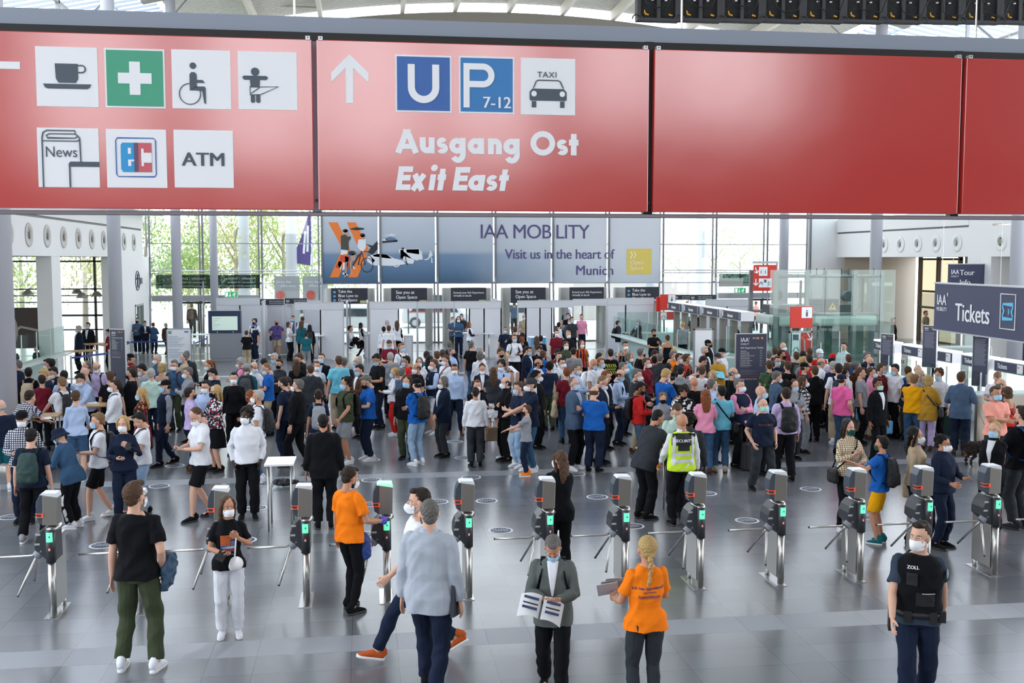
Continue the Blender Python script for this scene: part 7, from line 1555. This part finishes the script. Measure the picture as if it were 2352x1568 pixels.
# ================================================================ prints, uniforms and things carried
def who(s):
    for p in PEOPLE:
        if s in p['at']: return p
BV={}
def hit(p,x,z,side):
    k=p['top'].name
    if k not in BV:
        m_=p['top']; BV[k]=BVHTree.FromPolygons([v.co for v in m_.vertices],[q.vertices for q in m_.polygons])
    h=BV[k].ray_cast(V((x,side*.6,z)),V((0,-side,0)))
    return h[0].y if h[0] else side*.13
def cloth_print(p,me,x0,z0,side,m,name,off=.004,flip=True):
    "lay a flat mesh (x,z) onto the chest (side=-1) or back (side=1) of a garment"
    me=me.copy(); bm=bmesh.new(); bm.from_mesh(me)
    for _ in range(2):
        lg=[e for e in bm.edges if e.calc_length()>.03]
        if lg: bmesh.ops.subdivide_edges(bm,edges=lg,cuts=1,use_grid_fill=False)
    bmesh.ops.triangulate(bm,faces=bm.faces)
    for v in bm.verts:
        x=x0-v.co.x if side>0 else x0+v.co.x; z=z0+v.co.z; y=hit(p,x,z,side)+side*(off+abs(v.co.y)*.3); v.co=(x,y,z)
    bm.to_mesh(me); bm.free(); me.materials.clear(); me.materials.append(m); me.name=name
    o=bpy.data.objects.new(name,me); COL.objects.link(o)
    par=[c for c in p['o'].children if c.data==p['top']][0]; o.parent=par; return o
def rect(x0,z0,x1,z1,n=6):
    b=B(); k=max(1,int(abs(x1-x0)/.02)); l=max(1,int(abs(z1-z0)/.02))
    b.add([(x0+(x1-x0)*i/k,0,z0+(z1-z0)*j/l) for j in range(l+1) for i in range(k+1)],[(j*(k+1)+i,j*(k+1)+i+1,(j+1)*(k+1)+i+1,(j+1)*(k+1)+i) for j in range(l) for i in range(k)]); return b.mesh('patch')
def prop(p,me,name,m,label,cat,M=None,smooth=True):
    o=bpy.data.objects.new(name,me); COL.objects.link(o); me.materials.clear(); me.materials.append(m); o.matrix_world=p['fr']@(M or MX()); tag(o,label,cat); return o
def pprop(p,me,name,m):
    "something worn: a child of the person"
    o=bpy.data.objects.new(name,me); COL.objects.link(o); me.materials.clear(); me.materials.append(m); o.parent=p['o']; return o
WHB=mat('reflex_silver',(.60,.62,.66),.35); FB=mat('print_black',(.01,.01,.012),.6); WPR=mat('print_white_cloth',(.75,.76,.78),.7)
# security guard
p=who('security guard in a yellow')
cloth_print(p,rect(-.17,-.09,.17,.10),0,1.37,1,FB,'shoulder_yoke',.003); cloth_print(p,textmesh('SECURITY',.062,'CENTER',.03),0,1.335,1,WPR,'lettering',.009)
cloth_print(p,rect(-.15,0,.15,.045),0,1.02,1,WHB,'reflective_band'); cloth_print(p,rect(-.15,0,.15,.045),0,1.12,1,WHB,'reflective_band')
cloth_print(p,rect(-.16,0,-.115,.46),0,.98,1,WHB,'reflective_band',.005); cloth_print(p,rect(.115,0,.16,.46),0,.98,1,WHB,'reflective_band',.005); cloth_print(p,rect(-.085,0,.085,.085),0,1.20,1,FB,'black_patch',.006)
# danger shirt
p=who('DANGER lettering'); YD=mat('print_yellow',(.62,.60,.05),.6)
for z in (1.25,1.06):
    for i in range(5):
        b=B(); b.add([(-.15+.06*i,0,.10),(-.12+.06*i,0,.10),(-.07+.06*i,0,.0),(-.10+.06*i,0,0)],[(0,1,2,3)]); cloth_print(p,b.mesh('s'),0,z,1,YD,'warning_stripe')
cloth_print(p,textmesh('DANGER',.075,'CENTER',.03),0,1.18,1,YD,'lettering')
# orange attendant from behind
p=who('holding leaflets'); PB_=mat('print_navy_cloth',(.06,.04,.16),.7)
cloth_print(p,textmesh('Ich bin tagesaktuell!',.038,'CENTER',.03),0,1.27,1,PB_,'lettering'); cloth_print(p,textmesh('IAA Mobility',.024,'CENTER',.02),0,1.235,1,PB_,'lettering'); cloth_print(p,textmesh('Automobilwoche',.030,'CENTER',.03),0,1.195,1,PB_,'lettering'); cloth_print(p,rect(-.10,0,.10,.004),0,1.185,1,PB_,'underline')
wr=p['P']['w0']
for k in range(3): prop(p,boxmesh('leaflet',.2,.004,.28).copy(),'leaflet',mat('leaflet_white',(.6,.62,.66),.5) if k!=1 else mat('leaflet_grey',(.35,.36,.35),.5),('top white printed leaflet','grey leaflet in the middle','lowest white leaflet')[k]+' held by the attendant in orange with the braid','leaflet',MX.Translation(wr+V((-.03+.03*k,-.10+.01*k,.10-.02*k)))@MX.Rotation(R(-50),4,'X')@MX.Rotation(R(8*k),4,'Y'))
b=B(); b.obox((.09,.118,.905),(.055,.012,.075),0,.1,.15); pprop(p,b.mesh('phone_in_pocket'),'pocketed_phone',mat('phone_dark',(.02,.025,.03),.2))
# white cup girl
p=who('girl holding a white cup bag'); pr=lambda c,n=[0]: mat('tee_print_%s'%c,dict(o=(.55,.12,.03),b=(.10,.16,.38),c=(.2,.45,.6),r=(.35,.03,.02),w=(.6,.62,.65),v=(.2,.2,.5))[c],.7)
for a,c,m_ in (((-.09,.07),(.08,.13),'o'),((-.09,.0),(.03,.07),'o'),((-.09,-.10),(.03,.0),'b'),((.035,.0),(.085,.06),'b'),((.035,-.045),(.085,-.005),'c'),((-.05,-.085),(.085,-.035),'r')): cloth_print(p,rect(a[0],a[1],c[0],c[1]),0,1.18,-1,pr(m_),'shirt_graphic',.004+.001*len(m_))
b=B(); b.prism([(-.09,-.03),(-.03,-.015),(.0,.0),(.05,-.0),(.08,-.02),(.05,-.035)],0,.001); cloth_print(p,b.mesh('x'),0,1.17,-1,pr('w'),'shirt_graphic',.008)
cloth_print(p,textmesh('MOTOR SPORTS',.022,'CENTER',.02),.01,1.055,-1,pr('v'),'lettering',.006)
wl=p['P']['w0']; hd=wl+V((-.02,-.06,.02)); b=B(); c=V((hd.x-.02,hd.y-.03,hd.z-.33)); b.lathe([(.0,-.06),(.062,-.06),(.085,.075),(.0,.072)],n=24).rot(MX.Translation(c)@MX.Rotation(R(55),4,'X')@MX.Rotation(.3,4,'Y')); o=prop(p,b.mesh('cup_bag',True),'cup_bag',mat('bag_white',(.78,.78,.78),.4),'white bucket-shaped handbag dangling from the hand of the girl in white trousers','handbag')
b=B(); b.loft([hd,c+V((.0,0,.09))],.009,8); s=b.build('strap',MT['bag_white']); s.parent=o; s.matrix_parent_inverse=MX()
wl=p['P']['w1']; prop(p,boxmesh('wallet',.10,.02,.14).copy(),'wallet',mat('wallet_black',(.015,.015,.016),.5),'small black wallet in the lower hand of the girl in white trousers','wallet',MX.Translation(wl+V((0,-.085,.0)))@MX.Rotation(R(-30),4,'X')@MX.Rotation(.5,4,'Y'))
# man in black in front: denim jacket over the forearm and a sheet of paper
p=who('standing in front beside the black gate'); w0=p['P']['w1']; b=B(); b.loft([w0+V((-.05,-.03,.14)),w0+V((-.06,-.02,.02)),w0+V((-.04,-.0,-.12)),w0+V((-.0,0,-.22))],[(.06,.09),(.07,.11),(.06,.085),(.03,.04)],12); o=bpy.data.objects.new('denim_jacket',grown(b,.009,4,'denim_jacket',disp=.016,df=12)); COL.objects.link(o); o.data.materials.append(mat('denim_cloth',(.045,.09,.15),.85,bump=.3)); o.matrix_world=p['fr']; tag(o,'blue denim jacket folded over the arm of the person in black in front','jacket')
# blazer man: dark tablet case under the arm
p=who('broad back walking away'); w0=p['P']['w1']; prop(p,boxmesh('case',.03,.24,.34).copy(),'document_case',mat('case_navy',(.012,.015,.03),.5),'dark navy document case carried by the person in the pale grey blazer','case',MX.Translation(w0+V((.035,-.02,.04)))@MX.Rotation(R(10),4,'X'))
# newspaper reader
p=who('reading a newspaper'); c=(p['P']['w0']+p['P']['w1'])/2; NP_=mat('newsprint',(.62,.62,.63),.7)
for s in (-1,1):
    b=B(); n=8; vs=[(s*(.01+.21*i/n),-.0-.03*sin(PI*i/n)*1.2+.05*i/n,z) for i in range(n+1) for z in (-.14,.14)]; vs+=[(x,y+.003,z) for x,y,z in vs]; q=2*(n+1); b.add(vs,[(2*i,2*i+1,2*i+3,2*i+2) for i in range(n)]+[(2*i+q,2*i+2+q,2*i+3+q,2*i+1+q) for i in range(n)]+[(0,q,q+1,1),(2*n,2*n+1,2*n+1+q,2*n+q)])
    if s<0: nb=prop(p,b.mesh('newspaper',True),'newspaper',NP_,'open newspaper held with both hands by the person in the grey tweed jacket','newspaper',MX.Translation(c+V((-.10,-.15,-.03)))@MX.Rotation(R(14),4,'Y')@MX.Rotation(R(-55),4,'X'))
    else: o=bpy.data.objects.new('page',b.mesh('page',True)); COL.objects.link(o); o.data.materials.append(NP_); o.parent=nb
    for i in range(7):
        k=B(); k.box(s*.04 if s>0 else -.19,-.045-.01,-.11+.03*i,s*.04+.14 if s>0 else -.04,-.038,-.11+.03*i+(.02 if i in(1,5) else .006)); 
        if i in (1,3,5): o=k.build('headline',mat('ink_blue',(.03,.05,.12),.6) if i!=3 else mat('ink_black',(.03,.03,.03),.6),nb)
# officer
p=who('customs officer'); OF=mat('officer_black',(.005,.006,.008),.8,bump=.3)
cloth_print(p,textmesh('ZOLL',.04,'LEFT',.03),-.115,1.36,-1,WPR,'lettering',.007); cloth_print(p,rect(-.02,0,.09,.006),0.03,1.15,-1,WPR,'piping',.012); b=rect(-.06,-.10,.10,.02); cloth_print(p,b,.02,1.14,-1,OF,'vest_pocket',.010); cloth_print(p,rect(-.05,-.06,.04,.05),-.07,1.28,-1,OF,'vest_pouch',.018)
b=B(); b.torso([(.925,-.0,.212,.160),(.975,0,.212,.160)],24); pprop(p,b.mesh('belt',True),'duty_belt',mat('belt_leather',(.01,.01,.011),.5)); b=B(); b.obox((-.225,-.02,.87),(.045,.09,.2),0,.1); b.obox((-.228,-.05,.98),(.035,.05,.08)); pprop(p,b.mesh('h'),'holster',MT['belt_leather']); 
for k,(x,y) in enumerate(((.19,-.09),(.11,-.14),(-.1,-.145))): b=B(); b.obox((x,y,.94),(.06,.04,.10)); pprop(p,b.mesh('pouch'),'belt_pouch',MT['belt_leather'])
cloth_print(p,textmesh('v',.0001),0,1.2,-1,OF,'tab') if 0 else None
b=B(); b.ell((.232,-.02,1.30),(.008,.035,.045),12); pprop(p,b.mesh('crest',True),'sleeve_crest',mat('crest_silver',(.4,.42,.45),.5)); cloth_print
# beards peeking out below masks
b=B(); b.ell((0,-.040,.028),(.063,.062,.052),16); bd=grown(b,.005,2,'beard',disp=.004,df=30); bd.materials.append(M_HR)
for s_,c in (('customs officer','k'),('attendant with blue glove','k'),('bearded, left of the big','w')):
    p=who(s_); r_=p['args']; part(bd,'beard',p['o'],HC[c][1],headM(p['P'],r_[0],r_[1]))
# attendant: drawstring bag, lanyard, blue glove
p=who('attendant with blue glove'); b=B(); b.torso([(.62,.12,.05,.04),(.66,.12,.09,.06),(.86,.12,.085,.06),(.96,.12,.02,.015)],14); b.v=[(x-.16,y-.20,z+.02) for x,y,z in b.v]; o=bpy.data.objects.new('drawstring_bag',grown(b,.009,4,'bag',disp=.010,df=12)); COL.objects.link(o); o.matrix_world=p['fr']; o.data.materials.append(mat('bag_royal',(.02,.05,.22),.7)); tag(o,'royal blue drawstring bag hanging beside the attendant in orange at the turnstile','bag')
g=hand(p['P']['c1'],False).copy(); g.transform(MX.Scale(1.14,4)); g.transform(handM(p['P'],1)); pprop(p,g,'glove',mat('glove_blue',(.09,.06,.5),.5))
b=B(); b.loft([(.06+.0,.02,1.50),(.07,-.03,1.47),(.045,-.10,1.40)],[(.008,.002)]*3,6); b.loft([(-.06,.02,1.50),(-.07,-.03,1.47),(-.045,-.10,1.40)],[(.008,.002)]*3,6); b.loft([(-.06,.02,1.5),(0,.085,1.49),(.06,.02,1.5)],[(.008,.002)]*3,6); pprop(p,b.mesh('lanyard',True),'lanyard',WPR)
p=who('with red lettering on the chest'); cloth_print(p,textmesh('MUSTANG',.055,'CENTER',.03),0,1.25,-1,mat('print_dull_red',(.22,.05,.05),.7),'lettering',.006)
for s_ in ('white lettered',): pass
p=who('with a maroon shoulder strap'); cloth_print(p,textmesh('CIVIL',.05,'CENTER',.02),0,1.28,-1,FB,'lettering',.006)
p=who('front row centre, white emblem'); b=B(); st(b,[(0,0),(.012,.03),(0,.045),(-.012,.03),(-.02,0)],.008,0,.001); cloth_print(p,b.mesh('e'),.07,1.30,-1,WPR,'emblem',.006)
p=who('standing wide in the left foreground'); b=B(); b.torso([(.975,0,.18,.125),(1.0,0,.178,.123)],20); pprop(p,b.mesh('belt',True),'belt',FB)
p=who('striped trouser seam'); 
for s in (-1,1):
    L_=rig('f','ss','n',0); b=B(); b.loft([L_['h0' if s>0 else 'h1']+V((s*.075,0,-.05)),L_['k0' if s>0 else 'k1']+V((s*.068,0,0)),L_['a0' if s>0 else 'a1']+V((s*.06,0,.02))],[(.03,.012)]*3,8,up=(1,0,0)); pprop(p,b.mesh('side_stripe',True),'side_stripe',WPR)
# odd bags on the floor or in hands
def boxbag(label,name,px,py,w,d,h,m,cat,z=0,rz=.2):
    q=gp(px,py); t=thing(name,label,cat,(q.x,q.y,z),rz); B().box(-w/2,-d/2,.02,w/2,d/2,h).build('body',m,t,bevel=.03); b=B(); b.loft([(-w*.25,0,h-.01),(-w*.22,0,h+.11),(w*.22,0,h+.11),(w*.25,0,h-.01)],.009,8); b.build('handle',mat('bag_brown',(.15,.07,.03),.6),t,smooth=True); return t
ck=pat('lattice_canvas','plaid',(.42,.33,.24),(.16,.09,.05),38); boxbag('tan lattice-patterned handbag beside the person in a white sweater seen from behind','handbag',1128,1062,.26,.12,.30,ck,'handbag',.42)
boxbag('dark trolley case standing below the person in the quilted vest','trolley_case',1722,1080,.32,.22,.55,mat('case_black',(.015,.015,.017),.6),'suitcase')
boxbag('light blue paper bag hanging at the mint-masked person in a black suit','paper_bag',2039,1035,.20,.08,.30,mat('paper_blue',(.10,.32,.6),.6),'bag',.35); boxbag('light blue paper bag held behind the person in the pink polo','paper_bag',1975,1012,.22,.08,.30,mat('paper_blue',(.1,.3,.6)),'bag',.45)
for px,py,lb in ((105,960,'white form lying on the left wooden table, near the backpack wearer'),(70,955,'white form under the hand of the bending person in checked shirt'),(212,925,'pale blue form on the middle wooden table')):
    q=gp(px,py,1.062); o=B().box(-.105,-.15,0,.105,.15,.003).build('paper_form',mat('paper_white',(.75,.76,.78),.6)); o.location=(q.x,q.y,1.062); o.rotation_euler=(0,0,.4); tag(o,lb,'paper')
# the dog at the right
q=gp(2248,1068); b=B(); b.loft([(-.30,0,.36),(-.2,0,.37),(0,0,.36),(.2,0,.38),(.28,0,.42)],[.07,.12,.115,.13,.09],14); b.loft([(.24,0,.42),(.31,0,.50),(.36,0,.56)],[.08,.07,.07],12); b.ell((.40,0,.58),(.085,.075,.075),14); b.loft([(.43,0,.565),(.52,0,.54)],[.045,.032],10)
for s in (-1,1):
    b.loft([(.20,s*.07,.34),(.21,s*.07,.18),(.20,s*.07,.03),(.23,s*.07,.015)],[.05,.032,.028,.024],10); b.loft([(-.22,s*.07,.34),(-.17,s*.07,.22),(-.26,s*.07,.13),(-.24,s*.07,.03),(-.21,s*.07,.015)],[.07,.045,.028,.026,.024],10); b.ell((.37,s*.075,.55),(.03,.02,.06),10)
b.loft([(-.30,0,.38),(-.38,0,.45),(-.41,0,.54)],[.03,.028,.02],8)
me=grown(b,.010,2,'dog',disp=.022,df=22); me.materials.append(mat('dog_fur',(.022,.014,.010),.9,bump=.6,bs=50)); o=bpy.data.objects.new('dog',me); COL.objects.link(o); o.location=(q.x,q.y,0); o.rotation_euler=(0,0,R(10)); tag(o,'dark brown curly-haired dog standing on the floor left of the blond ponytail person','dog')
b=B(); b.ell((.525,0,.545),(.012,.014,.011),8); n=b.build('nose',mat('dog_nose',(.005,.005,.005),.3),o); b=B(); b.loft([(.29,.07,.49),(.27,0,.56),(.29,-.07,.49),(.33,0,.43),(.29,.07,.49)],.008,6); b.build('collar',mat('collar_tan',(.3,.2,.1),.6),o)
b=B(); b.loft([(q.x+.28,q.y,.5),(q.x+.35,q.y+.3,.62),(q.x+.55,q.y+1.0,1.0)],.006,6); o=b.build('dog_lead',mat('lead_brown',(.2,.07,.03),.6)); tag(o,'thin brown dog lead running up from the dark curly dog','dog lead')
